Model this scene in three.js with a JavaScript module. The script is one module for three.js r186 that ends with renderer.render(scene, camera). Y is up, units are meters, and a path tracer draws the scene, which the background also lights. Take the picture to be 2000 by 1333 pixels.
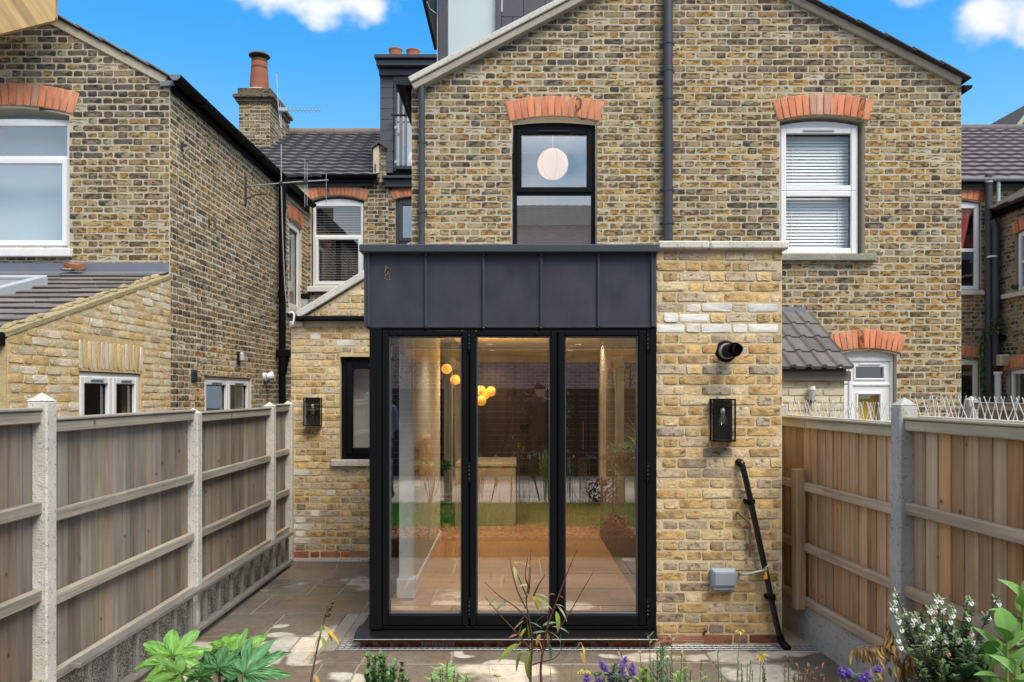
import * as THREE from 'three';
import { MarchingCubes } from 'three/addons/objects/MarchingCubes.js';

// ------------------------------------------------------------------ camera, sky, sun, exposure
const F = 1555, EYE = 1.84, D1 = 5.8, D2 = 8.76, D3 = 14.7;
const scene = new THREE.Scene();
const camera = new THREE.PerspectiveCamera(2 * Math.atan(765 / F) * 180 / Math.PI, 2000 / 1530, 0.05, 400);
camera.setViewOffset(2000, 1530, 0, 0, 2000, 1333);           // a lens shifted upwards, as for architecture
camera.position.set(0, EYE, 0);
camera.lookAt(0, EYE, -10);
const renderer = new THREE.WebGLRenderer({ antialias: true });
renderer.setSize(1024, 682);
renderer.toneMapping = THREE.LinearToneMapping;
const EXPOSURE = 1.0;
renderer.toneMappingExposure = EXPOSURE;
renderer.shadowMap.enabled = true;
renderer.shadowMap.type = THREE.PCFSoftShadowMap;

const { sin, cos, PI, max, min, abs, floor, sqrt, atan2, hypot, exp } = Math;
const clamp = (x, a = 0, b = 1) => max(a, min(b, x));
const lerp = (a, b, t) => a + (b - a) * t;
const sstep = (a, b, x) => { const t = clamp((x - a) / (b - a)); return t * t * (3 - 2 * t); };
function rng(seed) { let s = seed >>> 0; return () => { s = (s + 0x6d2b79f5) | 0; let t = Math.imul(s ^ (s >>> 15), 1 | s); t = (t + Math.imul(t ^ (t >>> 7), 61 | t)) ^ t; return ((t ^ (t >>> 14)) >>> 0) / 4294967296; }; }
const R0 = rng(4711);
const rr = (a, b, r = R0) => a + (b - a) * r();
function h3(x, y, z) { let n = Math.imul(x | 0, 374761393) ^ Math.imul(y | 0, 668265263) ^ Math.imul(z | 0, 1274126177); n = Math.imul(n ^ (n >>> 13), 1274126177); return ((n ^ (n >>> 16)) >>> 0) / 4294967296; }
function noise3(x, y, z) {
  const X = floor(x), Y = floor(y), Z = floor(z); let u = x - X, v = y - Y, w = z - Z;
  u = u * u * (3 - 2 * u); v = v * v * (3 - 2 * v); w = w * w * (3 - 2 * w);
  const l = lerp;
  return l(l(l(h3(X, Y, Z), h3(X + 1, Y, Z), u), l(h3(X, Y + 1, Z), h3(X + 1, Y + 1, Z), u), v), l(l(h3(X, Y, Z + 1), h3(X + 1, Y, Z + 1), u), l(h3(X, Y + 1, Z + 1), h3(X + 1, Y + 1, Z + 1), u), v), w);
}
function fbm3(x, y, z, o = 5) { let s = 0, a = 0.5, t = 0; for (let i = 0; i < o; i++) { s += a * noise3(x, y, z); t += a; x = x * 2.03 + 7.1; y = y * 2.03 + 3.7; z = z * 2.03 + 1.3; a *= 0.5; } return s / t; }
// periodic 2-D noise, period (px, py) cells
function noiseP(x, y, px, py, s) {
  const X = floor(x), Y = floor(y); let u = x - X, v = y - Y; u = u * u * (3 - 2 * u); v = v * v * (3 - 2 * v);
  const m = (a, n) => ((a % n) + n) % n, x0 = m(X, px), x1 = m(X + 1, px), y0 = m(Y, py), y1 = m(Y + 1, py);
  return lerp(lerp(h3(x0, y0, s), h3(x1, y0, s), u), lerp(h3(x0, y1, s), h3(x1, y1, s), u), v);
}
function fbmP(u, v, fx, fy, o, s) { let r = 0, a = 0.5, t = 0; for (let i = 0; i < o; i++) { r += a * noiseP(u * fx, v * fy, fx, fy, s + i * 17); t += a; fx *= 2; fy *= 2; a *= 0.5; } return r / t; }

{ // the sky: blue air that pales towards the horizon, and broken white cloud
  const w = 4096, h = 2048, lw = 1024, lh = 512, data = new Float32Array(w * h * 4), low = new Float32Array(lw * lh * 3);
  const seeds = [[-16.5, 25.9, 6.0, 1.5, 1.35], [-13.8, 24.3, 1.5, 1.3, 0.75], [-10, 25.9, 1.5, 1.5, 0.85], [31.8, 22.3, 2.6, 1.5, 1.5], [33.6, 20.6, 2.1, 1.2, 1.3], [26.8, 23.8, 1.9, 1.0, 0.95], [36, 23, 3, 2, 1.5], [29.5, 24.5, 2.5, 1, 0.8]];
  const stops = [[-5, [0.6, 0.74, 0.88]], [4, [0.62, 0.82, 0.98]], [11, [0.42, 0.73, 1.0]], [17, [0.19, 0.57, 1.0]], [22, [0.085, 0.45, 1.0]], [27, [0.042, 0.38, 0.98]], [60, [0.03, 0.3, 0.86]], [90, [0.03, 0.28, 0.8]]];
  const air = (e) => { let k = 0; while (k < stops.length - 2 && e > stops[k + 1][0]) k++; const t = clamp((e - stops[k][0]) / (stops[k + 1][0] - stops[k][0])); return [0, 1, 2].map((q) => lerp(stops[k][1][q], stops[k + 1][1][q], t)); };
  const look = (az, el, near) => {
    const e = el * 180 / PI, x = cos(az) * cos(el), y = sin(el), z = sin(az) * cos(el), c = air(e); if (y <= 0.01) return c;
    const fine = fbm3(x * 9 + 20, y * 15, z * 9, near ? 7 : 4), big = fbm3(x * 2.6 + 5, y * 4.2 + 2, z * 2.6 + 9, 3), a = atan2(x, -z) * 180 / PI; let dens = 0, boost = 0;
    const lift = 0.34 + sstep(8, 34, e) * 0.2 - 0.5 * sstep(36, 25, e) * sstep(60, 42, abs(a)) - 0.12 * sstep(40, 30, abs(a));
    dens = sstep(0.5, 0.84, 0.55 * fine + 0.6 * big - 0.22 + lift * 0.72);
    if (near) { for (const [sa, se, ra, re, k2] of seeds) boost += k2 * exp(-(((a - sa) / ra) ** 2) - (((e - se) / re) ** 2)); if (boost > 0.05) { const n = (fbm3(x * 26 + 3, y * 40, z * 26, 8) - 0.5) * 2.1 + 0.5; dens = max(dens, sstep(0.08, 0.95, min(boost, 1.35) - 0.95 * n)); } }
    const shade = 0.82 + 0.26 * fbm3(x * 14 + 3, y * 22 + 1, z * 14, near ? 5 : 3); return [lerp(c[0], 1.03 * shade, dens), lerp(c[1], 1.05 * shade, dens), lerp(c[2], 1.09 * shade, dens)];
  };
  for (let j = 0; j < lh; j++) for (let i = 0; i < lw; i++) { const c = look(((i + 0.5) / lw - 0.5) * 2 * PI, ((j + 0.5) / lh - 0.5) * PI, false), o = (j * lw + i) * 3; low[o] = c[0]; low[o + 1] = c[1]; low[o + 2] = c[2]; }
  for (let j = 0; j < h; j++) for (let i = 0; i < w; i++) {
    const el = ((j + 0.5) / h - 0.5) * PI, az = ((i + 0.5) / w - 0.5) * 2 * PI, o = (j * w + i) * 4, e = el * 180 / PI, a = az * 180 / PI + 90; data[o + 3] = 1;
    if (abs(a) < 42 && e > 8 && e < 34) { const c = look(az, el, true); for (let q = 0; q < 3; q++) data[o + q] = c[q] / EXPOSURE; continue; }
    const u = (i + 0.5) / w * lw - 0.5, v = clamp((j + 0.5) / h * lh - 0.5, 0, lh - 1.001), i0 = floor(u), j0 = floor(v), fu = u - i0, fv = v - j0, A = (i0 + lw) % lw, B = (i0 + 1) % lw, p = j0 * lw, r = (j0 + 1) * lw;
    for (let q = 0; q < 3; q++) data[o + q] = lerp(lerp(low[(p + A) * 3 + q], low[(p + B) * 3 + q], fu), lerp(low[(r + A) * 3 + q], low[(r + B) * 3 + q], fu), fv) / EXPOSURE;
  }
  const t = new THREE.DataTexture(data, w, h, THREE.RGBAFormat, THREE.FloatType);
  t.mapping = THREE.EquirectangularReflectionMapping; t.magFilter = t.minFilter = THREE.LinearFilter; t.needsUpdate = true;
  scene.background = t; scene.environment = t;
}
const sun = new THREE.DirectionalLight(new THREE.Color(1, 0.93, 0.8), 4.4);
sun.position.set(6.2, 16.3, 1.4); sun.target.position.set(0, 2, -7); scene.add(sun, sun.target);
sun.castShadow = true; sun.shadow.radius = 62; sun.shadow.mapSize.set(2048, 2048);
Object.assign(sun.shadow.camera, { left: -14, right: 14, top: 14, bottom: -14, near: 0.5, far: 60 });

// ------------------------------------------------------------------ names, things, parts
const taken = new Map();
function numbered(n) { const k = taken.get(n) ?? 0; taken.set(n, k + 1); return k ? n + '_' + String(k).padStart(3, '0') : n; }
function tag(o, label, category, group, kind) { o.userData.label = label; if (category) o.userData.category = category; if (group) o.userData.group = group; if (kind) o.userData.kind = kind; return o; }
function thing(name, label, category, group) { const o = new THREE.Group(); o.name = numbered(name); scene.add(o); return tag(o, label, category, group); }
function grp(name, parent) { const o = new THREE.Group(); o.name = name; parent.add(o); return o; }
function mesh(name, geo, mat, parent) { const o = new THREE.Mesh(geo, mat); o.name = parent ? name : numbered(name); o.castShadow = o.receiveShadow = true; (parent ?? scene).add(o); return o; }
function stuff(o) { o.userData.kind = 'stuff'; return o; }
function structure(o, label) { o.userData.kind = 'structure'; if (label) o.userData.label = label; return o; }
const PX = (px, D) => (px - 1000) * D / F, PY = (py, D) => EYE - (py - 765) * D / F;   // metres of a point that shows at a pixel, D metres away
const at = (px, py, D) => new THREE.Vector3(PX(px, D), PY(py, D), -D);
const V = (x, y, z) => new THREE.Vector3(x, y, z);

// ------------------------------------------------------------------ geometry builder (soup of triangles, uv in metres)
const SWAP = { x: 0, y: 1, z: 2 };
class Geo {
  constructor(col) { this.p = []; this.n = []; this.t = []; this.c = []; this.col = col ?? [1, 1, 1]; this.grain = 'y'; this.off = [0, 0]; }
  uvOf(x, y, z, n) {
    const q = [x, y, z], a = [abs(n[0]), abs(n[1]), abs(n[2])], g = SWAP[this.grain];
    let d = a[0] > a[1] && a[0] > a[2] ? 0 : a[1] > a[2] ? 1 : 2;
    let v = g, u; if (d === g) { u = (d + 1) % 3; v = (d + 2) % 3; } else u = 3 - d - g;
    return [q[u] + this.off[0], q[v] + this.off[1]];
  }
  tri(a, b, c, na, nb, nc, col) {
    if (!na) { const u = [b[0] - a[0], b[1] - a[1], b[2] - a[2]], v = [c[0] - a[0], c[1] - a[1], c[2] - a[2]]; let n = [u[1] * v[2] - u[2] * v[1], u[2] * v[0] - u[0] * v[2], u[0] * v[1] - u[1] * v[0]]; const l = hypot(...n) || 1; n = n.map((q) => q / l); na = nb = nc = n; }
    const k = col ?? this.col;
    for (const [q, n] of [[a, na], [b, nb], [c, nc]]) { this.p.push(q[0], q[1], q[2]); this.n.push(n[0], n[1], n[2]); const w = this.uvOf(q[0], q[1], q[2], na); this.t.push(w[0], w[1]); this.c.push(k[0], k[1], k[2]); }
    return this;
  }
  quad(a, b, c, d, col) { this.tri(a, b, c, null, null, null, col); return this.tri(a, c, d, null, null, null, col); }
  geo(g, m) { // any BufferGeometry, placed by a matrix
    const s = g.index ? g.toNonIndexed() : g, P = s.attributes.position, N = s.attributes.normal, U = s.attributes.uv, v = V(), n = V(), nm = m ? new THREE.Matrix3().getNormalMatrix(m) : null;
    for (let i = 0; i < P.count; i++) {
      v.fromBufferAttribute(P, i); n.fromBufferAttribute(N, i); if (m) { v.applyMatrix4(m); n.applyMatrix3(nm).normalize(); }
      this.p.push(v.x, v.y, v.z); this.n.push(n.x, n.y, n.z);
      const w = this.uvOf(v.x, v.y, v.z, [n.x, n.y, n.z]); this.t.push(w[0], w[1]); this.c.push(...this.col);
    }
    return this;
  }
  // chamfered box, centre, size, chamfer, optional Euler turn
  box(cx, cy, cz, w, h, d, c = 0.003, rx = 0, ry = 0, rz = 0) {
    const X = w / 2, Y = h / 2, Z = d / 2; c = min(c, X * 0.9, Y * 0.9, Z * 0.9);
    const e = (rx || ry || rz) ? new THREE.Matrix4().makeRotationFromEuler(new THREE.Euler(rx, ry, rz)) : null, v = V();
    const T = (x, y, z) => { v.set(x, y, z); if (e) v.applyMatrix4(e); return [v.x + cx, v.y + cy, v.z + cz]; };
    const P = (sx, sy, sz, ax) => T(sx * (ax === 0 ? X : X - c), sy * (ax === 1 ? Y : Y - c), sz * (ax === 2 ? Z : Z - c));
    const out = (a, b, d) => { const u = [b[0] - a[0], b[1] - a[1], b[2] - a[2]], w = [d[0] - a[0], d[1] - a[1], d[2] - a[2]]; return (u[1] * w[2] - u[2] * w[1]) * (a[0] + b[0] + d[0] - 3 * cx) + (u[2] * w[0] - u[0] * w[2]) * (a[1] + b[1] + d[1] - 3 * cy) + (u[0] * w[1] - u[1] * w[0]) * (a[2] + b[2] + d[2] - 3 * cz) > 0; };
    const q = (a, b, cc, dd) => out(a, b, dd) ? this.quad(a, b, cc, dd) : this.quad(dd, cc, b, a);
    for (const s of [-1, 1]) {
      q(P(s, -1, 1, 0), P(s, -1, -1, 0), P(s, 1, -1, 0), P(s, 1, 1, 0), s < 0);
      q(P(-1, s, 1, 1), P(1, s, 1, 1), P(1, s, -1, 1), P(-1, s, -1, 1), s < 0);
      q(P(-1, -1, s, 2), P(1, -1, s, 2), P(1, 1, s, 2), P(-1, 1, s, 2), s < 0);
    }
    if (c > 0) {
      for (const a of [-1, 1]) for (const b of [-1, 1]) {
        q(P(a, b, -1, 0), P(a, b, -1, 1), P(a, b, 1, 1), P(a, b, 1, 0), a * b > 0 ? true : false);
        q(P(-1, a, b, 1), P(-1, a, b, 2), P(1, a, b, 2), P(1, a, b, 1), a * b > 0 ? true : false);
        q(P(a, -1, b, 2), P(a, -1, b, 0), P(a, 1, b, 0), P(a, 1, b, 2), a * b > 0 ? true : false);
        for (const d2 of [-1, 1]) { const A = P(a, b, d2, 0), B = P(a, b, d2, 1), C = P(a, b, d2, 2); if (out(A, B, C)) this.tri(A, B, C); else this.tri(C, B, A); }
      }
    }
    return this;
  }
  // box between two corners
  bx(x0, x1, y0, y1, z0, z1, c = 0.003) { return this.box((x0 + x1) / 2, (y0 + y1) / 2, (z0 + z1) / 2, abs(x1 - x0), abs(y1 - y0), abs(z1 - z0), c); }
  // round bar through points (array of Vector3), radius or radius function
  tube(pts, r, n = 8, caps = true) {
    const R = typeof r === 'function' ? r : () => r, m = pts.length, rings = [];
    let up = V(0, 1, 0); const t = V(), s = V(), u = V();
    for (let i = 0; i < m; i++) {
      t.copy(pts[min(i + 1, m - 1)]).sub(pts[max(i - 1, 0)]).normalize();
      if (i === 0 && abs(t.y) > 0.9) up.set(0, 0, 1);
      s.crossVectors(t, up).normalize(); u.crossVectors(s, t).normalize(); up.copy(u);
      const k = R(i / (m - 1)), ring = [];
      for (let j = 0; j < n; j++) { const a = j / n * 2 * PI, nn = [cos(a) * s.x + sin(a) * u.x, cos(a) * s.y + sin(a) * u.y, cos(a) * s.z + sin(a) * u.z]; ring.push([[pts[i].x + nn[0] * k, pts[i].y + nn[1] * k, pts[i].z + nn[2] * k], nn]); }
      rings.push(ring);
    }
    for (let i = 0; i < m - 1; i++) for (let j = 0; j < n; j++) {
      const a = rings[i][j], b = rings[i][(j + 1) % n], c = rings[i + 1][(j + 1) % n], d = rings[i + 1][j];
      this.tri(a[0], c[0], b[0], a[1], c[1], b[1]); this.tri(a[0], d[0], c[0], a[1], d[1], c[1]);
    }
    if (caps) for (const [ring, sg] of [[rings[0], -1], [rings[m - 1], 1]]) for (let j = 1; j < n - 1; j++) sg < 0 ? this.tri(ring[0][0], ring[j][0], ring[j + 1][0]) : this.tri(ring[0][0], ring[j + 1][0], ring[j][0]);
    return this;
  }
  cyl(a, b, r0, r1 = r0, n = 12) { return this.tube([a, b], (t) => lerp(r0, r1, t), n); }
  // polygon [[x,y]...] (counter-clockwise) pulled from z0 to z1
  prism(poly, z0, z1, holes = []) {
    const sh = new THREE.Shape(poly.map((q) => new THREE.Vector2(q[0], q[1])));
    for (const hh of holes) sh.holes.push(new THREE.Path(hh.map((q) => new THREE.Vector2(q[0], q[1]))));
    return this.geo(new THREE.ExtrudeGeometry(sh, { depth: z1 - z0, bevelEnabled: false, curveSegments: 6 }), new THREE.Matrix4().makeTranslation(0, 0, z0));
  }
  lathe(prof, x, y, z, n = 20, m4) { const g = new THREE.LatheGeometry(prof.map((q) => new THREE.Vector2(q[0], q[1])), n); const m = new THREE.Matrix4().makeTranslation(x, y, z); if (m4) m.multiply(m4); return this.geo(g, m); }
  get empty() { return !this.p.length; }
  make() {
    const g = new THREE.BufferGeometry();
    g.setAttribute('position', new THREE.Float32BufferAttribute(this.p, 3)); g.setAttribute('normal', new THREE.Float32BufferAttribute(this.n, 3));
    g.setAttribute('uv', new THREE.Float32BufferAttribute(this.t, 2)); g.setAttribute('color', new THREE.Float32BufferAttribute(this.c, 3));
    return g;
  }
}
const N = (col) => new Geo(col);
const add = (name, g, mat, parent) => mesh(name, g.make(), mat, parent);

// ------------------------------------------------------------------ textures and materials
const toS = (x) => x <= 0.0031308 ? 12.92 * x : 1.055 * Math.pow(x, 1 / 2.4) - 0.055;
function colorTex(w, h, fn, size = 1) { // fn(u, v) -> linear rgb; one repeat covers `size` metres (number or [x, y])
  const d = new Uint8Array(w * h * 4);
  for (let j = 0; j < h; j++) for (let i = 0; i < w; i++) { const c = fn((i + 0.5) / w, (j + 0.5) / h), o = (j * w + i) * 4; for (let k = 0; k < 3; k++) d[o + k] = clamp(toS(clamp(c[k]))) * 255; d[o + 3] = 255; }
  return finish(new THREE.DataTexture(d, w, h), size, true);
}
function grayTex(w, h, fn, size = 1) { const d = new Uint8Array(w * h * 4); for (let j = 0; j < h; j++) for (let i = 0; i < w; i++) { const c = clamp(fn((i + 0.5) / w, (j + 0.5) / h)) * 255, o = (j * w + i) * 4; d[o] = d[o + 1] = d[o + 2] = c; d[o + 3] = 255; } return finish(new THREE.DataTexture(d, w, h), size, false); }
function finish(t, size, srgb) { const [a, b] = [].concat(size, size); t.wrapS = t.wrapT = THREE.RepeatWrapping; t.repeat.set(1 / a, 1 / b); t.magFilter = THREE.LinearFilter; t.minFilter = THREE.LinearMipmapLinearFilter; t.generateMipmaps = true; if (srgb) t.colorSpace = THREE.SRGBColorSpace; t.needsUpdate = true; return t; }
const mix3 = (a, b, t) => [lerp(a[0], b[0], t), lerp(a[1], b[1], t), lerp(a[2], b[2], t)];
const S = (c, o = {}) => { const [r, g, b] = [].concat(c).length === 3 ? c : [c, c, c]; return new THREE.MeshStandardMaterial({ color: new THREE.Color().setRGB(r, g, b), roughness: 0.8, metalness: 0, ...o }); };

const T = {};
T.brick = colorTex(1024, 1024, (u, v) => {
  const a = fbmP(u, v, 8, 18, 5, 11), b = fbmP(u, v, 24, 44, 4, 31), f = fbmP(u, v, 128, 128, 2, 51), g = fbmP(u, v, 12, 24, 4, 71);
  let c = mix3([1.0, 0.97, 0.9], [0.3, 0.265, 0.23], sstep(0.47, 0.6, a * 0.5 + b * 0.5) * 0.9);
  c = mix3(c, [1.0, 0.72, 0.33], sstep(0.53, 0.64, g) * 0.62);
  const pit = sstep(0.62, 0.74, b) * 0.5, k = (0.86 + 0.55 * (f - 0.5)) * (1 - pit);
  return c.map((x) => x * k);
});
T.brickBump = grayTex(1024, 1024, (u, v) => 0.5 + 0.5 * (fbmP(u, v, 40, 60, 4, 5) - 0.5) + 0.45 * (fbmP(u, v, 150, 150, 2, 9) - 0.5) - 0.5 * sstep(0.64, 0.78, fbmP(u, v, 24, 44, 3, 31)));
T.mortar = colorTex(512, 512, (u, v) => { const a = fbmP(u, v, 4, 4, 5, 3), b = fbmP(u, v, 128, 128, 2, 13); const k = 0.66 + 0.36 * a + 0.34 * (b - 0.5); return [k, k * 0.985, k * 0.96]; }, 0.9);
T.grit = grayTex(512, 512, (u, v) => 0.5 * fbmP(u, v, 24, 24, 3, 23) + 0.6 * fbmP(u, v, 170, 170, 2, 29), 0.6);
T.concrete = colorTex(512, 512, (u, v) => { const a = fbmP(u, v, 3, 3, 5, 43), b = fbmP(u, v, 120, 120, 2, 47), p = sstep(0.66, 0.74, fbmP(u, v, 34, 34, 3, 49)); const k = (0.66 + 0.4 * a + 0.25 * (b - 0.5)) * (1 - 0.35 * p); return [k, k * 0.985, k * 0.95]; }, 0.5);
T.aggregate = colorTex(512, 512, (u, v) => { const a = fbmP(u, v, 60, 60, 3, 61), b = fbmP(u, v, 5, 5, 4, 63), k = 0.25 + 0.75 * sstep(0.36, 0.64, a); return [k, k * 0.98, k * 0.94].map((x) => x * (0.7 + 0.5 * b)); }, 0.35);
T.wood = colorTex(512, 1024, (u, v) => {
  let kn = 0, du = 0;
  for (const [ku, kv, r] of [[0.13, 0.22, 0.012], [0.37, 0.61, 0.014], [0.62, 0.34, 0.011], [0.83, 0.8, 0.015], [0.5, 0.07, 0.01], [0.24, 0.86, 0.01], [0.92, 0.47, 0.012], [0.7, 0.95, 0.009]]) { const dx = u - ku, dy = (v - kv) * 2.2, d = sqrt(dx * dx + dy * dy * 0.6); kn = max(kn, exp(-((d / r) ** 2))); du += r * 0.9 * exp(-((d / (r * 3)) ** 2)) * Math.sign(dx); }
  const g = fbmP(u + du + 1, v, 90, 3, 4, 81), w = fbmP(u + du + 1, v, 20, 2, 4, 87), st = fbmP(u, v, 9, 6, 5, 91), drip = fbmP(u, v, 40, 3, 4, 95);
  let k = 0.62 + 0.42 * g + 0.3 * (w - 0.5); k *= 1 - 0.82 * kn; k *= 0.76 + 0.46 * st; k *= 1 - 0.24 * sstep(0.58, 0.74, drip);
  return [k, k * lerp(0.955, 0.995, st), k * lerp(0.9, 1.0, st)];
}, [1, 1.5]);
T.woodBump = grayTex(512, 512, (u, v) => 0.6 * fbmP(u, v, 110, 3, 3, 81) + 0.4 * fbmP(u, v, 24, 2, 3, 87), [1, 1.5]);
T.soft = colorTex(256, 256, (u, v) => { const k = 0.84 + 0.2 * fbmP(u, v, 5, 5, 5, 101) + 0.08 * (fbmP(u, v, 90, 90, 1, 103) - 0.5); return [k, k, k]; }, 0.8);
T.softRough = grayTex(256, 256, (u, v) => 0.35 + 0.5 * fbmP(u, v, 6, 6, 5, 105), 0.9);
T.tile = colorTex(512, 512, (u, v) => { const a = fbmP(u, v, 6, 6, 4, 111), b = fbmP(u, v, 140, 140, 2, 113), l = sstep(0.62, 0.72, fbmP(u, v, 30, 30, 3, 117)); const k = 0.62 + 0.4 * a + 0.3 * (b - 0.5); return mix3([k, k * 0.97, k * 0.97], [0.85, 0.85, 0.74], l * 0.25); }, 0.7);
T.floor = colorTex(512, 256, (u, v) => { const g = fbmP(u, v, 3, 60, 4, 121), w = fbmP(u, v, 2, 9, 4, 123); const k = 0.6 + 0.45 * g + 0.3 * (w - 0.5); return [k, k * 0.95, k * 0.88]; }, [1.6, 0.5]);

const M = {};
const brickMat = (o = {}) => S(1, { map: T.brick, bumpMap: T.brickBump, bumpScale: 0.004, roughness: 0.92, vertexColors: true, ...o });
M.brick = brickMat();
M.brickPlain = S(1, { map: T.soft, bumpMap: T.brickBump, bumpScale: 0.002, roughness: 0.9, vertexColors: true });
T.brick2 = colorTex(512, 512, (u, v) => {
  const a = fbmP(u, v, 8, 16, 5, 211), b = fbmP(u, v, 26, 40, 4, 231), f = fbmP(u, v, 100, 100, 2, 251), g = fbmP(u, v, 9, 16, 4, 271);
  let c = mix3([1.0, 0.985, 0.95], [0.62, 0.54, 0.46], sstep(0.5, 0.68, a * 0.6 + b * 0.4) * 0.8); c = mix3(c, [1.0, 0.82, 0.52], sstep(0.5, 0.66, g) * 0.5);
  const k = (0.88 + 0.4 * (f - 0.5)) * (1 - sstep(0.66, 0.76, b) * 0.5); return c.map((x) => x * k);
});
M.brickNew = S(1, { map: T.brick2, bumpMap: T.brickBump, bumpScale: 0.004, roughness: 0.92, vertexColors: true });
M.brickPale = S(1, { map: T.mortar, bumpMap: T.brickBump, bumpScale: 0.004, roughness: 0.92, vertexColors: true });
M.mortar = S([0.66, 0.58, 0.44], { map: T.mortar, bumpMap: T.grit, bumpScale: 0.004, roughness: 0.95 });
M.mortarSide = S([0.82, 0.75, 0.61], { map: T.mortar, bumpMap: T.grit, bumpScale: 0.003, roughness: 0.95 });
M.mortarGrey = S([0.6, 0.545, 0.425], { map: T.mortar, bumpMap: T.grit, bumpScale: 0.004, roughness: 0.95 });
M.mortarNew = S([0.78, 0.63, 0.41], { map: T.mortar, bumpMap: T.grit, bumpScale: 0.003, roughness: 0.95 });
M.mortarPale = S([0.82, 0.62, 0.34], { map: T.mortar, bumpMap: T.grit, bumpScale: 0.004, roughness: 0.95 });
M.mortarDark = S([0.44, 0.38, 0.29], { map: T.mortar, bumpMap: T.grit, bumpScale: 0.004, roughness: 0.95 });
M.render = S([0.72, 0.66, 0.5], { map: T.mortar, bumpMap: T.grit, bumpScale: 0.003, roughness: 0.95 });
M.concrete = S([0.66, 0.66, 0.64], { map: T.concrete, bumpMap: T.grit, bumpScale: 0.004, roughness: 0.92 });
M.concreteGrey = S([0.52, 0.53, 0.54], { map: T.concrete, bumpMap: T.grit, bumpScale: 0.004, roughness: 0.92 });
M.aggregate = S([0.5, 0.49, 0.46], { map: T.aggregate, bumpMap: T.grit, bumpScale: 0.008, roughness: 0.95 });
M.stone = S([0.72, 0.7, 0.65], { map: T.concrete, bumpMap: T.grit, bumpScale: 0.002, roughness: 0.9 });
M.wood = S(1, { map: T.wood, bumpMap: T.woodBump, bumpScale: 0.003, roughness: 0.85, vertexColors: true });
T.zinc = colorTex(512, 512, (u, v) => { const a = fbmP(u, v, 3, 3, 5, 401), st = fbmP(u, v, 40, 2, 4, 403), sp = sstep(0.7, 0.76, fbmP(u, v, 60, 60, 2, 407)); const k = 0.72 + 0.34 * a + 0.16 * (st - 0.5) + 0.25 * sp; return [k, k, k]; }, 1.3);
M.zinc = S([0.05, 0.058, 0.074], { map: T.zinc, roughnessMap: T.softRough, roughness: 0.75, metalness: 0.25 });
M.zincTrim = S([0.062, 0.073, 0.095], { map: T.soft, roughness: 0.45, metalness: 0.3 });
const dull = (c, o) => { const m = new THREE.MeshPhysicalMaterial({ color: new THREE.Color().setRGB(...c), ...o }); return m; };
M.black = dull([0.0065, 0.0072, 0.009], { map: T.soft, roughness: 0.55, specularIntensity: 0.2 });
M.blackGloss = S([0.008, 0.008, 0.009], { roughness: 0.3 });
M.gunmetal = S([0.05, 0.056, 0.07], { map: T.soft, roughness: 0.4 });
M.slate = S([0.078, 0.085, 0.112], { map: T.soft, roughness: 0.6 });
M.upvc = S([0.8, 0.81, 0.83], { roughness: 0.32 });
M.upvcGrey = S([0.42, 0.46, 0.52], { roughness: 0.5 });
M.whitePaint = S([0.8, 0.8, 0.8], { map: T.soft, roughness: 0.6 });
M.lead = S([0.2, 0.225, 0.275], { map: T.soft, roughness: 0.55, metalness: 0.3 });
M.tileGrey = S([0.165, 0.155, 0.155], { map: T.tile, bumpMap: T.grit, bumpScale: 0.002, roughness: 0.85 });
M.tileBlue = S([0.17, 0.168, 0.182], { map: T.tile, bumpMap: T.grit, bumpScale: 0.002, roughness: 0.6 });
M.tileBrown = S([0.115, 0.1, 0.088], { map: T.tile, bumpMap: T.grit, bumpScale: 0.003, roughness: 0.9 });
M.terracotta = S([0.36, 0.125, 0.07], { map: T.mortar, bumpMap: T.grit, bumpScale: 0.002, roughness: 0.8 });
M.steel = S([0.5, 0.51, 0.53], { roughness: 0.4, metalness: 0.75 });
M.alu = S([0.42, 0.42, 0.42], { map: T.concrete, roughness: 0.45, metalness: 0.6 });
M.galv = S([0.5, 0.52, 0.56], { roughness: 0.45, metalness: 0.6 });
M.rust = S([0.12, 0.07, 0.045], { map: T.mortar, roughness: 0.9 });
M.brass = S([0.45, 0.36, 0.18], { roughness: 0.35, metalness: 0.8 });
M.copper = S([0.24, 0.14, 0.1], { map: T.mortar, roughness: 0.6, metalness: 0.4 });
M.dark = S([0.012, 0.012, 0.012], { roughness: 0.9 });
M.room = S([0.16, 0.17, 0.19], { roughness: 0.9 });
M.roomBlue = S([0.34, 0.38, 0.46], { roughness: 0.9 });
M.slat = S([0.84, 0.87, 0.88], { roughness: 0.5 });
M.slatDark = S([0.3, 0.3, 0.31], { roughness: 0.5 });
M.vcol = S(1, { roughness: 0.75, vertexColors: true });
M.leaf = new THREE.MeshPhysicalMaterial({ color: 0xffffff, roughness: 0.85, transmission: 0.3, thickness: 0, side: THREE.DoubleSide, vertexColors: true });
M.leafGloss = S(1, { roughness: 0.42, vertexColors: true, side: THREE.DoubleSide });
const pane = (ior, tint = 1) => new THREE.MeshPhysicalMaterial({ color: new THREE.Color().setRGB(0.96 * tint, 0.98 * tint, 0.98 * tint), roughness: 0.0, metalness: 0, transmission: 1, thickness: 0, ior });
M.glass = pane(2.3); M.glassSky = pane(4.4, 0.9); M.glassDoor = pane(5.3, 0.95); M.glassMid = pane(2.9); M.glassLow = pane(1.55);
M.lampGlass = pane(1.5);

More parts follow.
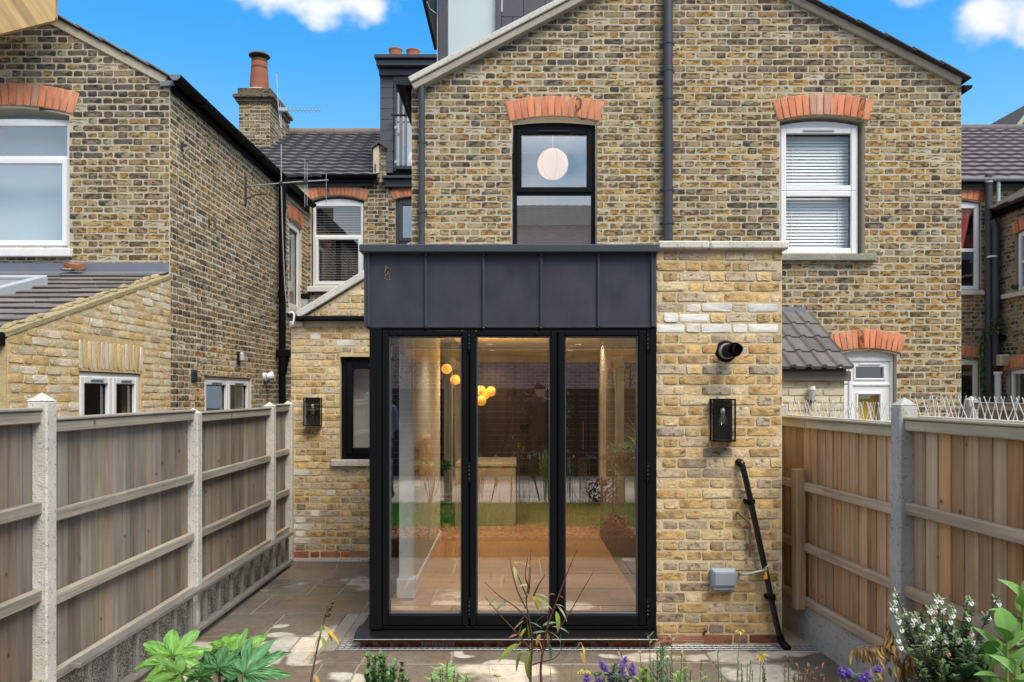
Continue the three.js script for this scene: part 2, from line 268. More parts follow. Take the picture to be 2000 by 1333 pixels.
// ------------------------------------------------------------------ bricks
const CO = 0.075, BH = 0.059;
const PAL = { // [linear colour, darkness 0..1]
  stock: [[[0.55, 0.43, 0.235], 0.06], [[0.51, 0.435, 0.285], 0.16], [[0.52, 0.365, 0.16], 0.32], [[0.41, 0.315, 0.175], 0.48], [[0.35, 0.26, 0.16], 0.6], [[0.33, 0.29, 0.205], 0.68], [[0.225, 0.195, 0.155], 0.84], [[0.14, 0.128, 0.115], 1]],
  fresh: [[[0.75, 0.59, 0.35], 0.1], [[0.71, 0.585, 0.42], 0.2], [[0.7, 0.495, 0.24], 0.35], [[0.6, 0.44, 0.23], 0.6], [[0.54, 0.47, 0.37], 0.7], [[0.38, 0.3, 0.23], 0.95]],
  pale: [[[0.86, 0.66, 0.37], 0.1], [[0.84, 0.7, 0.47], 0.3], [[0.86, 0.76, 0.6], 0.45], [[0.76, 0.54, 0.25], 0.65], [[0.6, 0.46, 0.34], 1]],
  white: [[[0.8, 0.79, 0.76], 0.2], [[0.76, 0.75, 0.7], 0.6]],
  red: [[[0.74, 0.27, 0.135], 0.2], [[0.78, 0.31, 0.175], 0.4], [[0.66, 0.22, 0.115], 0.7], [[0.66, 0.35, 0.24], 0.95]],
  plinth: [[[0.42, 0.15, 0.1], 0.2], [[0.46, 0.22, 0.16], 0.6], [[0.33, 0.12, 0.07], 0.9]],
  cream: [[[0.72, 0.65, 0.47], 0.2], [[0.7, 0.62, 0.44], 0.6]],
};
function brickGeo(L, H, r, col, soft = 1, zf = 0.006) {
  const X = L / 2, Y = H / 2, ch = () => rr(0.004, 0.011, r) * soft, j = () => rr(-0.003, 0.0026, r) * soft, pts = [];
  const put = (x, y) => pts.push([x, y]);
  put(-X + ch(), -Y + j()); put(rr(-0.3, 0.3, r) * L, -Y + j() * 1.4); put(X - ch(), -Y + j());
  put(X + j(), -Y + ch()); put(X + j(), Y - ch());
  put(X - ch(), Y + j()); put(rr(-0.3, 0.3, r) * L, Y + j() * 1.4); put(-X + ch(), Y + j());
  put(-X + j(), Y - ch()); put(-X + j(), -Y + ch());
  const n = pts.length, pos = [], nor = [], uv = [], cc = [], idx = [], ou = r() * 3, ov = r() * 3, z = zf + rr(-0.0025, 0.0035, r);
  const vert = (x, y, zz, nx, ny, nz, k) => { const l = hypot(nx, ny, nz) || 1; pos.push(x, y, zz); nor.push(nx / l, ny / l, nz / l); uv.push(x + ou, y + ov); cc.push(col[0] * k, col[1] * k, col[2] * k); return pos.length / 3 - 1; };
  const c0 = vert(rr(-0.2, 0.2, r) * L, rr(-0.1, 0.1, r) * H, z + rr(-0.001, 0.0016, r), 0, 0, 1, rr(0.9, 1.15, r)), f = [], o = [], o2 = [], bk = [];
  for (const [x, y] of pts) {
    const q = rr(0.72, 1.12, r), tx = rr(-0.09, 0.09, r), ty = rr(-0.09, 0.09, r), s = 0.0035;
    f.push(vert(x - Math.sign(x) * min(s, abs(x)), y - Math.sign(y) * s, z + rr(-0.0012, 0.0006, r), tx + x / X * 0.05, ty + y / Y * 0.05, 1, q));
    o.push(vert(x, y, z - 0.0035, x / X * (abs(x) > X * 0.8 ? 0.9 : 0.1), y / Y * 0.9, 0.5, q * 0.9));
    o2.push(vert(x, y, z - 0.0035, abs(x) > X * 0.9 ? Math.sign(x) : 0, abs(x) > X * 0.97 ? 0 : Math.sign(y), 0, q * 0.85)); bk.push(vert(x, y, -0.02, abs(x) > X * 0.9 ? Math.sign(x) : 0, abs(x) > X * 0.97 ? 0 : Math.sign(y), 0, q * 0.8));
  }
  for (let i = 0; i < n; i++) { const k = (i + 1) % n; idx.push(c0, f[i], f[k], f[i], o[i], o[k], f[i], o[k], f[k], o2[i], bk[i], bk[k], o2[i], bk[k], o2[k]); }
  const g = new THREE.BufferGeometry();
  g.setAttribute('position', new THREE.Float32BufferAttribute(pos, 3)); g.setAttribute('normal', new THREE.Float32BufferAttribute(nor, 3));
  g.setAttribute('uv', new THREE.Float32BufferAttribute(uv, 2)); g.setAttribute('color', new THREE.Float32BufferAttribute(cc, 3)); g.setIndex(idx);
  return g;
}
const variantCache = new Map();
function variants(pal) { // per colour of the palette: stretchers and headers
  if (!variantCache.has(pal)) {
    const r = rng(pal.length * 977 + pal.charCodeAt(1) * 31), out = [];
    const nS = PAL[pal].length < 4 ? 6 : 5, soft = pal === 'pale' || pal === 'stock' ? 1.3 : pal === 'red' ? 0.55 : 1, zf = pal === 'stock' ? 0.003 : pal === 'pale' ? 0.0035 : pal === 'fresh' ? 0.0045 : 0.006;
    for (const [c, d] of PAL[pal]) {
      const tint = () => { const k = rr(0.85, 1.15, r), w = rr(-0.05, 0.05, r); return [c[0] * k * (1 + w), c[1] * k, c[2] * k * (1 - w)]; };
      out.push({ d, s: Array.from({ length: nS }, () => brickGeo(0.215, BH, r, tint(), soft, zf)), h: Array.from({ length: 4 }, () => brickGeo(0.1025, BH, r, tint(), soft, zf)) });
    }
    variantCache.set(pal, out);
  }
  return variantCache.get(pal);
}
function pickVariant(pal, w, tone, spread, r) {
  const v = variants(pal); let tot = 0; const ws = v.map((q) => { const k = exp(-(((q.d - tone) / spread) ** 2)) + 0.015; tot += k; return k; });
  let t = r() * tot, i = 0; while (i < ws.length - 1 && (t -= ws[i]) > 0) i++;
  const list = w > 0.155 ? v[i].s : v[i].h; return { geo: list[floor(r() * list.length)], base: w > 0.155 ? 0.215 : 0.1025 };
}
function crossings(polys, v) { const xs = []; for (const p of polys) for (let i = 0; i < p.length; i++) { const [x0, y0] = p[i], [x1, y1] = p[(i + 1) % p.length]; if ((y0 <= v) !== (y1 <= v)) xs.push(x0 + (v - y0) / (y1 - y0) * (x1 - x0)); } return xs.sort((a, b) => a - b); }
function spans(polys, v) { const x = crossings(polys, v), o = []; for (let i = 0; i + 1 < x.length; i += 2) o.push([x[i], x[i + 1]]); return o; }
function both(a, b) { const o = []; for (const p of a) for (const q of b) { const s = max(p[0], q[0]), e = min(p[1], q[1]); if (e - s > 0.01) o.push([s, e]); } return o; }
// what stands in front, in picture coordinates, to rank bricks by how large they show
const HIDERS = [[706, 478, 1530, 1250, 5.8], [0, 825, 565, 1333, 4], [1535, 820, 2000, 1333, 4]];
function showing(w, h, p, facing) { // projected size of a piece of wall at world point p
  const d = -p.z; if (d < 0.4) return 0; const px = 1000 + p.x * F / d, py = 765 - (p.y - EYE) * F / d;
  if (px < -6 || px > 2006 || py < -4 || py > 1337) return 0;
  for (const [a, b, c, e, D] of HIDERS) if (d > D + 0.15 && px > a && px < c && py > b && py < e) return 0;
  return w * h * (F / d) ** 2 * facing;
}
// A wall: slab of mortar with openings, every brick proud of it. o: outline, holes, pal, mortar, tone(u, v), v0, thick, white, skip(u, v), paint(u, v)
function brickWall(parent, o, place) {
  const r = rng(o.seed ?? 7), { outline, holes = [], pal = 'stock', thick = 0.24 } = o;
  const sl = N(); sl.prism(outline, -thick, 0, holes);
  const wall = add(o.name ?? 'wall', sl, o.mortar ?? M.mortar, parent);
  place(wall); wall.updateMatrix();
  const zAxis = V(0, 0, 1).transformDirection(wall.matrix), polys = [outline, ...holes], vs = outline.map((q) => q[1]), us = outline.map((q) => q[0]);
  const vLo = o.vLo ?? min(...vs), vHi = min(...[o.vHi ?? 1e9, max(...vs)]), uLo = min(...us), uHi = max(...us), v0 = o.v0 ?? vLo + 0.005;
  const all = [], unit = 0.3375, S0 = o.bond === 'stretcher' ? [[0.212, 1]] : [[0.212, 1], [0.099, 1]];
  const rep = o.bond === 'stretcher' ? 0.2253 : unit, band = o.bond === 'stretcher' ? 0.1125 : unit / 2;
  let k = Math.ceil((vLo - v0) / CO);
  for (; v0 + k * CO + BH <= vHi + 0.02; k++) {
    const v = v0 + k * CO, iv = both(spans(polys, v + 0.01), spans(polys, v + BH - 0.01)), sh = (k & 1 ? band : 0) + (o.uOff ?? 0) + rr(-0.01, 0.01, r);
    if (!iv.length) continue;
    let u = floor((uLo - sh) / rep) * rep + sh, i = 0;
    while (u < uHi) {
      const w = S0[i % S0.length][0], q = rr(-0.004, 0.004, r), a = u + q * 0.5, b = u + w + q; u += w + 0.0133; i++;
      for (const [s, e] of iv) {
        const x0 = max(a, s + 0.002), x1 = min(b, e - 0.002), bw = x1 - x0; if (bw < 0.03) continue;
        const cu = (x0 + x1) / 2, cv = v + BH / 2 + rr(-0.002, 0.002, r); if (o.skip && o.skip(cu, cv)) continue;
        let pl = pal, tone = o.tone ? o.tone(cu, cv) : 0.45, spread = o.spread ?? 0.27;
        if (o.paint) { const t = o.paint(x0, x1, cv); if (t) { pl = t; tone = 0.4; spread = 0.4; } }
        const pv = pickVariant(pl, bw, tone, spread, r);
        const P = V(cu, cv, 0).applyMatrix4(wall.matrix), view = V(0, EYE, 0).sub(P).normalize();
        all.push({ cu, cv, sx: bw / pv.base, geo: pv.geo, rz: rr(-0.006, 0.006, r), area: showing(bw, BH, P, max(0.02, abs(zAxis.dot(view)))) * (pl === 'white' ? 4 : 1), plain: pl === 'white' });
      }
    }
  }
  all.sort((p, q) => q.area - p.area);
  const mat = o.mat ?? (pal === 'fresh' ? M.brickNew : M.brick); let n = 0; const rest = N();
  for (const b of all) {
    if (n < 300 && b.area > 40) { const m = mesh('brick', b.geo, b.plain ? M.brickPlain : mat, wall); m.position.set(b.cu, b.cv, 0); m.scale.x = b.sx; m.rotation.z = b.rz; n++; }
    else rest.keep ? rest.keep.push(b) : (rest.keep = [b]);
  }
  if (rest.keep) {
    const P = [], Nn = [], U = [], C = [], I = []; 
    for (const b of rest.keep) {
      const a = b.geo.attributes, base = P.length / 3, c = cos(b.rz), s = sin(b.rz);
      for (let i = 0; i < a.position.count; i++) {
        const x = a.position.getX(i) * b.sx, y = a.position.getY(i); P.push(b.cu + x * c - y * s, b.cv + x * s + y * c, a.position.getZ(i));
        Nn.push(a.normal.getX(i), a.normal.getY(i), a.normal.getZ(i)); U.push(a.uv.getX(i), a.uv.getY(i)); C.push(a.color.getX(i), a.color.getY(i), a.color.getZ(i));
      }
      for (const q of b.geo.index.array) I.push(q + base);
    }
    const g = new THREE.BufferGeometry();
    for (const [nm, arr, w] of [['position', P, 3], ['normal', Nn, 3], ['uv', U, 2], ['color', C, 3]]) g.setAttribute(nm, new THREE.Float32BufferAttribute(arr, w));
    g.setIndex(I); stuff(mesh('brickwork', g, mat, wall));
  }
  return wall;
}
const front = (D) => (o) => o.position.set(0, 0, -D);                                             // u = x, faces the camera
const facingRight = (X) => (o) => { o.position.set(X, 0, 0); o.rotation.y = PI / 2; };            // u = distance from the camera, faces +x
const facingLeft = (X) => (o) => { o.position.set(X, 0, 0); o.rotation.y = -PI / 2; };            // u = -distance, faces -x
// opening outline with a segmental head
function opening(x0, x1, y0, ySpring, rise = 0, n = 8) { const p = [[x0, y0], [x1, y0]]; if (!rise) { p.push([x1, ySpring], [x0, ySpring]); return p; } for (let i = 0; i <= n; i++) { const t = i / n; p.push([lerp(x1, x0, t), ySpring + rise * 4 * t * (1 - t)]); } return p; }
// voussoir arch over an opening: single bricks stood on end along a segmental curve
function archOver(parent, place, x0, x1, ySpring, rise, h, n, z, seed, pal = 'red', jm = 'mortar', label) {
  const r = rng(seed), g = grp('window_arch', parent); place(g); if (label) g.userData.label = label;
  const w = x1 - x0, R = (w * w / 4 + rise * rise) / (2 * rise), cx = (x0 + x1) / 2, cy = ySpring + rise - R, A = Math.asin(w / 2 / R) * 1.06;
  const arc = []; for (let i = 0; i <= 12; i++) { const a = lerp(A, -A, i / 12); arc.push([cx + sin(a) * R, cy + cos(a) * R]); }
  const back = []; for (let i = 0; i <= 12; i++) { const a = lerp(-A, A, i / 12); back.push([cx + sin(a) * (R + h), cy + cos(a) * (R + h)]); }
  add('mortar_bed', N().prism([...back, ...arc].reverse(), -0.1, z - 0.004), M[jm] ?? M.mortar, g);
  const vs = variants(pal);
  for (let i = 0; i < n; i++) {
    const a = lerp(-A, A, (i + 0.5) / n), wi = 2 * A / n * R * 0.92, v = vs[floor(r() * r() * vs.length)], q = v.s[floor(r() * v.s.length)];
    const m = mesh('brick', q, r() < 0.15 ? M.brick : M.brickPlain, g); const rad = R + h / 2;
    m.position.set(cx + sin(a) * rad, cy + cos(a) * rad, z - 0.002); m.rotation.z = PI / 2 - a; m.scale.set((h - 0.008) / 0.215, wi / BH, 1);
  }
  return g;
}

// ------------------------------------------------------------------ windows
// Part `window` of a house in the wall's own axes. o: x0,x1,y0,y1, z (front of frame), fw, mat, glass, rows [[yLo,yHi,sash]], cols, head rise, room
function windowUnit(parent, place, o) {
  const g = grp(o.name ?? 'window', parent); place(g); if (o.label) g.userData.label = o.label;
  const { x0, x1, y0, y1, z = -0.09, fw = 0.055, fd = 0.06, mat = M.upvc, glass = M.glassSky, sw = 0.045 } = o, rows = o.rows ?? [[0, 1, 1]], cols = o.cols ?? [[0, 1]];
  const fr = N(); fr.bx(x0, x0 + fw, y0, y1, z - fd, z, 0.006); fr.bx(x1 - fw, x1, y0, y1, z - fd, z, 0.006);
  fr.bx(x0 + fw, x1 - fw, y0, y0 + fw, z - fd, z - 0.002, 0.006); fr.bx(x0 + fw, x1 - fw, y1 - fw, y1, z - fd, z - 0.002, 0.006);
  if (o.rise) { const p = [[x0, y1 - 0.001], [x1, y1 - 0.001]]; for (let i = 0; i <= 10; i++) { const t = i / 10; p.push([lerp(x1, x0, t), y1 + 0.012 + o.rise * 4 * t * (1 - t)]); } fr.prism(p, z - fd, z - 0.012); }
  const ix0 = x0 + fw, ix1 = x1 - fw, iy0 = y0 + fw, iy1 = y1 - fw, W = ix1 - ix0, H = iy1 - iy0;
  rows.forEach(([a, b, sash], i) => { if (i > 0) fr.bx(ix0, ix1, iy0 + a * H - fw * 0.4, iy0 + a * H + fw * 0.4, z - fd, z - 0.004, 0.005); });
  cols.forEach(([a], i) => { if (i > 0) fr.bx(ix0 + a * W - fw * 0.45, ix0 + a * W + fw * 0.45, iy0, iy1, z - fd, z - 0.006, 0.005); });
  add('frame', fr, mat, g);
  for (const [ra, rb, sash, opt = {}] of rows) for (const [ca, cb] of cols) {
    let a = ix0 + ca * W + (ca > 0 ? fw * 0.45 : 0), b = ix0 + cb * W - (cb < 1 ? fw * 0.45 : 0), c = iy0 + ra * H + (ra > 0 ? fw * 0.4 : 0), d = iy0 + rb * H - (rb < 1 ? fw * 0.4 : 0);
    if (sash) {
      const s = N(), zz = z + 0.014; const e = 0.012; // the sash lies proud of the frame and laps it
      s.bx(a - e, a + sw, c - e, d + e, z - 0.04, zz, 0.008); s.bx(b - sw, b + e, c - e, d + e, z - 0.04, zz, 0.008);
      s.bx(a + sw, b - sw, c - e, c + sw, z - 0.04, zz - 0.002, 0.008); s.bx(a + sw, b - sw, d - sw, d + e, z - 0.04, zz - 0.002, 0.008);
      add('sash', s, mat, g);
      if (opt.vent) add('vent', N().box((a + b) / 2, d - sw * 0.3, zz + 0.006, min(0.36, (b - a) * 0.42), 0.018, 0.014, 0.003), opt.ventMat ?? M.upvcGrey, g);
      a += sw; b -= sw; c += sw; d -= sw;
    }
    if (o.gasket !== false) { const k = N(), t = 0.009, zz = z - 0.02; k.bx(a, a + t, c, d, zz - 0.012, zz, 0); k.bx(b - t, b, c, d, zz - 0.012, zz, 0); k.bx(a + t, b - t, c, c + t, zz - 0.012, zz, 0); k.bx(a + t, b - t, d - t, d, zz - 0.012, zz, 0); add('gasket', k, o.gasketMat ?? M.dark, g); }
    const p = N(); p.quad([a, c, z - 0.028], [b, c, z - 0.028], [b, d, z - 0.028], [a, d, z - 0.028]); add('pane', p, opt.glass ?? glass, g);
  }
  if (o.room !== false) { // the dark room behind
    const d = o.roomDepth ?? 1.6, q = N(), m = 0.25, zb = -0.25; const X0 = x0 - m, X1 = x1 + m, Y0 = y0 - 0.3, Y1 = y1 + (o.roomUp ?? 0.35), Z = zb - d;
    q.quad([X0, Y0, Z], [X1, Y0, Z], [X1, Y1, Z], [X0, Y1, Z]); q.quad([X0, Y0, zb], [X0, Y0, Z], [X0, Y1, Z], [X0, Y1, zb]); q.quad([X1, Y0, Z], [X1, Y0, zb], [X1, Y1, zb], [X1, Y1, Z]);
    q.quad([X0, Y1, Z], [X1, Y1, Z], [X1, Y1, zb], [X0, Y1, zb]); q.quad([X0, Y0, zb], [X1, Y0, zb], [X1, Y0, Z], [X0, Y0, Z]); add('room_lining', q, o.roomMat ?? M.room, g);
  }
  return g;
}
function sillStone(parent, place, x0, x1, y0, y1, mat, proj = 0.05) { const g = grp('sill', parent); place(g); add('sill_stone', N().bx(x0, x1, y0, y1, -0.1, proj, 0.008), mat, g); return g; }
// a Venetian blind hanging behind a window, each slat a part
function blind(label, place, x0, x1, y0, y1, z, mat, pitch = 0.042, tilt = 0.9, group) {
  const b = thing('venetian_blind', label, 'window blind', group), g = b; place(g);
  const sg = N().box(0, 0, 0, x1 - x0, 0.0016, 0.042, 0, tilt, 0, 0).make(); let i = 0;
  for (let y = y0; y < y1; y += pitch) { const m = mesh('slat', sg, mat, g); m.position.set((x0 + x1) / 2, y, z); i++; }
  const c = N(); for (const t of [0.18, 0.82]) c.bx(lerp(x0, x1, t) - 0.0015, lerp(x0, x1, t) + 0.0015, y0, y1, z + 0.02, z + 0.022, 0); add('cord', c, mat, g);
  return b;
}

// ------------------------------------------------------------------ ground
{
  const g = N(); g.quad([-60, -0.06, 20], [60, -0.06, 20], [60, -0.06, -90], [-60, -0.06, -90]);
  structure(add('ground', g, S([0.16, 0.13, 0.1], { map: T.mortar, bumpMap: T.grit, bumpScale: 0.01, roughness: 1 })));
}
const X2 = (p) => PX(p, D2), Y2 = (p) => PY(p, D2), onD2 = front(D2);
const tn = (x, y, f, s) => fbm3(x * f + s, y * f, s * 1.7, 3);

// ------------------------------------------------------------------ the pair of brick rear wings behind the extension
const APEX = [1.912, 6.74], EAVE_L = 5.24, EAVE_R = 5.235, XL = X2(804), XR = X2(1878), PARTY = X2(1303);
{
  const house = thing('brick_house', 'yellow stock brick house wing with black upstairs window, above the zinc clad extension', 'house', 'brick houses of the terrace');
  const win = opening(X2(1000), X2(1166), Y2(520), Y2(237), 0.05);
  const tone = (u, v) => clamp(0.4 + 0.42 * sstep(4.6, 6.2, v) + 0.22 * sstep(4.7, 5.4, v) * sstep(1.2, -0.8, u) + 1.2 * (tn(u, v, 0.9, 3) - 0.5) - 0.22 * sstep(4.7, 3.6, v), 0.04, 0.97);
  const roofY = (x) => EAVE_L + (x - X2(832)) / (APEX[0] - X2(832)) * (APEX[1] - EAVE_L);
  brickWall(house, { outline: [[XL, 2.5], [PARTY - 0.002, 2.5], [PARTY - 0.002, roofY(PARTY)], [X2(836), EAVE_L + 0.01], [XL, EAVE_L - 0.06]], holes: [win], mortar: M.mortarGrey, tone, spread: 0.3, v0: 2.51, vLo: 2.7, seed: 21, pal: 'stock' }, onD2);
  archOver(house, onD2, X2(1000), X2(1166), Y2(237), 0.05, 0.225, 14, 0.012, 5, 'red', 'mortarGrey', 'orange red brick arch over the black window');
  windowUnit(house, onD2, { x0: X2(1002), x1: X2(1164), y0: Y2(500), y1: Y2(243), z: -0.06, mat: M.black, fw: 0.045, sw: 0.05, rows: [[0, 0.485, 0], [0.485, 1, 1, { vent: 1, ventMat: M.blackGloss }]], glass: M.glassSky, rise: 0.03, roomMat: M.roomBlue, roomDepth: 2.6, gasket: false });
  // left verge: grey barge boards along the slope
  const sl = atan2(roofY(1) - roofY(0), 1), c = grp('barge', house); c.position.set(0, 0, -D2);
  const a = V(X2(806), roofY(X2(806)) + 0.02, 0), len = 4.6;
  const mk = (off, h, z, d, nm, mat) => { const m = add(nm, N().bx(0, len, off, off + h, -d / 2, d / 2, 0.006), mat, c); m.position.set(a.x, a.y, z); m.rotation.z = sl; return m; };
  mk(-0.06, 0.07, 0.03, 0.14, 'verge_mortar', S([0.47, 0.43, 0.35], { map: T.mortar, bumpMap: T.grit, bumpScale: 0.003, roughness: 0.95 }));
  mk(0.02, 0.062, 0.02, 0.2, 'verge_slate', M.stone);
  // roof slope behind the verge
  const rf = N(); const e0 = X2(790), e1 = APEX[0]; rf.prism([[e0, roofY(e0) + 0.02], [e1, APEX[1] + 0.03], [e1, APEX[1] - 0.1], [e0, roofY(e0) - 0.08]].reverse(), -4.2, -0.12);
  const rm = add('roof', rf, M.tileBrown, house); rm.position.z = -D2;
  // eaves of the left slope: soffit, fascia and gutter running back
  const ev = grp('eaves', house); ev.position.set(0, 0, -D2);
  add('soffit', N().bx(XL - 0.16, XL + 0.02, EAVE_L - 0.05, EAVE_L - 0.02, -4.0, 0.04, 0.003), M.black, ev);
  const gp = []; for (let i = 0; i <= 10; i++) { const t = PI + i / 10 * PI; gp.push([XL - 0.13 + cos(t) * 0.06, EAVE_L + 0.02 + sin(t) * 0.06]); } for (let i = 10; i >= 0; i--) { const t = PI + i / 10 * PI; gp.push([XL - 0.13 + cos(t) * 0.054, EAVE_L + 0.02 + sin(t) * 0.054]); }
  add('gutter', N().prism(gp, -4.0, 0.06), M.black, ev); add('gutter_end', N().prism([[XL - 0.2, EAVE_L + 0.03], [XL - 0.18, EAVE_L - 0.04], [XL - 0.03, EAVE_L - 0.055], [XL + 0.12, EAVE_L - 0.03], [XL + 0.15, EAVE_L + 0.04]], 0.06, 0.075), M.blackGloss, ev);
  // boxed-in corner below the eaves
  add('fascia', N().bx(XL - 0.06, XL - 0.03, EAVE_L - 0.2, EAVE_L - 0.05, -4.0, 0.0, 0.003), M.black, ev);
}
function downpipe(label, pts, r, mat, clips, group, clipMat) {
  const t = thing('downpipe', label, 'drainpipe', group), g = N(); g.tube(pts, r, 14); add('pipe', g, mat, t);
  for (const [p, dir, w] of clips) { const c = N(); const d = V(...(dir ?? [0, 1, 0])).multiplyScalar(0.02); c.cyl(p.clone().sub(d), p.clone().add(d), r * 1.14, r * 1.14, 14); if (w !== 0) c.box(p.x, p.y, p.z - r * 1.1, r * 3.2, 0.03, 0.012, 0.003); add('collar', c, clipMat ?? mat, t); }
  return t;
}
{
  const z = -D2 + 0.06, x = X2(825), y = (p) => Y2(p);
  const t = downpipe('slim grey square downpipe at the left corner of the upper brick wing', [V(x, y(500), z), V(x, y(170), z)], 0.034, M.gunmetal, [280, 415].map((p) => V(x, y(p), z)).map((p) => [p]), 'drainpipes');
  const X = X2(1303);
  downpipe('thick grey soil pipe running up the middle of the brick gable', [V(X, y(472), z), V(X, y(-130), z)], 0.052, M.gunmetal, [88, 140, 195, 372, 437].map((p) => [V(X, y(p), z)]), 'drainpipes');
}
{
  const house = thing('brick_house', 'yellow and dark brick neighbouring house half with white upstairs window above a tiled shed', 'house', 'brick houses of the terrace');
  const win = opening(X2(1523), X2(1690), Y2(497), Y2(235), 0.055), door = opening(X2(1636), X2(1752), 0.0, Y2(693), 0.05);
  const roofY = (x) => EAVE_R + (XR - x) / (XR - APEX[0]) * (APEX[1] - EAVE_R);
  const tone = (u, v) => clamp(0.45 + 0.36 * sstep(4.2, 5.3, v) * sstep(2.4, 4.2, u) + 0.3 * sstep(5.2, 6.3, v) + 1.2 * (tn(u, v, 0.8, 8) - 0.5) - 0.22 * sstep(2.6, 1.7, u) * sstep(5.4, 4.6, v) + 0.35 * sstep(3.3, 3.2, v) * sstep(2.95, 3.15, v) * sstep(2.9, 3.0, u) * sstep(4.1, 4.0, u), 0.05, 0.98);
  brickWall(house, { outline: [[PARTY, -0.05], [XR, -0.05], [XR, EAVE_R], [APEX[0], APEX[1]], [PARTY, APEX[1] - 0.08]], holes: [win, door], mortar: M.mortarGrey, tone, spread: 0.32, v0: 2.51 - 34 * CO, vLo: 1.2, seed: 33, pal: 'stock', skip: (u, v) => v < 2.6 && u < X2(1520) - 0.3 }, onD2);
  archOver(house, onD2, X2(1523), X2(1692), Y2(235), 0.055, 0.235, 14, 0.012, 6, 'red', 'mortarGrey', 'orange red brick arch over the white upstairs window');
  archOver(house, onD2, X2(1628), X2(1756), Y2(690), 0.05, 0.21, 13, 0.012, 7, 'red', 'mortarGrey', 'red brick arch over the white back door');
  windowUnit(house, onD2, { x0: X2(1526), x1: X2(1682), y0: Y2(497), y1: Y2(243), z: -0.08, fw: 0.03, sw: 0.05, rows: [[0, 0.5, 1], [0.5, 1, 1, { vent: 1 }]], glass: M.glassLow, rise: 0.05, roomMat: M.room });
  sillStone(house, onD2, X2(1512), X2(1708), Y2(511), Y2(497.5), S([0.34, 0.33, 0.29], { map: T.concrete, bumpMap: T.grit, bumpScale: 0.006, roughness: 0.95 }), 0.07);
  blind('white Venetian blind behind the upper pane of the right white window', onD2, X2(1533), X2(1675), Y2(356), Y2(255), -0.19, M.slat, 0.036, 1.12, 'Venetian blinds');
  blind('white Venetian blind behind the lower pane of the right white window', onD2, X2(1530), X2(1677), Y2(489), Y2(374), -0.19, M.slat, 0.036, 1.12, 'Venetian blinds');
  // right verge: dark plain tiles stepping down over a mortar fillet
  const sl = -atan2(APEX[1] - EAVE_R, XR - APEX[0]), v = grp('verge', house); v.position.set(0, 0, -D2);
  const L = hypot(XR - APEX[0], APEX[1] - EAVE_R), ux = cos(sl), uy = sin(sl);
  const fill = add('verge_mortar', N().bx(0, L, -0.07, 0.015, -0.06, 0.03, 0.01), M.mortarGrey, v); fill.position.set(APEX[0], APEX[1] + 0.03, 0.006); fill.rotation.z = sl;
  const tg = N().bx(-0.02, 0.37, 0, 0.018, -0.18, 0.17, 0.004).make(), tm = S([0.06, 0.06, 0.06], { map: T.tile, roughness: 0.8 });
  for (let i = 0; i < 11; i++) { const m = mesh('tile', tg, tm, v); const s = L + 0.03 - (i + 1) * 0.335; m.position.set(APEX[0] + ux * s, APEX[1] + uy * s + 0.052, -0.06); m.rotation.z = sl - 0.045; }
  const rf = N().prism([[APEX[0], APEX[1] - 0.06], [XR + 0.1, EAVE_R - 0.1], [XR + 0.1, EAVE_R - 0.06], [APEX[0], APEX[1] + 0.03]], -6, -0.2); add('roof', rf, M.tileBrown, house).position.z = -D2;
  const gp = []; for (let i = 0; i <= 10; i++) { const t = PI + i / 10 * PI; gp.push([XR + 0.06 + cos(t) * 0.055, EAVE_R - 0.03 + sin(t) * 0.055]); } add('gutter', N().prism(gp, -5, 0.02), M.black, house).position.z = -D2;
  // side wall running back
  add('side_wall', N().bx(XR - 0.24, XR - 0.002, -0.05, EAVE_R - 0.05, -6, -0.242, 0), M.mortarGrey, house).position.z = -D2;
  // back door
  const d = grp('door', house); d.position.set(0, 0, -D2); d.userData.label = 'white panelled back door with a yellow blind';
  const z = -0.07, x0 = X2(1645), x1 = X2(1751), xm = X2(1667), yt = Y2(697), yb = 0.02;
  const f = N(); f.bx(x0, x1, yt - 0.05, yt, z - 0.06, z + 0.01, 0.006); f.bx(x1 - 0.035, x1, yb, yt - 0.05, z - 0.06, z + 0.01, 0.006); f.bx(xm - 0.02, xm + 0.02, yb, yt - 0.05, z - 0.06, z + 0.008, 0.006); f.bx(x0, x0 + 0.035, yb, yt - 0.05, z - 0.06, z + 0.01, 0.006); f.bx(xm + 0.02, x1 - 0.035, Y2(751) - 0.016, Y2(751) + 0.016, z - 0.06, z + 0.006, 0.005);
  f.prism([...opening(x0, x1, yt + 0.001, yt + 0.02, 0.06)], z - 0.05, z); add('frame', f, M.upvc, d);
  const p = N(), wx0 = X2(1677), wx1 = X2(1732), wy0 = Y2(739), wy1 = Y2(717), gx0 = X2(1682), gx1 = X2(1725), gy0 = 0.9, gy1 = Y2(771), a0 = xm + 0.022, a1 = x1 - 0.037;
  p.prism([[a0, Y2(750.2)], [a1, Y2(750.2)], [a1, yt - 0.052], [a0, yt - 0.052]], z - 0.04, z - 0.008, [[[wx0, wy0], [wx1, wy0], [wx1, wy1], [wx0, wy1]]]);
  p.prism([[a0, yb], [a1, yb], [a1, Y2(752)], [a0, Y2(752)]], z - 0.04, z - 0.008, [[[gx0, gy0], [gx1, gy0], [gx1, gy1], [gx0, gy1]]]);
  p.bx(x0 + 0.036, xm - 0.021, yb, Y2(752), z - 0.04, z - 0.01, 0.004); p.bx(x0 + 0.036, xm - 0.021, Y2(750), yt - 0.051, z - 0.04, z - 0.01, 0.004);
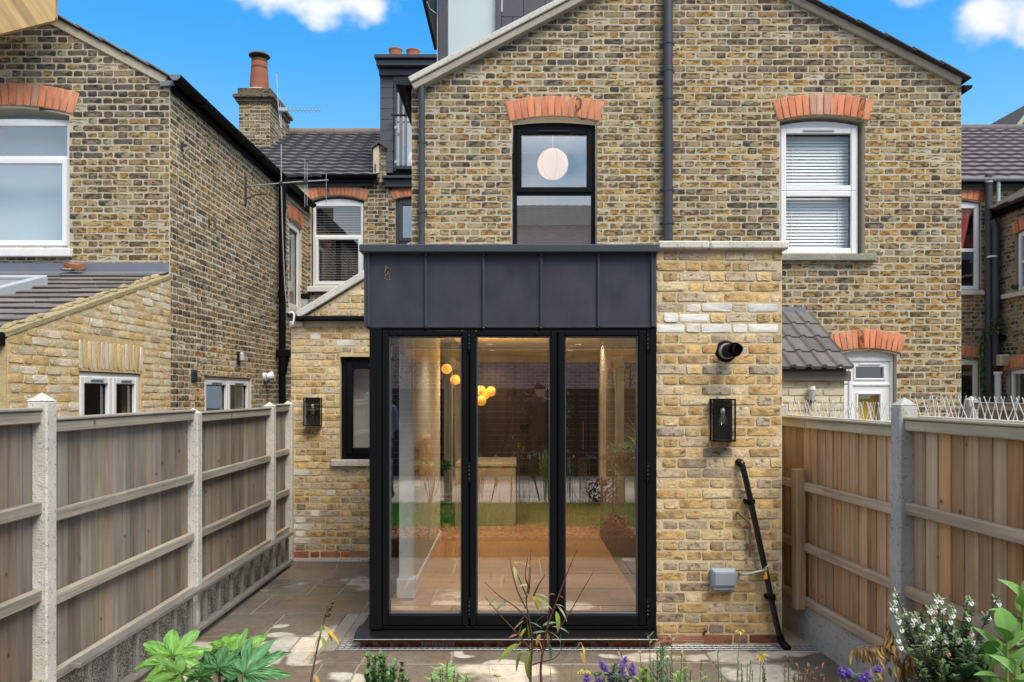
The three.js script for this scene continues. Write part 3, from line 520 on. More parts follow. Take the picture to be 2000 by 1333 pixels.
  for (const [b0, b1, c0, c1] of [[wx0, wx1, wy0, wy1], [gx0, gx1, gy0, gy1]]) { p.bx(b0 - 0.022, b0, c0 - 0.022, c1 + 0.022, z - 0.02, z + 0.006, 0.005); p.bx(b1, b1 + 0.022, c0 - 0.022, c1 + 0.022, z - 0.02, z + 0.006, 0.005); p.bx(b0, b1, c0 - 0.022, c0, z - 0.02, z + 0.005, 0.005); p.bx(b0, b1, c1, c1 + 0.022, z - 0.02, z + 0.005, 0.005); }
  add('leaf', p, M.upvc, d); add('vent', N().box((wx0 + wx1) / 2, Y2(711), z + 0.012, 0.24, 0.02, 0.016, 0.004), M.upvc, d);
  for (const [b0, b1, c0, c1] of [[wx0, wx1, wy0, wy1], [gx0, gx1, gy0, gy1]]) add('pane', N().quad([b0, c0, z - 0.03], [b1, c0, z - 0.03], [b1, c1, z - 0.03], [b0, c1, z - 0.03]), M.glass, d);
  add('room_lining', N().bx(x0, x1, 0, yt, -1.2, -1.15, 0).bx(x0 - 0.02, x0, 0, yt, -1.2, -0.25, 0).bx(x1, x1 + 0.02, 0, yt, -1.2, -0.25, 0).bx(x0, x1, yt + 0.1, yt + 0.12, -1.2, -0.25, 0), M.room, d);
  const yb2 = thing('roller_blind', 'yellow roller blind behind the glass of the white back door', 'window blind'); yb2.position.z = -D2; add('cloth', N().bx(gx0 - 0.02, gx1 + 0.02, gy0, gy1 + 0.02, z - 0.1, z - 0.095, 0.001), S([0.75, 0.5, 0.06], { map: T.soft, roughness: 0.9 }), yb2);
}
{ // lantern shade and its lamp behind the black window
  const c = V(X2(1080) * 1.11, EYE + (765 - 321) * 9.75 / F, -9.75), r = 0.19, t = thing('paper_lantern', 'round white paper lantern lit behind the black upstairs window', 'pendant lamp');
  const prof = []; for (let i = 0; i <= 28; i++) { const a = -PI / 2 + i / 28 * PI; prof.push([max(0.001, cos(a) * r * (i & 1 ? 0.988 : 1)), sin(a) * r]); }
  const sh = add('shade', N().lathe(prof, 0, 0, 0, 28), S([0.75, 0.52, 0.38], { roughness: 0.9, emissive: new THREE.Color(1, 0.72, 0.48), emissiveIntensity: 1.0 }), t); sh.position.copy(c);
  const wr = N(); for (let i = 0; i < 6; i++) { const a = i / 6 * PI * 2 + 0.3, p = []; for (let k = 0; k <= 14; k++) { const e = -PI / 2 + k / 14 * PI; p.push(V(cos(e) * cos(a) * (r + 0.001), sin(e) * (r + 0.001), cos(e) * sin(a) * (r + 0.001))); } wr.tube(p, 0.0018, 5, false); } const wm = add('rib', wr, S([0.5, 0.45, 0.4]), t); wm.position.copy(c);
  add('flex', N().cyl(c.clone().add(V(0, r, 0)), c.clone().add(V(0, 0.62, 0)), 0.004, 0.004, 6), M.upvc, t);
  const l = new THREE.PointLight(new THREE.Color(1, 0.82, 0.62), 3, 0, 2); l.position.copy(c); l.shadow.radius = 8; l.castShadow = true; scene.add(l);
}

// ------------------------------------------------------------------ tiled lean-to shed of the neighbour, against the right wing
{
  const t = thing('shed', 'small lean-to shed with dark roll tiles and cream painted brick wall beside the pier', 'shed');
  const Df = 7.72, topY = 2.69, eY = 2.04, x0 = 1.9, x1 = X2(1575), xw = PX(1652, Df);
  const pitch = atan2(topY - eY, D2 - Df + 0.1), L = hypot(topY - eY, D2 - Df + 0.1);
  // one interlocking tile: two rolls and a flat, 0.3 wide
  const prof = []; const W = 0.3; for (const [x, y] of [[0, 0.022], [0.03, 0.03], [0.055, 0.008], [0.13, 0.006], [0.15, 0.026], [0.18, 0.03], [0.205, 0.008], [0.28, 0.006], [0.3, 0.022]]) prof.push([x, y]);
  const tileGeo = (len) => { const g = N(); const P = [...prof, ...prof.slice().reverse().map(([x, y]) => [x, y - 0.03])]; g.prism(P.reverse(), -len, 0); return g.make(); };
  const tg = tileGeo(L / 4 + 0.05), mats = [0.85, 1, 1.15].map((k) => S([0.155 * k, 0.148 * k, 0.145 * k], { map: T.tile, bumpMap: T.grit, bumpScale: 0.002, roughness: 0.85 }));
  const rf = grp('roof', t), r = rng(5);
  for (let row = 0; row < 4; row++) for (let i = 0; i < 5; i++) {
    const m = mesh('tile', tg, mats[floor(r() * 3)], rf); const s = L * (row + 1) / 4; // distance down the slope of the lower edge
    m.position.set(x1 - (i + 1) * W + rr(-0.003, 0.003, r) + 0.035, topY - sin(pitch) * s + 0.035, -D2 + cos(pitch) * s); m.rotation.set(pitch - 0.05, 0, 0);
  }
  add('flashing', N().bx(x0, X2(1574), topY - 0.02, topY + 0.075, -D2 + 0.004, -D2 + 0.012, 0.002).box((x0 + X2(1574)) / 2, topY - 0.012, -D2 + 0.06, X2(1574) - x0, 0.006, 0.13, 0.002, 0.5), M.lead, t);
  const fb = S([0.16, 0.145, 0.13], { map: T.wood, bumpMap: T.woodBump, bumpScale: 0.002, roughness: 0.8 });
  const gb = N(); gb.grain = 'x'; gb.bx(x0, PX(1661, Df), eY - 0.1, eY - 0.004, -Df - 0.01, -Df + 0.025, 0.004).bx(x0, PX(1655, Df), eY - 0.02, eY + 0.03, -Df - 0.06, -Df - 0.012, 0.004); add('fascia', gb, fb, t);
  brickWall(t, { outline: [[x0, -0.05], [xw, -0.05], [xw, eY - 0.09], [x0, eY - 0.09]], pal: 'cream', mortar: M.render, seed: 12, vLo: 1.35, thick: 0.1, tone: () => 0.4, skip: (u) => u < 2.35, mat: M.brickPlain }, front(Df + 0.03));
  add('side_wall', N().prism([[D2 - 0.005, -0.05], [D2 - 0.005, topY - 0.06], [Df + 0.1, eY - 0.09], [Df + 0.1, -0.05]], xw - 0.1, xw), M.render, t).rotation.y = PI / 2;
  const lamp = thing('tube_wall_lamp', 'small clear tube lamp with white cap and loose cable on the cream shed wall', 'wall lamp'), lx = PX(1584, Df), lz = -Df + 0.03;
  add('cap', N().cyl(V(lx, PY(762, Df), lz), V(lx, PY(755, Df), lz), 0.032, 0.03, 14), M.upvc, lamp); add('tube', N().cyl(V(lx, PY(784, Df), lz), V(lx, PY(762, Df), lz), 0.026, 0.026, 14), M.galv, lamp);
  const cb = N(), rc = rng(3); for (let i = 0; i < 5; i++) { const p = []; for (let k = 0; k <= 8; k++) { const s = k / 8; p.push(V(lx - 0.02 - 0.04 * sin(s * PI) * (i * 0.5 + 0.4) + s * (i * 0.02 - 0.01), PY(782, Df) - s * (0.14 + i * 0.012), lz + 0.01 * i)); } cb.tube(p, 0.004, 6); } add('cable', cb, M.dark, lamp);
  add('bracket', N().bx(lx - 0.03, lx + 0.03, PY(786, Df), PY(781, Df), lz - 0.06, lz + 0.02, 0.003), M.dark, lamp);
}

// ------------------------------------------------------------------ the glazed, zinc clad extension with its brick pier
const X1 = (p) => PX(p, D1), Y1 = (p) => PY(p, D1), GX0 = X1(723), GX1 = X1(1281), FLOOR = 0.2, CEIL = 2.46;
{
  const e = thing('rear_extension', 'zinc clad rear extension with black bifold doors and a yellow brick pier', 'house extension');
  const z = -D1;
  // fascia of five zinc panels with standing seams
  const yb = Y1(640), yt = Y1(496), zf = z + 0.035, seams = [722, 833, 945, 1057, 1168, 1272].map(X1);
  const fas = grp('fascia', e);
  for (let i = 0; i < 5; i++) {
    const g = N(), x0 = seams[i] + 0.008, x1 = seams[i + 1] - 0.008, nx = 8, ny = 8, r = rng(60 + i), zz = (a, b) => zf + 0.0022 * sin(a * PI) * sin(b * PI) + 0.001 * (fbm3(a * 3 + i * 5, b * 3, 1) - 0.5);
    for (let a = 0; a < nx; a++) for (let b = 0; b < ny; b++) { const q = (s, t) => [lerp(x0, x1, s / nx), lerp(yb, yt, t / ny), zz(s / nx, t / ny)]; g.quad(q(a, b), q(a + 1, b), q(a + 1, b + 1), q(a, b + 1)); }
    g.bx(x0, x1, yb - 0.004, yb + 0.012, zf - 0.03, zf + 0.003, 0.002);
    add('panel', g, M.zinc, fas);
  }
  for (let i = 0; i < 6; i++) add('seam', N().bx(seams[i] - 0.009, seams[i] + 0.009, yb, yt, zf - 0.02, zf + 0.022, 0.004), M.zincTrim, fas);
  add('edge_strip', N().bx(X1(713), seams[0] - 0.01, yb, yt, zf - 0.05, zf + 0.012, 0.003), M.zincTrim, fas); add('edge_strip', N().bx(seams[5] + 0.01, X1(1280), yb, yt, zf - 0.05, zf + 0.006, 0.003), M.zincTrim, fas);
  { // a pale smear of dried dirt on the first panel
    const g = N(), r = rng(8), mk = (cx, cy, s) => { const p = []; for (let i = 0; i < 9; i++) { const a = i / 9 * 2 * PI; p.push([X1(cx) + cos(a) * s * rr(0.5, 1.2, r) * 0.8, Y1(cy) + sin(a) * s * rr(0.6, 1.3, r)]); } g.prism(p, zf + 0.0032, zf + 0.0042); };
    for (let i = 0; i < 26; i++) mk(758 + rr(-6, 6, r) * (i < 12 ? 1 : 0.8), 522 + i * 1.05 + rr(-2, 2, r), rr(0.004, 0.011, r) * (i > 14 ? 0.6 : 1)); add('dirt_smear', g, S([0.3, 0.24, 0.17], { map: T.mortar, roughness: 1 }), fas);
  }
  // roof trim, flat roof and sides
  add('roof_trim', N().bx(X1(706), X1(1284), Y1(497), Y1(482), z - 0.1, z + 0.1, 0.006).bx(X1(706), X1(706) + 0.03, Y1(497), Y1(482), -D2 + 0.01, z - 0.102, 0.005), M.zincTrim, e);
  add('roof', N().bx(X1(706) + 0.032, X1(1530), Y1(496), Y1(487), -D2 + 0.01, z - 0.102, 0), M.lead, e);
  add('side_cladding', N().bx(X1(713), X1(713) + 0.05, yb, yt - 0.002, -D2 + 0.01, z - 0.02, 0), M.zinc, e);
  // ---- outer frame, posts and sill
  const fy0 = Y1(1228), fy1 = Y1(641), zo = z + 0.03;
  const fr = N();
  fr.bx(GX0, X1(747), fy0, fy1, z - 0.16, zo + 0.012, 0.006); fr.bx(X1(1262), GX1, fy0, fy1, z - 0.09, zo, 0.004);
  fr.bx(X1(747), X1(1262), Y1(645.5), fy1, z - 0.09, zo, 0.004); fr.bx(X1(747), X1(1262), fy0, Y1(1221.5), z - 0.09, zo, 0.004);
  add('door_frame', fr, M.black, e);
  const sl = N(), sx0 = X1(697), sx1 = X1(1280), sy = Y1(1243);
  sl.prism([[0, sy], [0, sy + 0.02], [0.13, fy0 - 0.003], [0.2, fy0 - 0.003], [0.2, sy]], sx0, sx1);
  const slm = add('sill', sl, M.blackGloss, e); slm.position.z = z + 0.135; slm.rotation.y = PI / 2;
  add('sill_side', N().bx(sx0, GX0 - 0.002, sy, sy + 0.024, -8.6, z - 0.0, 0.004), M.blackGloss, e);
  // ---- three door leaves
  const leaves = [[747.5, 915.5, 760, 903], [918, 1087, 930, 1075], [1089.5, 1261, 1102, 1246]], ly0 = Y1(1220.5), ly1 = Y1(646.5), gy0 = Y1(1199), gy1 = Y1(657);
  leaves.forEach(([a, b, c, d], i) => {
    const l = grp('door_leaf', e), s = N(), A = X1(a), B = X1(b), C = X1(c), D = X1(d), zl = zo + 0.008;
    s.bx(A, C, ly0, ly1, z - 0.06, zl, 0.007); s.bx(D, B, ly0, ly1, z - 0.06, zl, 0.007); s.bx(C, D, ly0, gy0, z - 0.06, zl - 0.001, 0.007); s.bx(C, D, gy1, ly1, z - 0.06, zl - 0.001, 0.007);
    add('stile', s, M.black, l);
    const bd = N(), w = 0.012; bd.bx(C, C + w, gy0, gy1, z - 0.02, zl - 0.012, 0.004); bd.bx(D - w, D, gy0, gy1, z - 0.02, zl - 0.012, 0.004); bd.bx(C + w, D - w, gy0, gy0 + w * 1.2, z - 0.02, zl - 0.008, 0.004); bd.bx(C + w, D - w, gy1 - w, gy1, z - 0.02, zl - 0.012, 0.004); add('glazing_bead', bd, M.gunmetal, l);
    add('pane', N().quad([C, gy0, z - 0.004], [D, gy0, z - 0.004], [D, gy1, z - 0.004], [C, gy1, z - 0.004]), M.glassDoor, l);
    if (i !== 1) for (const y of [668, 922, 1185]) { const hx = X1(i === 0 ? 916.5 : 1263), h = N(); h.cyl(V(hx, Y1(y + 20), zl + 0.004), V(hx, Y1(y - 20), zl + 0.004), 0.008, 0.008, 10); h.box(hx, Y1(y), zl, 0.05, 0.13, 0.006, 0.002); add('hinge', h, M.black, l); const sc = N(); for (let k = 0; k < 4; k++) sc.box(hx + 0.001, Y1(y - 12 + k * 8), zl + 0.0128, 0.004, 0.004, 0.004, 0.001); add('screw', sc, M.steel, l); }
    if (i < 2) { const kx = X1(i ? 1048 : 783), ky = Y1(651), k = N(); k.cyl(V(kx, ky, zl), V(kx, ky, zl + 0.012), 0.017, 0.016, 18); k.cyl(V(kx, ky, zl + 0.012), V(kx, ky, zl + 0.034), 0.011, 0.013, 16); add('bumper', k, M.blackGloss, l); }
  });
  { const g = N(); for (const x of [916.7, 1088.2]) g.bx(X1(x) - 0.03, X1(x) + 0.03, ly0, ly1, z - 0.085, z - 0.062, 0.003); add('mullion', g, M.black, e); add('sill_lip', N().bx(X1(697), X1(1280), Y1(1239.5), Y1(1238), z + 0.1345, z + 0.1375, 0.001), M.galv, e); }
  // side of the extension: a dark post and a second glazed bay
  const sd = grp('side_glazing', e), s2 = N(), xs = GX0 + 0.03;
  s2.bx(GX0, GX0 + 0.07, fy0, fy0 + 0.08, -8.0, z - 0.162, 0.004); s2.bx(GX0, GX0 + 0.07, fy1 - 0.08, fy1, -8.0, z - 0.162, 0.004); s2.bx(GX0, GX0 + 0.07, fy0, fy1, -6.95, -6.87, 0.004); s2.bx(GX0, GX0 + 0.07, fy0, fy1, -8.1, -8.0, 0.004);
  add('frame', s2, M.black, sd); add('pane', N().quad([xs, fy0 + 0.08, z - 0.162], [xs, fy0 + 0.08, -8.0], [xs, fy1 - 0.08, -8.0], [xs, fy1 - 0.08, z - 0.162]), M.glass, sd);
  add('side_wall', N().bx(GX0, GX0 + 0.08, 0, fy1, -D2 + 0.01, -8.102, 0), M.mortarNew, e);
  // ---- brick pier
  const px0 = X1(1281), px1 = X1(1525), top = Y1(489);
  const whites = [[1356, 598], [1402, 598], [1497, 598], [1318, 617], [1358, 617], [1310, 634], [1356, 634], [1402, 634], [1447, 634], [1496, 634], [1400, 894]].map(([a, b]) => [X1(a), Y1(b)]);
  const holeA = [X1(1331), X1(1374), Y1(1251), Y1(1238.5)];
  const tone = (u, v) => clamp(0.38 + 1.0 * (tn(u, v, 1.6, 5) - 0.5) + 0.14 * sstep(1, 0, v), 0.02, 0.9);
  brickWall(e, { name: 'brick_pier', outline: [[px0, -0.04], [px1, -0.04], [px1, top], [px0, top]], pal: 'fresh', mortar: M.mortarNew, tone, seed: 44, v0: 0.018, vLo: 0.0, uOff: px0 - 0.006, thick: 0.5, spread: 0.4, skip: (u, v) => v < 0.075 && u > holeA[0] - 0.0 && u < holeA[1],
    paint: (a, b, v) => v < 0.08 ? 'plinth' : whites.some(([x, y]) => abs(x - (a + b) / 2) < (b - a) * 0.38 && abs(y - v) < 0.037) ? 'white' : null }, front(D1 - 0.03));
  add('pier_side', N().bx(px1 - 0.24, px1 - 0.003, -0.04, top, -D2 + 0.01, z - 0.472, 0), M.mortarNew, e);
  add('airbrick', airbrick(holeA[0], holeA[1], holeA[2], holeA[3], z + 0.04), M.brickPlain, e);
  add('coping_stone', N().bx(X1(1282.5), X1(1381.5), Y1(489.5), Y1(474), z - 0.45, z + 0.075, 0.01), M.stone, e);
  add('coping_stone', N().bx(X1(1382.5), X1(1535), Y1(490), Y1(474.5), z - 0.45, z + 0.078, 0.01), M.stone, e);
  // red brick course under the sill
  const pl = grp('plinth', e), vs = variants('plinth'), r = rng(9); pl.position.set(0, Y1(1251), z + 0.055);
  add('mortar_bed', N().bx(X1(706), X1(1280), -0.05, 0.036, -0.2, 0.0, 0), M.mortarGrey, pl);
  for (let x = X1(707); x < X1(1270); x += 0.225) { if (abs(x + 0.11 - X1(852)) < 0.12) { const q = add('airbrick', airbrick(x, x + 0.215, -0.035, 0.035, 0.005), M.brickPlain, pl); continue; } const q = vs[floor(r() * 3)]; const m = mesh('brick', q.s[floor(r() * 5)], M.brick, pl); m.position.set(x + 0.107, 0, 0); }
  // ---- inside: floor boards, walls and ceiling
  const inn = grp('interior', e), zb = -12.3, wl = -0.79;
  add('ceiling', N().bx(GX0 + 0.08, 1.05, CEIL, CEIL + 0.05, -9.05, z - 0.1, 0).bx(-2.4, 2.45, CEIL, CEIL + 0.05, zb, -9.05, 0), S([0.86, 0.76, 0.62], { roughness: 0.95 }), inn);
  const wm = S([0.16, 0.13, 0.1], { map: T.soft, roughness: 0.9 }), lw = S([0.62, 0.6, 0.53], { map: T.soft, roughness: 0.9 });
  add('left_wall', N().bx(wl - 0.1, wl, FLOOR, CEIL, -8.75, -6.4, 0.004).bx(-2.4, wl - 0.1, FLOOR, CEIL, -9.1, -9.03, 0), lw, inn);
  add('back_wall', N().bx(-2.4, 2.6, FLOOR, CEIL, zb, zb + 0.05, 0), S([0.2, 0.15, 0.11], { map: T.wood, roughness: 0.8 }), inn);
  add('right_wall', N().bx(1.0, 1.05, FLOOR, CEIL, -9.05, z - 0.1, 0).bx(2.4, 2.45, FLOOR, CEIL, zb, -9.05, 0).bx(1.05, 2.4, FLOOR, CEIL, -9.1, -9.05, 0).bx(-2.45, -2.4, FLOOR, CEIL, zb, -9.1, 0), wm, inn);
  add('skirting', N().bx(wl, wl + 0.016, FLOOR, FLOOR + 0.11, -8.75, -6.42, 0.004), M.upvc, inn);
  const fl = grp('floor', e), fm = [0.9, 1, 1.08, 0.82].map((k) => S([0.55 * k, 0.35 * k, 0.19 * k], { map: T.floor, roughness: 0.42 }));
  let zz = z - 0.09, row = 0; const rf = rng(77); const bg = N(); bg.grain = 'z'; bg.bx(0, 1, -0.018, 0, -0.186, 0, 0.002); const bgm = bg.make();
  for (; zz > zb; zz -= 0.188, row++) { let x = -1.0 - rf() * 1.4; while (x < 2.3) { const len = rr(1.1, 2.1, rf), a = max(x, zz > -9.05 ? -0.95 : -2.4), b = min(x + len, zz > -9.05 ? 1.0 : 2.4); if (b - a > 0.05) { const m = mesh('plank', bgm, fm[floor(rf() * 4)], fl); m.position.set(a, FLOOR, zz); m.scale.x = b - a - 0.003; } x += len; } }
  add('floor_slab', N().bx(GX0 + 0.01, 1.05, -0.02, FLOOR - 0.02, -9.05, z - 0.02, 0).bx(-2.4, 2.45, 0.0, FLOOR - 0.02, zb, -9.052, 0), M.dark, fl);
  // recessed downlights
  for (const x of [-0.29, 0.87]) for (const D of [7.3, 8.8, 10.4, 11.9]) {
    if (x > 0.8 && D < 8) continue;
    const dl = grp('downlight', e); add('lamp', N().cyl(V(x, CEIL - 0.004, -D), V(x, CEIL - 0.001, -D), 0.045, 0.045, 18), S([0.9, 0.88, 0.8], { emissive: new THREE.Color(1, 0.86, 0.66), emissiveIntensity: 5 }), dl);
    add('rim', N().lathe([[0.045, -0.008], [0.058, -0.006], [0.06, 0]], x, CEIL - 0.0005, -D, 20), M.upvc, dl);
    const s = new THREE.SpotLight(new THREE.Color(1, 0.82, 0.6), D < 9 ? 7 : 2, 0, 1.15, 0.7, 2); s.position.set(x, CEIL - 0.012, -D); s.target.position.set(x, 0, -D); s.castShadow = true; s.shadow.radius = 2; scene.add(s, s.target);
  }
}
function airbrick(x0, x1, y0, y1, z) {
  const g = N([0.4, 0.2, 0.15]), w = x1 - x0, n = max(5, Math.round(w / 0.026)); g.bx(x0, x1, y1 - 0.014, y1, z - 0.04, z, 0.002); g.bx(x0, x1, y0, y0 + 0.013, z - 0.04, z, 0.002); const m = (y0 + y1) / 2; g.bx(x0, x1, m - 0.006, m + 0.006, z - 0.04, z - 0.001, 0.002);
  const cell = (w - 0.016) / n; for (let i = 0; i <= n; i++) { const x = x0 + 0.008 + i * cell; g.bx(x - 0.0055, x + 0.0055, y0 + 0.013, y1 - 0.014, z - 0.04, z - 0.0015, 0.001); }
  g.col = [0.01, 0.01, 0.01]; g.bx(x0 + 0.003, x1 - 0.003, y0 + 0.003, y1 - 0.003, z - 0.05, z - 0.036, 0); return g;
}
// things inside
{
  const t = thing('column', 'white boxed column with skirting just inside the left door', 'column'), x0 = -0.895, x1 = -0.787, z0 = -6.4, z1 = -6.3;
  add('shaft', N().bx(x0, x1, FLOOR + 0.16, CEIL, z0, z1, 0.004), S([0.86, 0.9, 0.9], { map: T.soft, roughness: 0.7 }), t); add('skirting', N().bx(x0 - 0.016, x1 + 0.016, FLOOR, FLOOR + 0.16, z0, z1 + 0.016, 0.006), M.upvc, t);
  const is = thing('kitchen_island', 'plain beige kitchen island on the wooden floor inside', 'kitchen island'), D = 9.7, a = PX(888, D), b = PX(1007, D);
  add('body', N().bx(a, b, FLOOR, PY(912, D), -D - 0.85, -D, 0.004), S([0.44, 0.4, 0.31], { map: T.soft, roughness: 0.7 }), is); add('worktop', N().bx(a - 0.012, b + 0.012, PY(911.5, D), PY(905, D), -D - 0.87, -D + 0.015, 0.004), S([0.5, 0.46, 0.38], { map: T.soft, roughness: 0.4 }), is);
  const cu = thing('tall_cupboard', 'tall dark cupboard against the back wall inside, right of the sockets', 'cupboard'); for (let i = 0; i < 3; i++) { add('door', N().bx(0.52 + i * 0.6, 1.11 + i * 0.6, FLOOR + 0.1, 2.2, -12.25, -11.62, 0.005), S([0.035, 0.028, 0.024], { map: T.soft, roughness: 0.5 }), cu); add('handle', N().bx(1.03 + i * 0.6, 1.045 + i * 0.6, 1.0, 1.4, -11.6, -11.58, 0.003), M.steel, cu); }
  for (const y of [835, 919]) { const s = thing('power_socket', y < 900 ? 'dark double switch plate high on the brown wall inside' : 'dark double socket low on the brown wall behind the island', 'socket'), D2_ = 12.24; add('plate', N().bx(PX(1016, D2_), PX(1031, D2_), PY(y + 5, D2_), PY(y - 5, D2_), -D2_, -D2_ + 0.014, 0.003), M.blackGloss, s); add('switch', N().box(PX(1020, D2_), PY(y, D2_), -D2_ + 0.017, 0.03, 0.05, 0.008, 0.002).box(PX(1027, D2_), PY(y, D2_), -D2_ + 0.017, 0.03, 0.05, 0.008, 0.002), M.gunmetal, s); }
  // log store in the left wall
  const ls = thing('log_pile', 'split logs stacked in the niche of the left wall inside', 'firewood', null), r = rng(14), lg = [0, 1, 2, 3, 4].map((k) => { const n = 5 + (k % 3), p = []; for (let i = 0; i < n; i++) { const a = i / n * 2 * PI; p.push([cos(a) * 0.05 * rr(0.75, 1.15, r), sin(a) * 0.05 * rr(0.75, 1.15, r)]); } return N().prism(p, -0.1, 0.02).make(); });
  const lm = [[0.85, 0.62, 0.36], [0.8, 0.55, 0.3], [0.88, 0.7, 0.44]].map((c) => S(c, { map: T.soft, roughness: 0.9 }));
  for (let i = 0; i < 10; i++) for (let j = 0; j < 5; j++) { const m = mesh('log', lg[floor(r() * 5)], lm[floor(r() * 3)], ls); m.position.set(-0.772, 1.08 + j * 0.08 + rr(-0.008, 0.008, r), -6.5 - i * 0.1 - (j & 1) * 0.05); m.rotation.set(0, PI / 2, r() * 6); }
  const sh = thing('bookcase', 'white bookcase with pale books beyond the left wall inside', 'bookcase'), q = -11.4; for (let i = 0; i < 6; i++) add('shelf', N().bx(-1.3, -0.86, 0.35 + i * 0.4, 0.375 + i * 0.4, q - 0.3, q, 0.002), M.upvc, sh); add('side', N().bx(-1.325, -1.3, FLOOR, 2.4, q - 0.3, q, 0.002).bx(-0.86, -0.835, FLOOR, 2.4, q - 0.3, q, 0.002), M.upvc, sh);
  const bm = [[0.6, 0.65, 0.75], [0.75, 0.75, 0.75], [0.25, 0.35, 0.55], [0.7, 0.62, 0.5]].map((c) => S(c, { roughness: 0.7 })); for (let i = 0; i < 5; i++) { let x = -1.29; while (x < -0.9) { const w = rr(0.018, 0.045, r), h = rr(0.22, 0.33, r); add('book', N().bx(x, x + w - 0.002, 0.376 + i * 0.4, 0.376 + i * 0.4 + h, q - 0.22, q - 0.02, 0.002), bm[floor(r() * 4)], sh); x += w; } }
  // cluster of amber globes
  const gl = thing('globe_pendant', 'cluster of glowing amber glass globes hanging inside behind the doors', 'pendant lamp'), Dg = 9.2, em = S([0.9, 0.5, 0.1], { roughness: 0.3, emissive: new THREE.Color(1, 0.44, 0.035), emissiveIntensity: 0.92 }), cc = N(), top = V(PX(915, Dg), CEIL, -Dg);
  for (const [x, y, dz] of [[872, 721, 0.25], [889, 742, 0.1], [939, 763, 0.0], [959, 765, 0.06], [940, 783, 0.16], [948, 770, -0.12]]) { const p = at(x, y, Dg - dz); const m = add('globe', N().lathe(Array.from({ length: 17 }, (_, i) => { const a = -PI / 2 + i / 16 * PI; return [max(0.0005, cos(a) * 0.058), sin(a) * 0.058]; }), 0, 0, 0, 22), em, gl); m.position.copy(p); cc.tube([V(top.x, CEIL, -Dg), V(lerp(top.x, p.x, 0.8), lerp(CEIL, p.y, 0.35), p.z), p.clone().add(V(0, 0.055, 0))], 0.0035, 6); const l = new THREE.PointLight(new THREE.Color(1, 0.55, 0.15), 0.55, 0, 2); l.position.copy(p); l.shadow.radius = 2.5; l.castShadow = true; scene.add(l); }
  add('flex', cc, M.dark, gl); add('ceiling_rose', N().cyl(V(top.x, CEIL - 0.03, -Dg), V(top.x, CEIL - 0.001, -Dg), 0.06, 0.07, 18), M.black, gl);
}

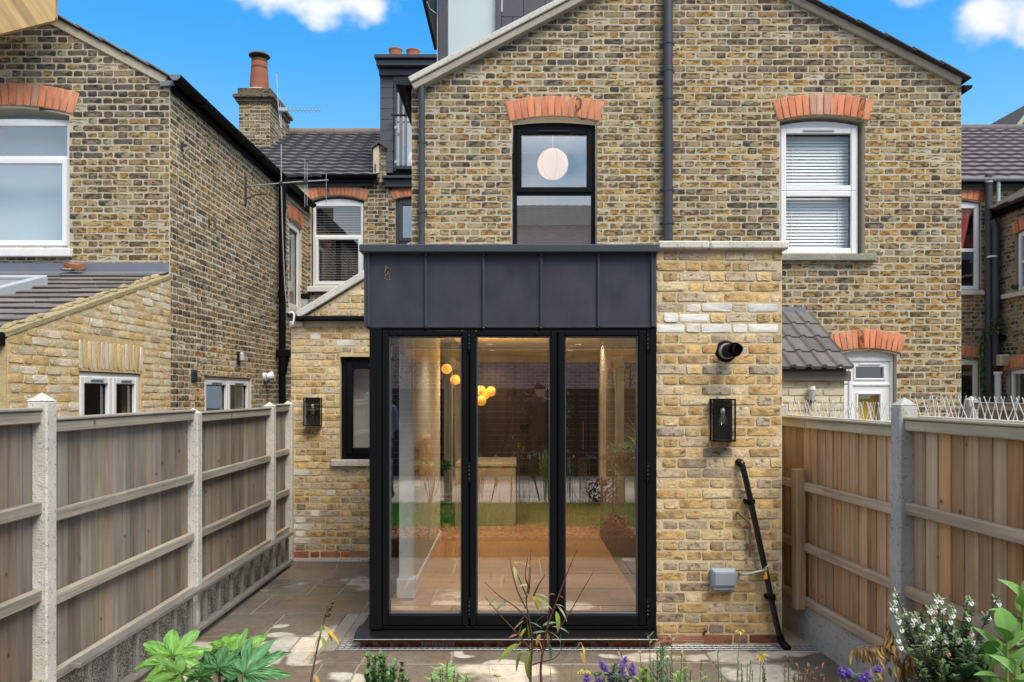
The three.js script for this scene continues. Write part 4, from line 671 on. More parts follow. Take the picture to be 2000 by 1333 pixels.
// ------------------------------------------------------------------ side return wall with the black window, and its little gable
{
  const e = thing('side_extension', 'low new yellow brick wall with black window in the left passage', 'house extension');
  const x0 = X2(568), top = Y2(640), xw0 = X2(664), wins = [[xw0, Y2(898)], [GX0 + 0.1, Y2(898)], [GX0 + 0.1, Y2(697)], [xw0, Y2(697)]];
  const whites = [[610, 652], [682, 676], [584, 928], [640, 966], [611, 1007], [578, 1019], [584, 1032], [579, 1044], [585, 1058]].map(([a, b]) => [X2(a), Y2(b)]);
  const tone = (u, v) => clamp(0.32 + 0.9 * (tn(u, v, 1.5, 15) - 0.5) + 0.18 * sstep(1.2, 0.3, v), 0.02, 0.9), h = [X2(684), X2(719), Y2(1087.5), Y2(1079.5)];
  brickWall(e, { outline: [[x0, -0.04], [-0.9, -0.04], [-0.9, Y2(628)], [X2(592), Y2(628)], [X2(592), top], [x0, top]], holes: [wins], pal: 'fresh', mortar: M.mortarNew, tone, spread: 0.34, seed: 51, v0: 0.018, uOff: x0 - 0.004, skip: (u, v) => v < 0.08 && u > h[0] && u < h[1],
    paint: (a, b, v) => v < 0.08 ? 'plinth' : whites.some(([x, y]) => x > a && x < b && abs(y - v) < 0.038) ? 'white' : null }, onD2);
  add('airbrick', airbrick(h[0], h[1], 0.024, 0.084, -D2 + 0.008), M.brickPlain, e);
  windowUnit(e, onD2, { x0: X2(666), x1: GX0 + 0.1, y0: Y2(897), y1: Y2(699), z: -0.05, mat: M.black, fw: 0.06, sw: 0.06, rows: [[0, 1, 1, { vent: 1, ventMat: M.zincTrim }]], glass: M.glassMid, roomMat: S(0.05), gasket: false });
  add('sill', N().bx(X2(647), GX0 - 0.0, Y2(911), Y2(898), -D2 - 0.09, -D2 + 0.05, 0.008), M.stone, e);
  add('coping', N().bx(X2(566), X2(592.5), Y2(639.5), Y2(628), -D2 - 0.2, -D2 + 0.03, 0.006), M.stone, e);
  // gutter ledge and the gable above it
  const gz = -D2 - 0.06;
  add('gutter', N().bx(X2(574), GX0 - 0.02, Y2(627), Y2(619), -D2 - 0.1, -D2 + 0.1, 0.008), M.black, e);
  const gd = D2 + 0.12, gx = (p) => PX(p, gd), gy = (p) => PY(p, gd), sA = [gx(597), gy(618)], sB = [-0.98, gy(618) + (gx(713) - gx(597)) * 0 + (-0.98 - gx(597)) * 0.61];
  brickWall(e, { name: 'gable', outline: [[sA[0], sA[1]], [-0.98, sA[1]], sB], pal: 'fresh', mortar: M.mortarNew, tone: () => 0.25, seed: 52, thick: 0.2 }, front(gd));
  const cp = N(), L = hypot(sB[0] - sA[0], sB[1] - sA[1]) + 0.12; cp.bx(-0.1, L, -0.03, 0.05, -0.2, 0.045, 0.008); const cm = add('verge_coping', cp, M.stone, e); cm.position.set(sA[0], sA[1] + 0.05, -gd); cm.rotation.z = atan2(sB[1] - sA[1], sB[0] - sA[0]);
  add('roof', N().prism([[sA[0] - 0.1, sA[1]], [sB[0], sB[1] + 0.06], [sB[0], sB[1]]], -4, -0.21), M.slate, e).position.z = -gd;
  // short grey pipe and its bracket behind the eaves
  const p = thing('vent_pipe', 'short grey square vent pipe with black collar behind the little gable', 'pipe'), dz = 11.2; add('pipe', N().bx(PX(592, dz), PX(603, dz), PY(612, dz), PY(585, dz), -dz, -dz + 0.08, 0.004), M.upvcGrey, p); add('collar', N().bx(PX(590, dz), PX(605, dz), PY(585, dz), PY(575, dz), -dz - 0.01, -dz + 0.09, 0.004), M.black, p); add('foot', N().bx(PX(592, dz), PX(603, dz), 1.5, PY(612, dz), -dz, -dz + 0.08, 0.004), M.upvcGrey, p);
  const wp = thing('waste_pipe', 'thin white overflow pipe curling over the gutter at the left of the gable', 'pipe'), q = []; for (const [a, b] of [[571, 634], [573, 626], [574, 616], [570, 610], [564, 612]]) q.push(at(a, b, D2 - 0.14)); add('pipe', N().tube(new THREE.CatmullRomCurve3(q).getPoints(16), 0.011, 8), M.upvc, wp);
}

// ------------------------------------------------------------------ left neighbour: gabled brick wing, its side wall and its lean-to
const XS = -3.77, EAVE = 5.24;
{
  const house = thing('brick_house', 'old sooty brick house wing at the left with white framed window and long gutter', 'house', 'brick houses of the terrace');
  const slope = (x) => EAVE + 0.02 + (XS - 0.0 - x) * 0.53;
  const win = opening(-6.2, X2(135), Y2(486), Y2(226), 0.09);
  const toneF = (u, v) => clamp(0.46 + 0.42 * sstep(4.4, 5.2, v) + 0.9 * (tn(u, v, 0.9, 23) - 0.5), 0.05, 0.97);
  brickWall(house, { outline: [[-7, 2.6], [XS - 0.004, 2.6], [XS - 0.004, slope(XS)], [-7, slope(-7)]], holes: [win], mortar: M.mortarGrey, tone: toneF, spread: 0.3, v0: 2.61, vLo: 3.15, seed: 71, pal: 'stock' }, onD2);
  archOver(house, onD2, -6.2, X2(136), Y2(222), 0.09, 0.245, 18, 0.012, 8, 'red', 'mortarGrey', 'orange red brick arch over the wide white window at the left');
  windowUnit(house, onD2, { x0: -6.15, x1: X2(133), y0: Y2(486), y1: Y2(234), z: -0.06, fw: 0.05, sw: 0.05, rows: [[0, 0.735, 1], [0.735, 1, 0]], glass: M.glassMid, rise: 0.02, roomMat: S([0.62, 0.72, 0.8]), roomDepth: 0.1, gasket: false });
  sillStone(house, onD2, -6.3, X2(141), Y2(503), Y2(487), M.whitePaint, 0.06);
  // the long side wall, darker, with patches of newer yellow brick low down
  const yel = (u, v) => (u > 9.35 && u < 11.75 && v > 1.5 && v < 2.5 - 0.28 * abs(u - 10.6) && tn(u * 2, v * 2, 1.4, 4) > 0.36) || (u > 11.4 && v < 1.7);
  const toneS = (u, v) => clamp(0.5 + 0.22 * sstep(9.6, 8.8, u) * sstep(3.4, 2.2, v) - 0.2 * sstep(3.6, 4.8, v) + 0.9 * (tn(u, v, 0.9, 29) - 0.5), 0.1, 0.97);
  const w2 = [[9.75, 0.9], [11.5, 0.9], [11.5, 2.03], [9.75, 2.03]], w3 = opening(13.42, 14.25, 3.22, 4.75, 0.05);
  brickWall(house, { name: 'side_wall', outline: [[D2 + 0.002, 0.0], [D3, 0.0], [D3, EAVE - 0.02], [D2 + 0.002, EAVE - 0.02]], holes: [w2, w3], mortar: M.mortarSide, tone: toneS, spread: 0.3, seed: 72, v0: 0.01, vLo: 1.2, paint: (a, b, v) => yel((a + b) / 2, v) ? 'fresh' : null }, facingRight(XS));
  archOver(house, facingRight(XS), 13.4, 14.27, 4.75, 0.05, 0.22, 11, 0.012, 9, 'red', 'mortarGrey', 'red brick arch over the narrow white side window');
  windowUnit(house, facingRight(XS), { x0: 9.76, x1: 11.49, y0: 1.2, y1: 2.02, z: -0.03, fw: 0.05, sw: 0.05, rows: [[0, 0.28, 0], [0.28, 1, 1, { vent: 1 }]], cols: [[0, 0.5], [0.5, 1]], glass: M.glass, label: 'low white window in the sooty side wall', roomMat: S(0.06) });
  windowUnit(house, facingRight(XS), { x0: 13.45, x1: 14.22, y0: 3.25, y1: 4.75, z: -0.04, fw: 0.05, sw: 0.055, rows: [[0, 1, 1]], glass: M.glass, rise: 0.03, roomMat: M.roomBlue });
  sillStone(house, facingRight(XS), 13.3, 14.35, 3.15, 3.24, M.stone, 0.06);
  // roof above the side wall, and verge tiles down the front slope
  const ang = Math.atan(0.53), L = 4, rf = grp('roof', house), tm = S([0.2, 0.185, 0.17], { map: T.tile, bumpMap: T.grit, bumpScale: 0.003, roughness: 0.9 });
  add('slope', N().prism([[XS + 0.02, EAVE + 0.01], [-7, slope(-7)], [-7, slope(-7) + 0.06], [XS + 0.06, EAVE + 0.05]], -6.0, -0.03), M.tileBrown, rf).position.z = -D2;
  add('verge_mortar', N().bx(0, L, -0.1, 0.0, -0.1, 0.02, 0.012), M.mortarGrey, rf).position.set(XS - 0.01, EAVE + 0.06, -D2); rf.children[1].rotation.z = PI - ang; rf.children[1].scale.y = -1;
  const tg = N().bx(-0.02, 0.32, 0, 0.02, -0.16, 0.05, 0.005).make(); for (let i = 0; i < 11; i++) { const m = mesh('tile', tg, tm, rf); const s = i * 0.29 - 0.04; m.position.set(XS - cos(ang) * (s + 0.3), EAVE + 0.075 + sin(ang) * (s + 0.3), -D2); m.rotation.z = -ang - 0.05; }
  // gutter along the side wall, seen from below
  const gt = grp('gutter', house), prof = []; for (let i = 0; i <= 12; i++) { const a = PI + i / 12 * PI; prof.push([cos(a) * 0.062, sin(a) * 0.062]); } for (let i = 12; i >= 0; i--) { const a = PI + i / 12 * PI; prof.push([cos(a) * 0.055, sin(a) * 0.055]); }
  add('trough', N().prism(prof, -(D3 - 0.05), -(D2 - 0.12)), M.black, gt).position.set(XS + 0.11, EAVE + 0.04, 0);
  add('stop_end', N().prism(prof.slice(0, 13), -(D2 - 0.12) - 0.01, -(D2 - 0.12) + 0.004), M.lead, gt).position.set(XS + 0.11, EAVE + 0.04, 0);
  add('fascia', N().bx(XS + 0.003, XS + 0.03, EAVE - 0.09, EAVE + 0.03, -D3, -D2, 0.003), M.black, gt); const br = N(); for (let d = D2 + 0.6; d < D3; d += 1.1) br.tube(prof.slice(0, 13).map((q) => V(XS + 0.11 + q[0] * 1.06, EAVE + 0.04 + q[1] * 1.06, -d)), 0.008, 6); add('union', br, M.black, gt);
  add('lead_slate', N().box(XS - 0.02, EAVE - 0.02, -D2 + 0.02, 0.16, 0.06, 0.03, 0.006, 0, 0, 0.1), M.lead, house);
}
{ // lean-to of the left neighbour
  const t = thing('lean_to', 'pale yellow brick lean-to with grey tiled roof and small white window, over the left fence', 'house extension');
  const Df = 5.93, yT = 3.13, yF = 2.3, sl = (d) => lerp(yF, yT, (d - Df) / (D2 - Df)), wn = [[PXD(151), 1.36], [PXD(273), 1.36], [PXD(273), 2.02], [PXD(151), 2.02]];
  function PXD(p) { return -XS * F / (1000 - p); }
  const tone = (u, v) => clamp(0.25 + 0.9 * (tn(u, v, 1.2, 37) - 0.5), 0.02, 0.9);
  const sold = [PXD(148), PXD(280), 2.02, 2.32];
  brickWall(t, { name: 'side_wall', outline: [[Df, 0], [D2 + 0.0, 0], [D2 + 0.0, sl(D2) - 0.04], [Df, sl(Df) - 0.04]], holes: [wn], pal: 'pale', mortar: M.mortarPale, tone, spread: 0.35, seed: 81, v0: 0.03, vLo: 1.2, bond: 'flemish', thick: 0.2, mat: M.brickPale, skip: (u, v) => u > sold[0] && u < sold[1] && v > sold[2] - 0.02 && v < sold[3] + 0.01 }, facingRight(XS + 0.012));
  const so = grp('soldier_course', t), r = rng(17), vs = variants('pale'); facingRight(XS + 0.012)(so);
  for (let u = sold[0] + 0.04; u < sold[1] - 0.03; u += 0.076) { const m = mesh('brick', vs[floor(r() * 3)].s[floor(r() * 5)], M.brickPale, so); m.position.set(u, 2.165 + rr(-0.01, 0.01, r), 0.002); m.rotation.z = PI / 2; m.scale.set(1.16, 0.86, 1); }
  windowUnit(t, facingRight(XS + 0.012), { x0: PXD(151.5), x1: PXD(272), y0: 1.38, y1: 2.01, z: -0.02, fw: 0.045, sw: 0.055, rows: [[0, 0.16, 0], [0.16, 1, 1, { vent: 1 }]], cols: [[0, 0.52], [0.52, 1]], glass: M.glass, roomMat: S(0.06) });
  add('front_wall', N().bx(-7.5, XS + 0.008, 0, yF - 0.08, -Df - 0.004, -Df + 0.008, 0), S([0.62, 0.48, 0.26], { map: T.mortar, bumpMap: T.grit, bumpScale: 0.004, roughness: 0.95 }), t);
  // courses of flat grey tiles, thick weathered lower edges
  const rf = grp('roof', t), ang = Math.atan2(yT - yF, D2 - Df), L = hypot(yT - yF, D2 - Df), n = 11, mats = [0.85, 1, 1.18].map((k) => S([0.2 * k, 0.185 * k, 0.185 * k], { map: T.tile, bumpMap: T.grit, bumpScale: 0.003, roughness: 0.8 }));
  const edge = S([0.07, 0.062, 0.048], { map: T.tile, bumpMap: T.grit, bumpScale: 0.006, roughness: 1 });
  const tg = N().bx(0, 0.33, -0.034, 0, -L / n - 0.06, 0, 0.006).make(), eg = N().bx(0.002, 0.328, -0.046, -0.006, 0.0005, 0.008, 0.003).make();
  for (let i = 0; i < n; i++) for (let k = 0; k < 9; k++) { const x = XS - 0.075 - (k + 1) * 0.333 + (i & 1 ? 0.16 : 0), s = L * (i + 1) / n; if (x < -6.6) continue; const m = mesh('tile', tg, mats[floor(r() * 3)], rf); m.position.set(x, yT - sin(ang) * s + 0.034 + rr(-0.003, 0.003, r), -D2 + cos(ang) * s); m.rotation.x = ang - 0.09 + rr(-0.006, 0.006, r); if (x + 0.33 > XS - 0.07) m.scale.x = (XS - 0.07 - x) / 0.33; mesh('tile_edge', eg, edge, m); }
  add('decking', N().prism([[Df, yF - 0.05], [D2, yT - 0.05], [D2, yT - 0.02], [Df, yF - 0.02]], -7.5, XS - 0.05), M.dark, rf).rotation.y = PI / 2; rf.children[rf.children.length - 1].position.set(0, 0, 0);
  // mossy mortar verge
  const vm = S([0.5, 0.42, 0.25], { map: T.mortar, bumpMap: T.grit, bumpScale: 0.012, roughness: 1 }), vg = N(), rv = rng(31); vg.box(XS - 0.03, (yF + yT) / 2 - 0.028, -(Df + D2) / 2, 0.1, 0.06, L + 0.04, 0.012, ang); for (let i = 0; i < 60; i++) { const s = rr(0, 1, rv) * L; vg.box(XS - 0.045 + rr(-0.03, 0.03, rv), yF + sin(ang) * s + 0.008 + rr(-0.006, 0.008, rv), -Df - cos(ang) * s, rr(0.03, 0.07, rv), rr(0.02, 0.045, rv), rr(0.04, 0.12, rv), 0.012, ang + rr(-0.1, 0.1, rv), rr(-0.3, 0.3, rv), rr(-0.3, 0.3, rv)); } add('verge_mortar', vg, vm, t);
  const fs = N(); fs.bx(-7, XS + 0.001, yF - 0.12, yF - 0.02, -Df + 0.002, -Df + 0.07, 0.01); add('gutter', fs, M.black, t);
  // flashing at the head of the roof
  add('flashing', N().bx(-7, XS - 0.004, yT - 0.02, yT + 0.125, -D2 + 0.008, -D2 + 0.016, 0.003).box(-5.4, yT + 0.005, -D2 + 0.08, 3.25, 0.008, 0.16, 0.003, 0.29), M.lead, t);
  const kb = thing('loose_brick', 'loose red brick lying on the lead at the head of the left lean-to roof', 'brick'); const bm = add('body', N([0.46, 0.19, 0.11]).box(0, 0, 0, 0.215, 0.065, 0.1, 0.006), M.brick, kb); bm.position.set(X2(146) * 0.985, yT + 0.065, -D2 + 0.14); bm.rotation.set(0.15, -0.35, -0.12); add('slip', N([0.45, 0.4, 0.33]).box(X2(133) * 0.985, yT + 0.028, -D2 + 0.15, 0.13, 0.015, 0.08, 0.004), M.brick, kb);
  const sk = thing('skylight', 'grey framed roof window lying on the left lean-to roof', 'skylight'), g2 = grp('casement', sk); g2.position.set(-5.36, lerp(yF, yT, 0.56), -lerp(Df, D2, 0.56)); g2.rotation.x = ang; const kf = N(); kf.bx(-1.5, 0.7, 0.0, 0.1, -0.52, -0.46, 0.01); kf.bx(-1.5, 0.7, 0.0, 0.1, 0.44, 0.5, 0.01); kf.bx(0.63, 0.7, 0.0, 0.1, -0.46, 0.44, 0.01); add('frame', kf, M.upvcGrey, g2); add('pane', N().quad([-1.5, 0.075, 0.44], [0.63, 0.075, 0.44], [0.63, 0.075, -0.46], [-1.5, 0.075, -0.46]), M.glassSky, g2); add('base', N().bx(-1.5, 0.63, 0.0, 0.03, -0.46, 0.44, 0), M.room, g2);
  const ply = thing('plywood_canopy', 'tan plywood clad underside of a canopy at the top left corner', 'canopy'), D = 8.3, q = (a, b) => [PX(a, D), PY(b, D)]; const pm = S([0.62, 0.43, 0.2], { map: T.wood, roughness: 0.75 }); pm.map = T.wood.clone(); pm.map.rotation = 0.6; pm.map.repeat.set(0.5, 0.3); pm.map.needsUpdate = true;
  add('board', N().prism([q(-300, 140), q(105, 40), q(108, 34), q(108, -150), q(-300, -150)], -D - 0.04, -D), pm, ply);
}
// small things fixed to the sooty side wall
{
  const w = (px, py) => { const D = -XS * F / (1000 - px); return V(XS, PY(py, D), -D); };
  let p = w(464, 698); const l1 = thing('bulkhead_light', 'small grey bulkhead light over the low side window', 'wall lamp'); add('base', N().box(p.x + 0.015, p.y, p.z, 0.03, 0.16, 0.11, 0.02), M.dark, l1); add('diffuser', N().box(p.x + 0.055, p.y, p.z, 0.06, 0.14, 0.085, 0.028), S([0.5, 0.52, 0.53], { roughness: 0.35 }), l1);
  p = w(377, 734); const v1 = thing('wall_vent', 'dark louvred wall vent between the two small white windows', 'vent'); add('frame', N().box(p.x + 0.01, p.y, p.z, 0.02, 0.14, 0.16, 0.004), M.gunmetal, v1); for (let i = 0; i < 6; i++) add('slat', N().box(p.x + 0.024, p.y - 0.05 + i * 0.02, p.z, 0.016, 0.004, 0.13, 0.001, 0, 0, -0.6), M.gunmetal, v1);
  p = w(515, 737); const s1 = thing('floodlight', 'round white security light at the far end of the low side wall', 'wall lamp'); add('base', N().cyl(V(p.x, p.y, p.z), V(p.x + 0.04, p.y, p.z), 0.07, 0.065, 16), M.upvc, s1); add('head', N().cyl(V(p.x + 0.04, p.y, p.z), V(p.x + 0.12, p.y + 0.02, p.z - 0.05), 0.045, 0.075, 16), M.upvc, s1); add('arm', N().cyl(V(p.x, p.y - 0.02, p.z - 0.1), V(p.x + 0.05, p.y - 0.02, p.z - 0.4), 0.01, 0.01, 8), M.upvcGrey, s1);
  p = w(354, 286); const b1 = thing('cable_bracket', 'small grey pulley bracket high on the side wall near its corner', 'bracket'); add('plate', N().box(p.x + 0.006, p.y, p.z, 0.012, 0.1, 0.06, 0.002), M.gunmetal, b1); add('wheel', N().cyl(V(p.x + 0.05, p.y - 0.02, p.z - 0.015), V(p.x + 0.05, p.y - 0.02, p.z + 0.015), 0.03, 0.03, 12), M.galv, b1); add('arm', N().bx(p.x + 0.01, p.x + 0.07, p.y - 0.01, p.y + 0.02, p.z - 0.022, p.z + 0.022, 0.003), M.gunmetal, b1);
  p = w(408, 436); const h1 = thing('wall_hook', 'old iron hook in the middle of the sooty side wall', 'hook'); add('hook', N().tube([V(p.x, p.y + 0.04, p.z), V(p.x + 0.07, p.y + 0.02, p.z), V(p.x + 0.09, p.y - 0.06, p.z), V(p.x + 0.06, p.y - 0.1, p.z)], 0.008, 6), M.rust, h1); add('plate', N().box(p.x + 0.006, p.y, p.z + 0.02, 0.012, 0.12, 0.03, 0.002), M.rust, h1);
  // soil pipe at the far end, with hopper elbow near the ground
  const x = XS + 0.1, D = PIPE(551), z = -D; function PIPE(px) { return 3.67 * F / (1000 - px); }
  const t = thing('soil_pipe', 'tall black soil pipe at the far end of the sooty side wall', 'drainpipe', null);
  add('pipe', N().tube([V(x, 0, z), V(x, 5.1, z)], 0.055, 14), M.black, t); const cl = N(); for (const [y, r] of [[PY(575, D), 0.075], [PY(520, D), 0.062], [PY(640, D), 0.062]]) cl.cyl(V(x, y - 0.05, z), V(x, y + 0.05, z), r, r, 14); add('collar', cl, M.black, t);
  add('branch', N().bx(x - 0.09, x + 0.16, PY(699, D), PY(683, D), z - 0.06, z + 0.07, 0.02).tube([V(x + 0.06, PY(690, D), z), V(x + 0.02, PY(712, D), z), V(x, PY(730, D), z)], 0.07, 12), M.black, t); add('side_pipe', N().cyl(V(x + 0.14, PY(689, D), z), V(x + 0.5, PY(689, D), z), 0.03, 0.03, 10), M.upvc, t); add('swan_neck', N().tube([V(x, 4.7, z), V(x, 5.0, z), V(x + 0.02, 5.12, z), V(x + 0.02, 5.24, z)], 0.06, 12), M.black, t);
}
// ------------------------------------------------------------------ television aerials
{
  const t = thing('tv_aerial', 'steel aerial on a wall bracket reaching from the side wall towards the terrace', 'aerial', null), D = -XS * F / (1000 - 478), P = (px, py, d = D) => at(px, py, d);
  add('bracket', N().bx(XS, XS + 0.02, PY(400, D), PY(345, D), -D - 0.03, -D + 0.03, 0.003).tube([P(482, 388), P(500, 380), P(520, 379)], 0.012, 6), M.rust, t);
  add('boom', N().tube([P(480, 364), P(560, 357), P(641, 352)], 0.009, 8), M.galv, t);
  for (const [a, y0, y1] of [[595, 311, 404], [599.5, 318, 402], [637, 338, 399]]) add('element', N().tube([P(a, y0), P(a, y1)], 0.005, 6), M.galv, t);
  add('clamp', N().box(P(597, 355).x, P(597, 355).y, -D, 0.06, 0.06, 0.05, 0.004).box(P(549, 358).x, P(549, 358).y, -D, 0.05, 0.05, 0.05, 0.004), M.gunmetal, t);
  const m = thing('cable', 'long pale cable hanging down beside the black soil pipe', 'cable', null); add('cable', N().tube([P(549, 282), P(549, 360), P(552, 470), P(556, 560), P(559, 590)], 0.008, 6), M.galv, m);
  const c = thing('tv_aerial', 'thin aerial with a horizontal arm on the far chimney stack', 'aerial'), d = 16.2, Q = (a, b) => at(a, b, d);
  add('mast', N().tube([Q(540, 144), Q(543, 205), Q(548, 250)], 0.009, 6).tube([Q(547, 205), Q(550, 250)], 0.007, 6), M.galv, c); add('boom', N().tube([Q(542, 214), Q(626, 215)], 0.008, 6), M.galv, c); add('reflector', N().bx(Q(545, 0).x, Q(562, 0).x, Q(0, 218).y, Q(0, 211).y, -d - 0.04, -d + 0.04, 0.006), M.galv, c);
  const el = N(); for (let i = 0; i < 9; i++) { const x = Q(566 + i * 7, 0).x; el.cyl(V(x, Q(0, 215).y, -d - 0.16), V(x, Q(0, 215).y, -d + 0.16), 0.004, 0.004, 5); } add('element', el, M.galv, c);
}

// ------------------------------------------------------------------ the terrace behind: left part with chimney, roof, dormers
const P3 = (px) => PX(px, D3), Q3 = (py) => PY(py, D3);
// a field of profiled roof tiles from eave to ridge; rows of one wavy sheet each, as one part
function tileField(parent, x0, x1, yE, zE, yR, zR, rows, wave, mat, name = 'roof_tiles') {
  const g = N(), seg = Math.ceil((x1 - x0) / wave * 6), L = hypot(yR - yE, zR - zE), ang = atan2(yR - yE, -(zR - zE));
  for (let k = 0; k < rows; k++) {
    const a = k / rows, b = (k + 1.12) / rows, ph = 0;
    const hgt = (x) => { const t = ((x / wave + ph) % 1 + 1) % 1; return 0.016 * Math.pow(0.5 + 0.5 * cos(t * 2 * PI), 0.8); };
    const pt = (x, s, up) => { const y = lerp(yE, yR, s), z = lerp(zE, zR, s); return [x, y + up * cos(ang), z + up * sin(ang)]; };
    for (let i = 0; i < seg; i++) {
      const u = lerp(x0, x1, i / seg), v = lerp(x0, x1, (i + 1) / seg), hu = hgt(u) + 0.055, hv = hgt(v) + 0.055;
      g.quad(pt(u, a, hu), pt(v, a, hv), pt(v, b, hv - 0.052), pt(u, b, hu - 0.052)); g.quad(pt(u, a, hu - 0.06), pt(v, a, hv - 0.06), pt(v, a, hv), pt(u, a, hu));
    }
  }
  return stuff(add(name, g, mat, parent));
}
{
  const house = thing('terrace_house', 'far terrace house with grey pantiled roof, tall chimney and white window with blinds', 'house');
  const z = -D3, win = opening(P3(607), P3(711), Q3(560), Q3(392), 0.09), tone = (u, v) => clamp(0.55 + 0.9 * (tn(u, v, 0.9, 41) - 0.5) + 0.3 * exp(-(((u - P3(752)) / 0.18) ** 2)), 0.1, 0.95);
  brickWall(house, { outline: [[-6.4, 0], [P3(758), 0], [P3(758), Q3(352)], [-6.4, Q3(352)]], holes: [win], mortar: M.mortarGrey, tone, spread: 0.3, seed: 91, v0: 0.02, vLo: 2.6, skip: (u, v) => u < P3(602) && v > 4.9 }, front(D3));
  add('render_patch', N().prism([[P3(560), Q3(362)], [P3(602), Q3(362)], [P3(602), Q3(398)], [P3(590), Q3(398)]].reverse(), z + 0.004, z + 0.02), M.render, house);
  archOver(house, front(D3), P3(605), P3(711), Q3(391), 0.09, 0.2, 16, 0.012, 19, 'red', 'mortarGrey', 'red brick arch over the far white window');
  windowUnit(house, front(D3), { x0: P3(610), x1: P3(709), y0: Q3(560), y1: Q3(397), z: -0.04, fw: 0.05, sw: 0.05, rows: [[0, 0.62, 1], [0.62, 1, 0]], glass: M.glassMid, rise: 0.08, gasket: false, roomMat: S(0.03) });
  sillStone(house, front(D3), P3(600), P3(716), Q3(571), Q3(560.5), M.whitePaint, 0.07);
  const rz = -18, ry = PY(262, 18), rf = grp('roof', house), L3 = (-5.8);
  tileField(rf, L3, P3(741), Q3(349), z + 0.12, ry, rz, 14, 0.3, M.tileBlue); add('deck', N().prism([[-z - 0.1, Q3(349) - 0.05], [-rz, ry - 0.05], [-rz, ry - 0.09], [-z - 0.1, Q3(349) - 0.09]], L3, P3(741)), M.dark, rf).rotation.y = PI / 2;
  const rd = N(); for (let x = L3; x < -3.0; x += 0.45) rd.tube([V(x, ry + 0.02, rz), V(x + 0.445, ry + 0.02 + rr(-0.008, 0.008), rz)], 0.11, 10); add('ridge_tile', rd, S([0.22, 0.19, 0.16], { map: T.tile, roughness: 0.9 }), rf);
  const gp = []; for (let i = 0; i <= 10; i++) { const t = PI + i / 10 * PI; gp.push([cos(t) * 0.06, sin(t) * 0.06]); } const gu = add('gutter', N().prism(gp, XS + 0.3, P3(738)), M.black, house); gu.rotation.y = PI / 2; gu.position.set(0, Q3(346), z + 0.13);
  add('fascia', N().bx(XS, P3(728), Q3(365), Q3(351), z + 0.022, z + 0.05, 0.004), S([0.03, 0.034, 0.045], { map: T.soft, roughness: 0.5 }), house);
  // chimney stack with corbelled head and a clay pot
  const ch = grp('chimney', house), D = 16.6, a = PX(466, D), b = PX(527, D), top = PY(200, D); ch.position.set(0, 0, 0);
  const r = rng(101), vs = variants('stock'), bw = b - a;
  add('stack', N().bx(a, b, 4.8, top, -D - 1.3, -D, 0.004), M.mortarGrey, ch);
  for (let k = 0; k < 26; k++) { const y = top - 0.04 - k * CO; if (y < 5.3) break; let x = a + 0.004, i = 0; const off = (k & 1) ? 0.1125 : 0; while (x < b - 0.04) { const w = min(i === 0 && off ? 0.1025 : 0.215, b - x - 0.004); const q = pickVariant('stock', w, 0.7, 0.3, r), m = mesh('brick', q.geo, M.brick, ch); m.position.set(x + w / 2, y, -D); m.scale.x = w / q.base; x += w + 0.01; i++; } let d = 0.004; i = 0; while (d < 1.25) { const w = i === 0 && !off ? 0.1025 : 0.215; const q = pickVariant('stock', w, 0.75, 0.3, r), m = mesh('brick', q.geo, M.brick, ch); m.position.set(b, y, -D - d - w / 2); m.rotation.y = PI / 2; d += w + 0.01; i++; } }
  const hd = N([0.16, 0.14, 0.115]); hd.bx(a - 0.05, b + 0.05, top, top + 0.075, -D - 1.35, -D + 0.05, 0.01); hd.bx(a - 0.1, b + 0.1, top + 0.077, top + 0.15, -D - 1.4, -D + 0.1, 0.01); hd.bx(a - 0.02, b + 0.02, top + 0.152, top + 0.3, -D - 1.3, -D + 0.02, 0.012); add('head', hd, M.brick, ch);
  const px = PX(496, D), pb = top + 0.3; add('haunching', N().lathe([[0.34, 0], [0.28, 0.06], [0.17, 0.09]], px, pb - 0.01, -D - 0.35, 14), M.mortarGrey, ch);
  const pot = grp('chimney_pot', ch); add('pot', N().lathe([[0.2, 0], [0.19, 0.3], [0.165, 0.55], [0.17, 0.62], [0.15, 0.62]], px, pb + 0.04, -D - 0.35, 22), M.terracotta, pot); add('cowl', N().lathe([[0.165, 0.6], [0.165, 0.68], [0.16, 0.68]], px, pb + 0.05, -D - 0.35, 20).lathe([[0.0, 0.84], [0.2, 0.79], [0.225, 0.755], [0.22, 0.75], [0.01, 0.8]], px, pb + 0.05, -D - 0.35, 22).bx(px - 0.15, px - 0.13, pb + 0.6, pb + 0.83, -D - 0.36, -D - 0.34, 0.002).bx(px + 0.13, px + 0.15, pb + 0.6, pb + 0.83, -D - 0.36, -D - 0.34, 0.002).lathe([[0.172, 0.47], [0.175, 0.49], [0.172, 0.51]], px, pb + 0.05, -D - 0.35, 20), M.rust, pot);
  add('flashing', N().box(b + 0.02, PY(330, D), -D + 0.02, 0.12, 0.3, 0.02, 0.003), M.lead, ch);
  // party wall upstand with cream rendered cheek
  const pw = grp('parapet', house), p0 = P3(729), p1 = P3(754), pm = P3(740);
  const rb = rng(8); add('cheek', N().prism([[p0, Q3(347)], [pm, Q3(347)], [pm, Q3(284)], [p0, Q3(290)]], z - 1.6, z + 0.02), M.render, pw); add('core', N().bx(pm + 0.002, p1, Q3(352), Q3(286), z - 1.6, z + 0.0, 0.004), M.mortarGrey, pw);
  for (let k = 0; k < 8; k++) { const q = pickVariant('stock', 0.13, 0.5, 0.3, rb), m = mesh('brick', q.geo, M.brick, pw); m.position.set((pm + p1) / 2, Q3(346) + k * 0.079, z); m.scale.x = (p1 - pm - 0.012) / q.base; }
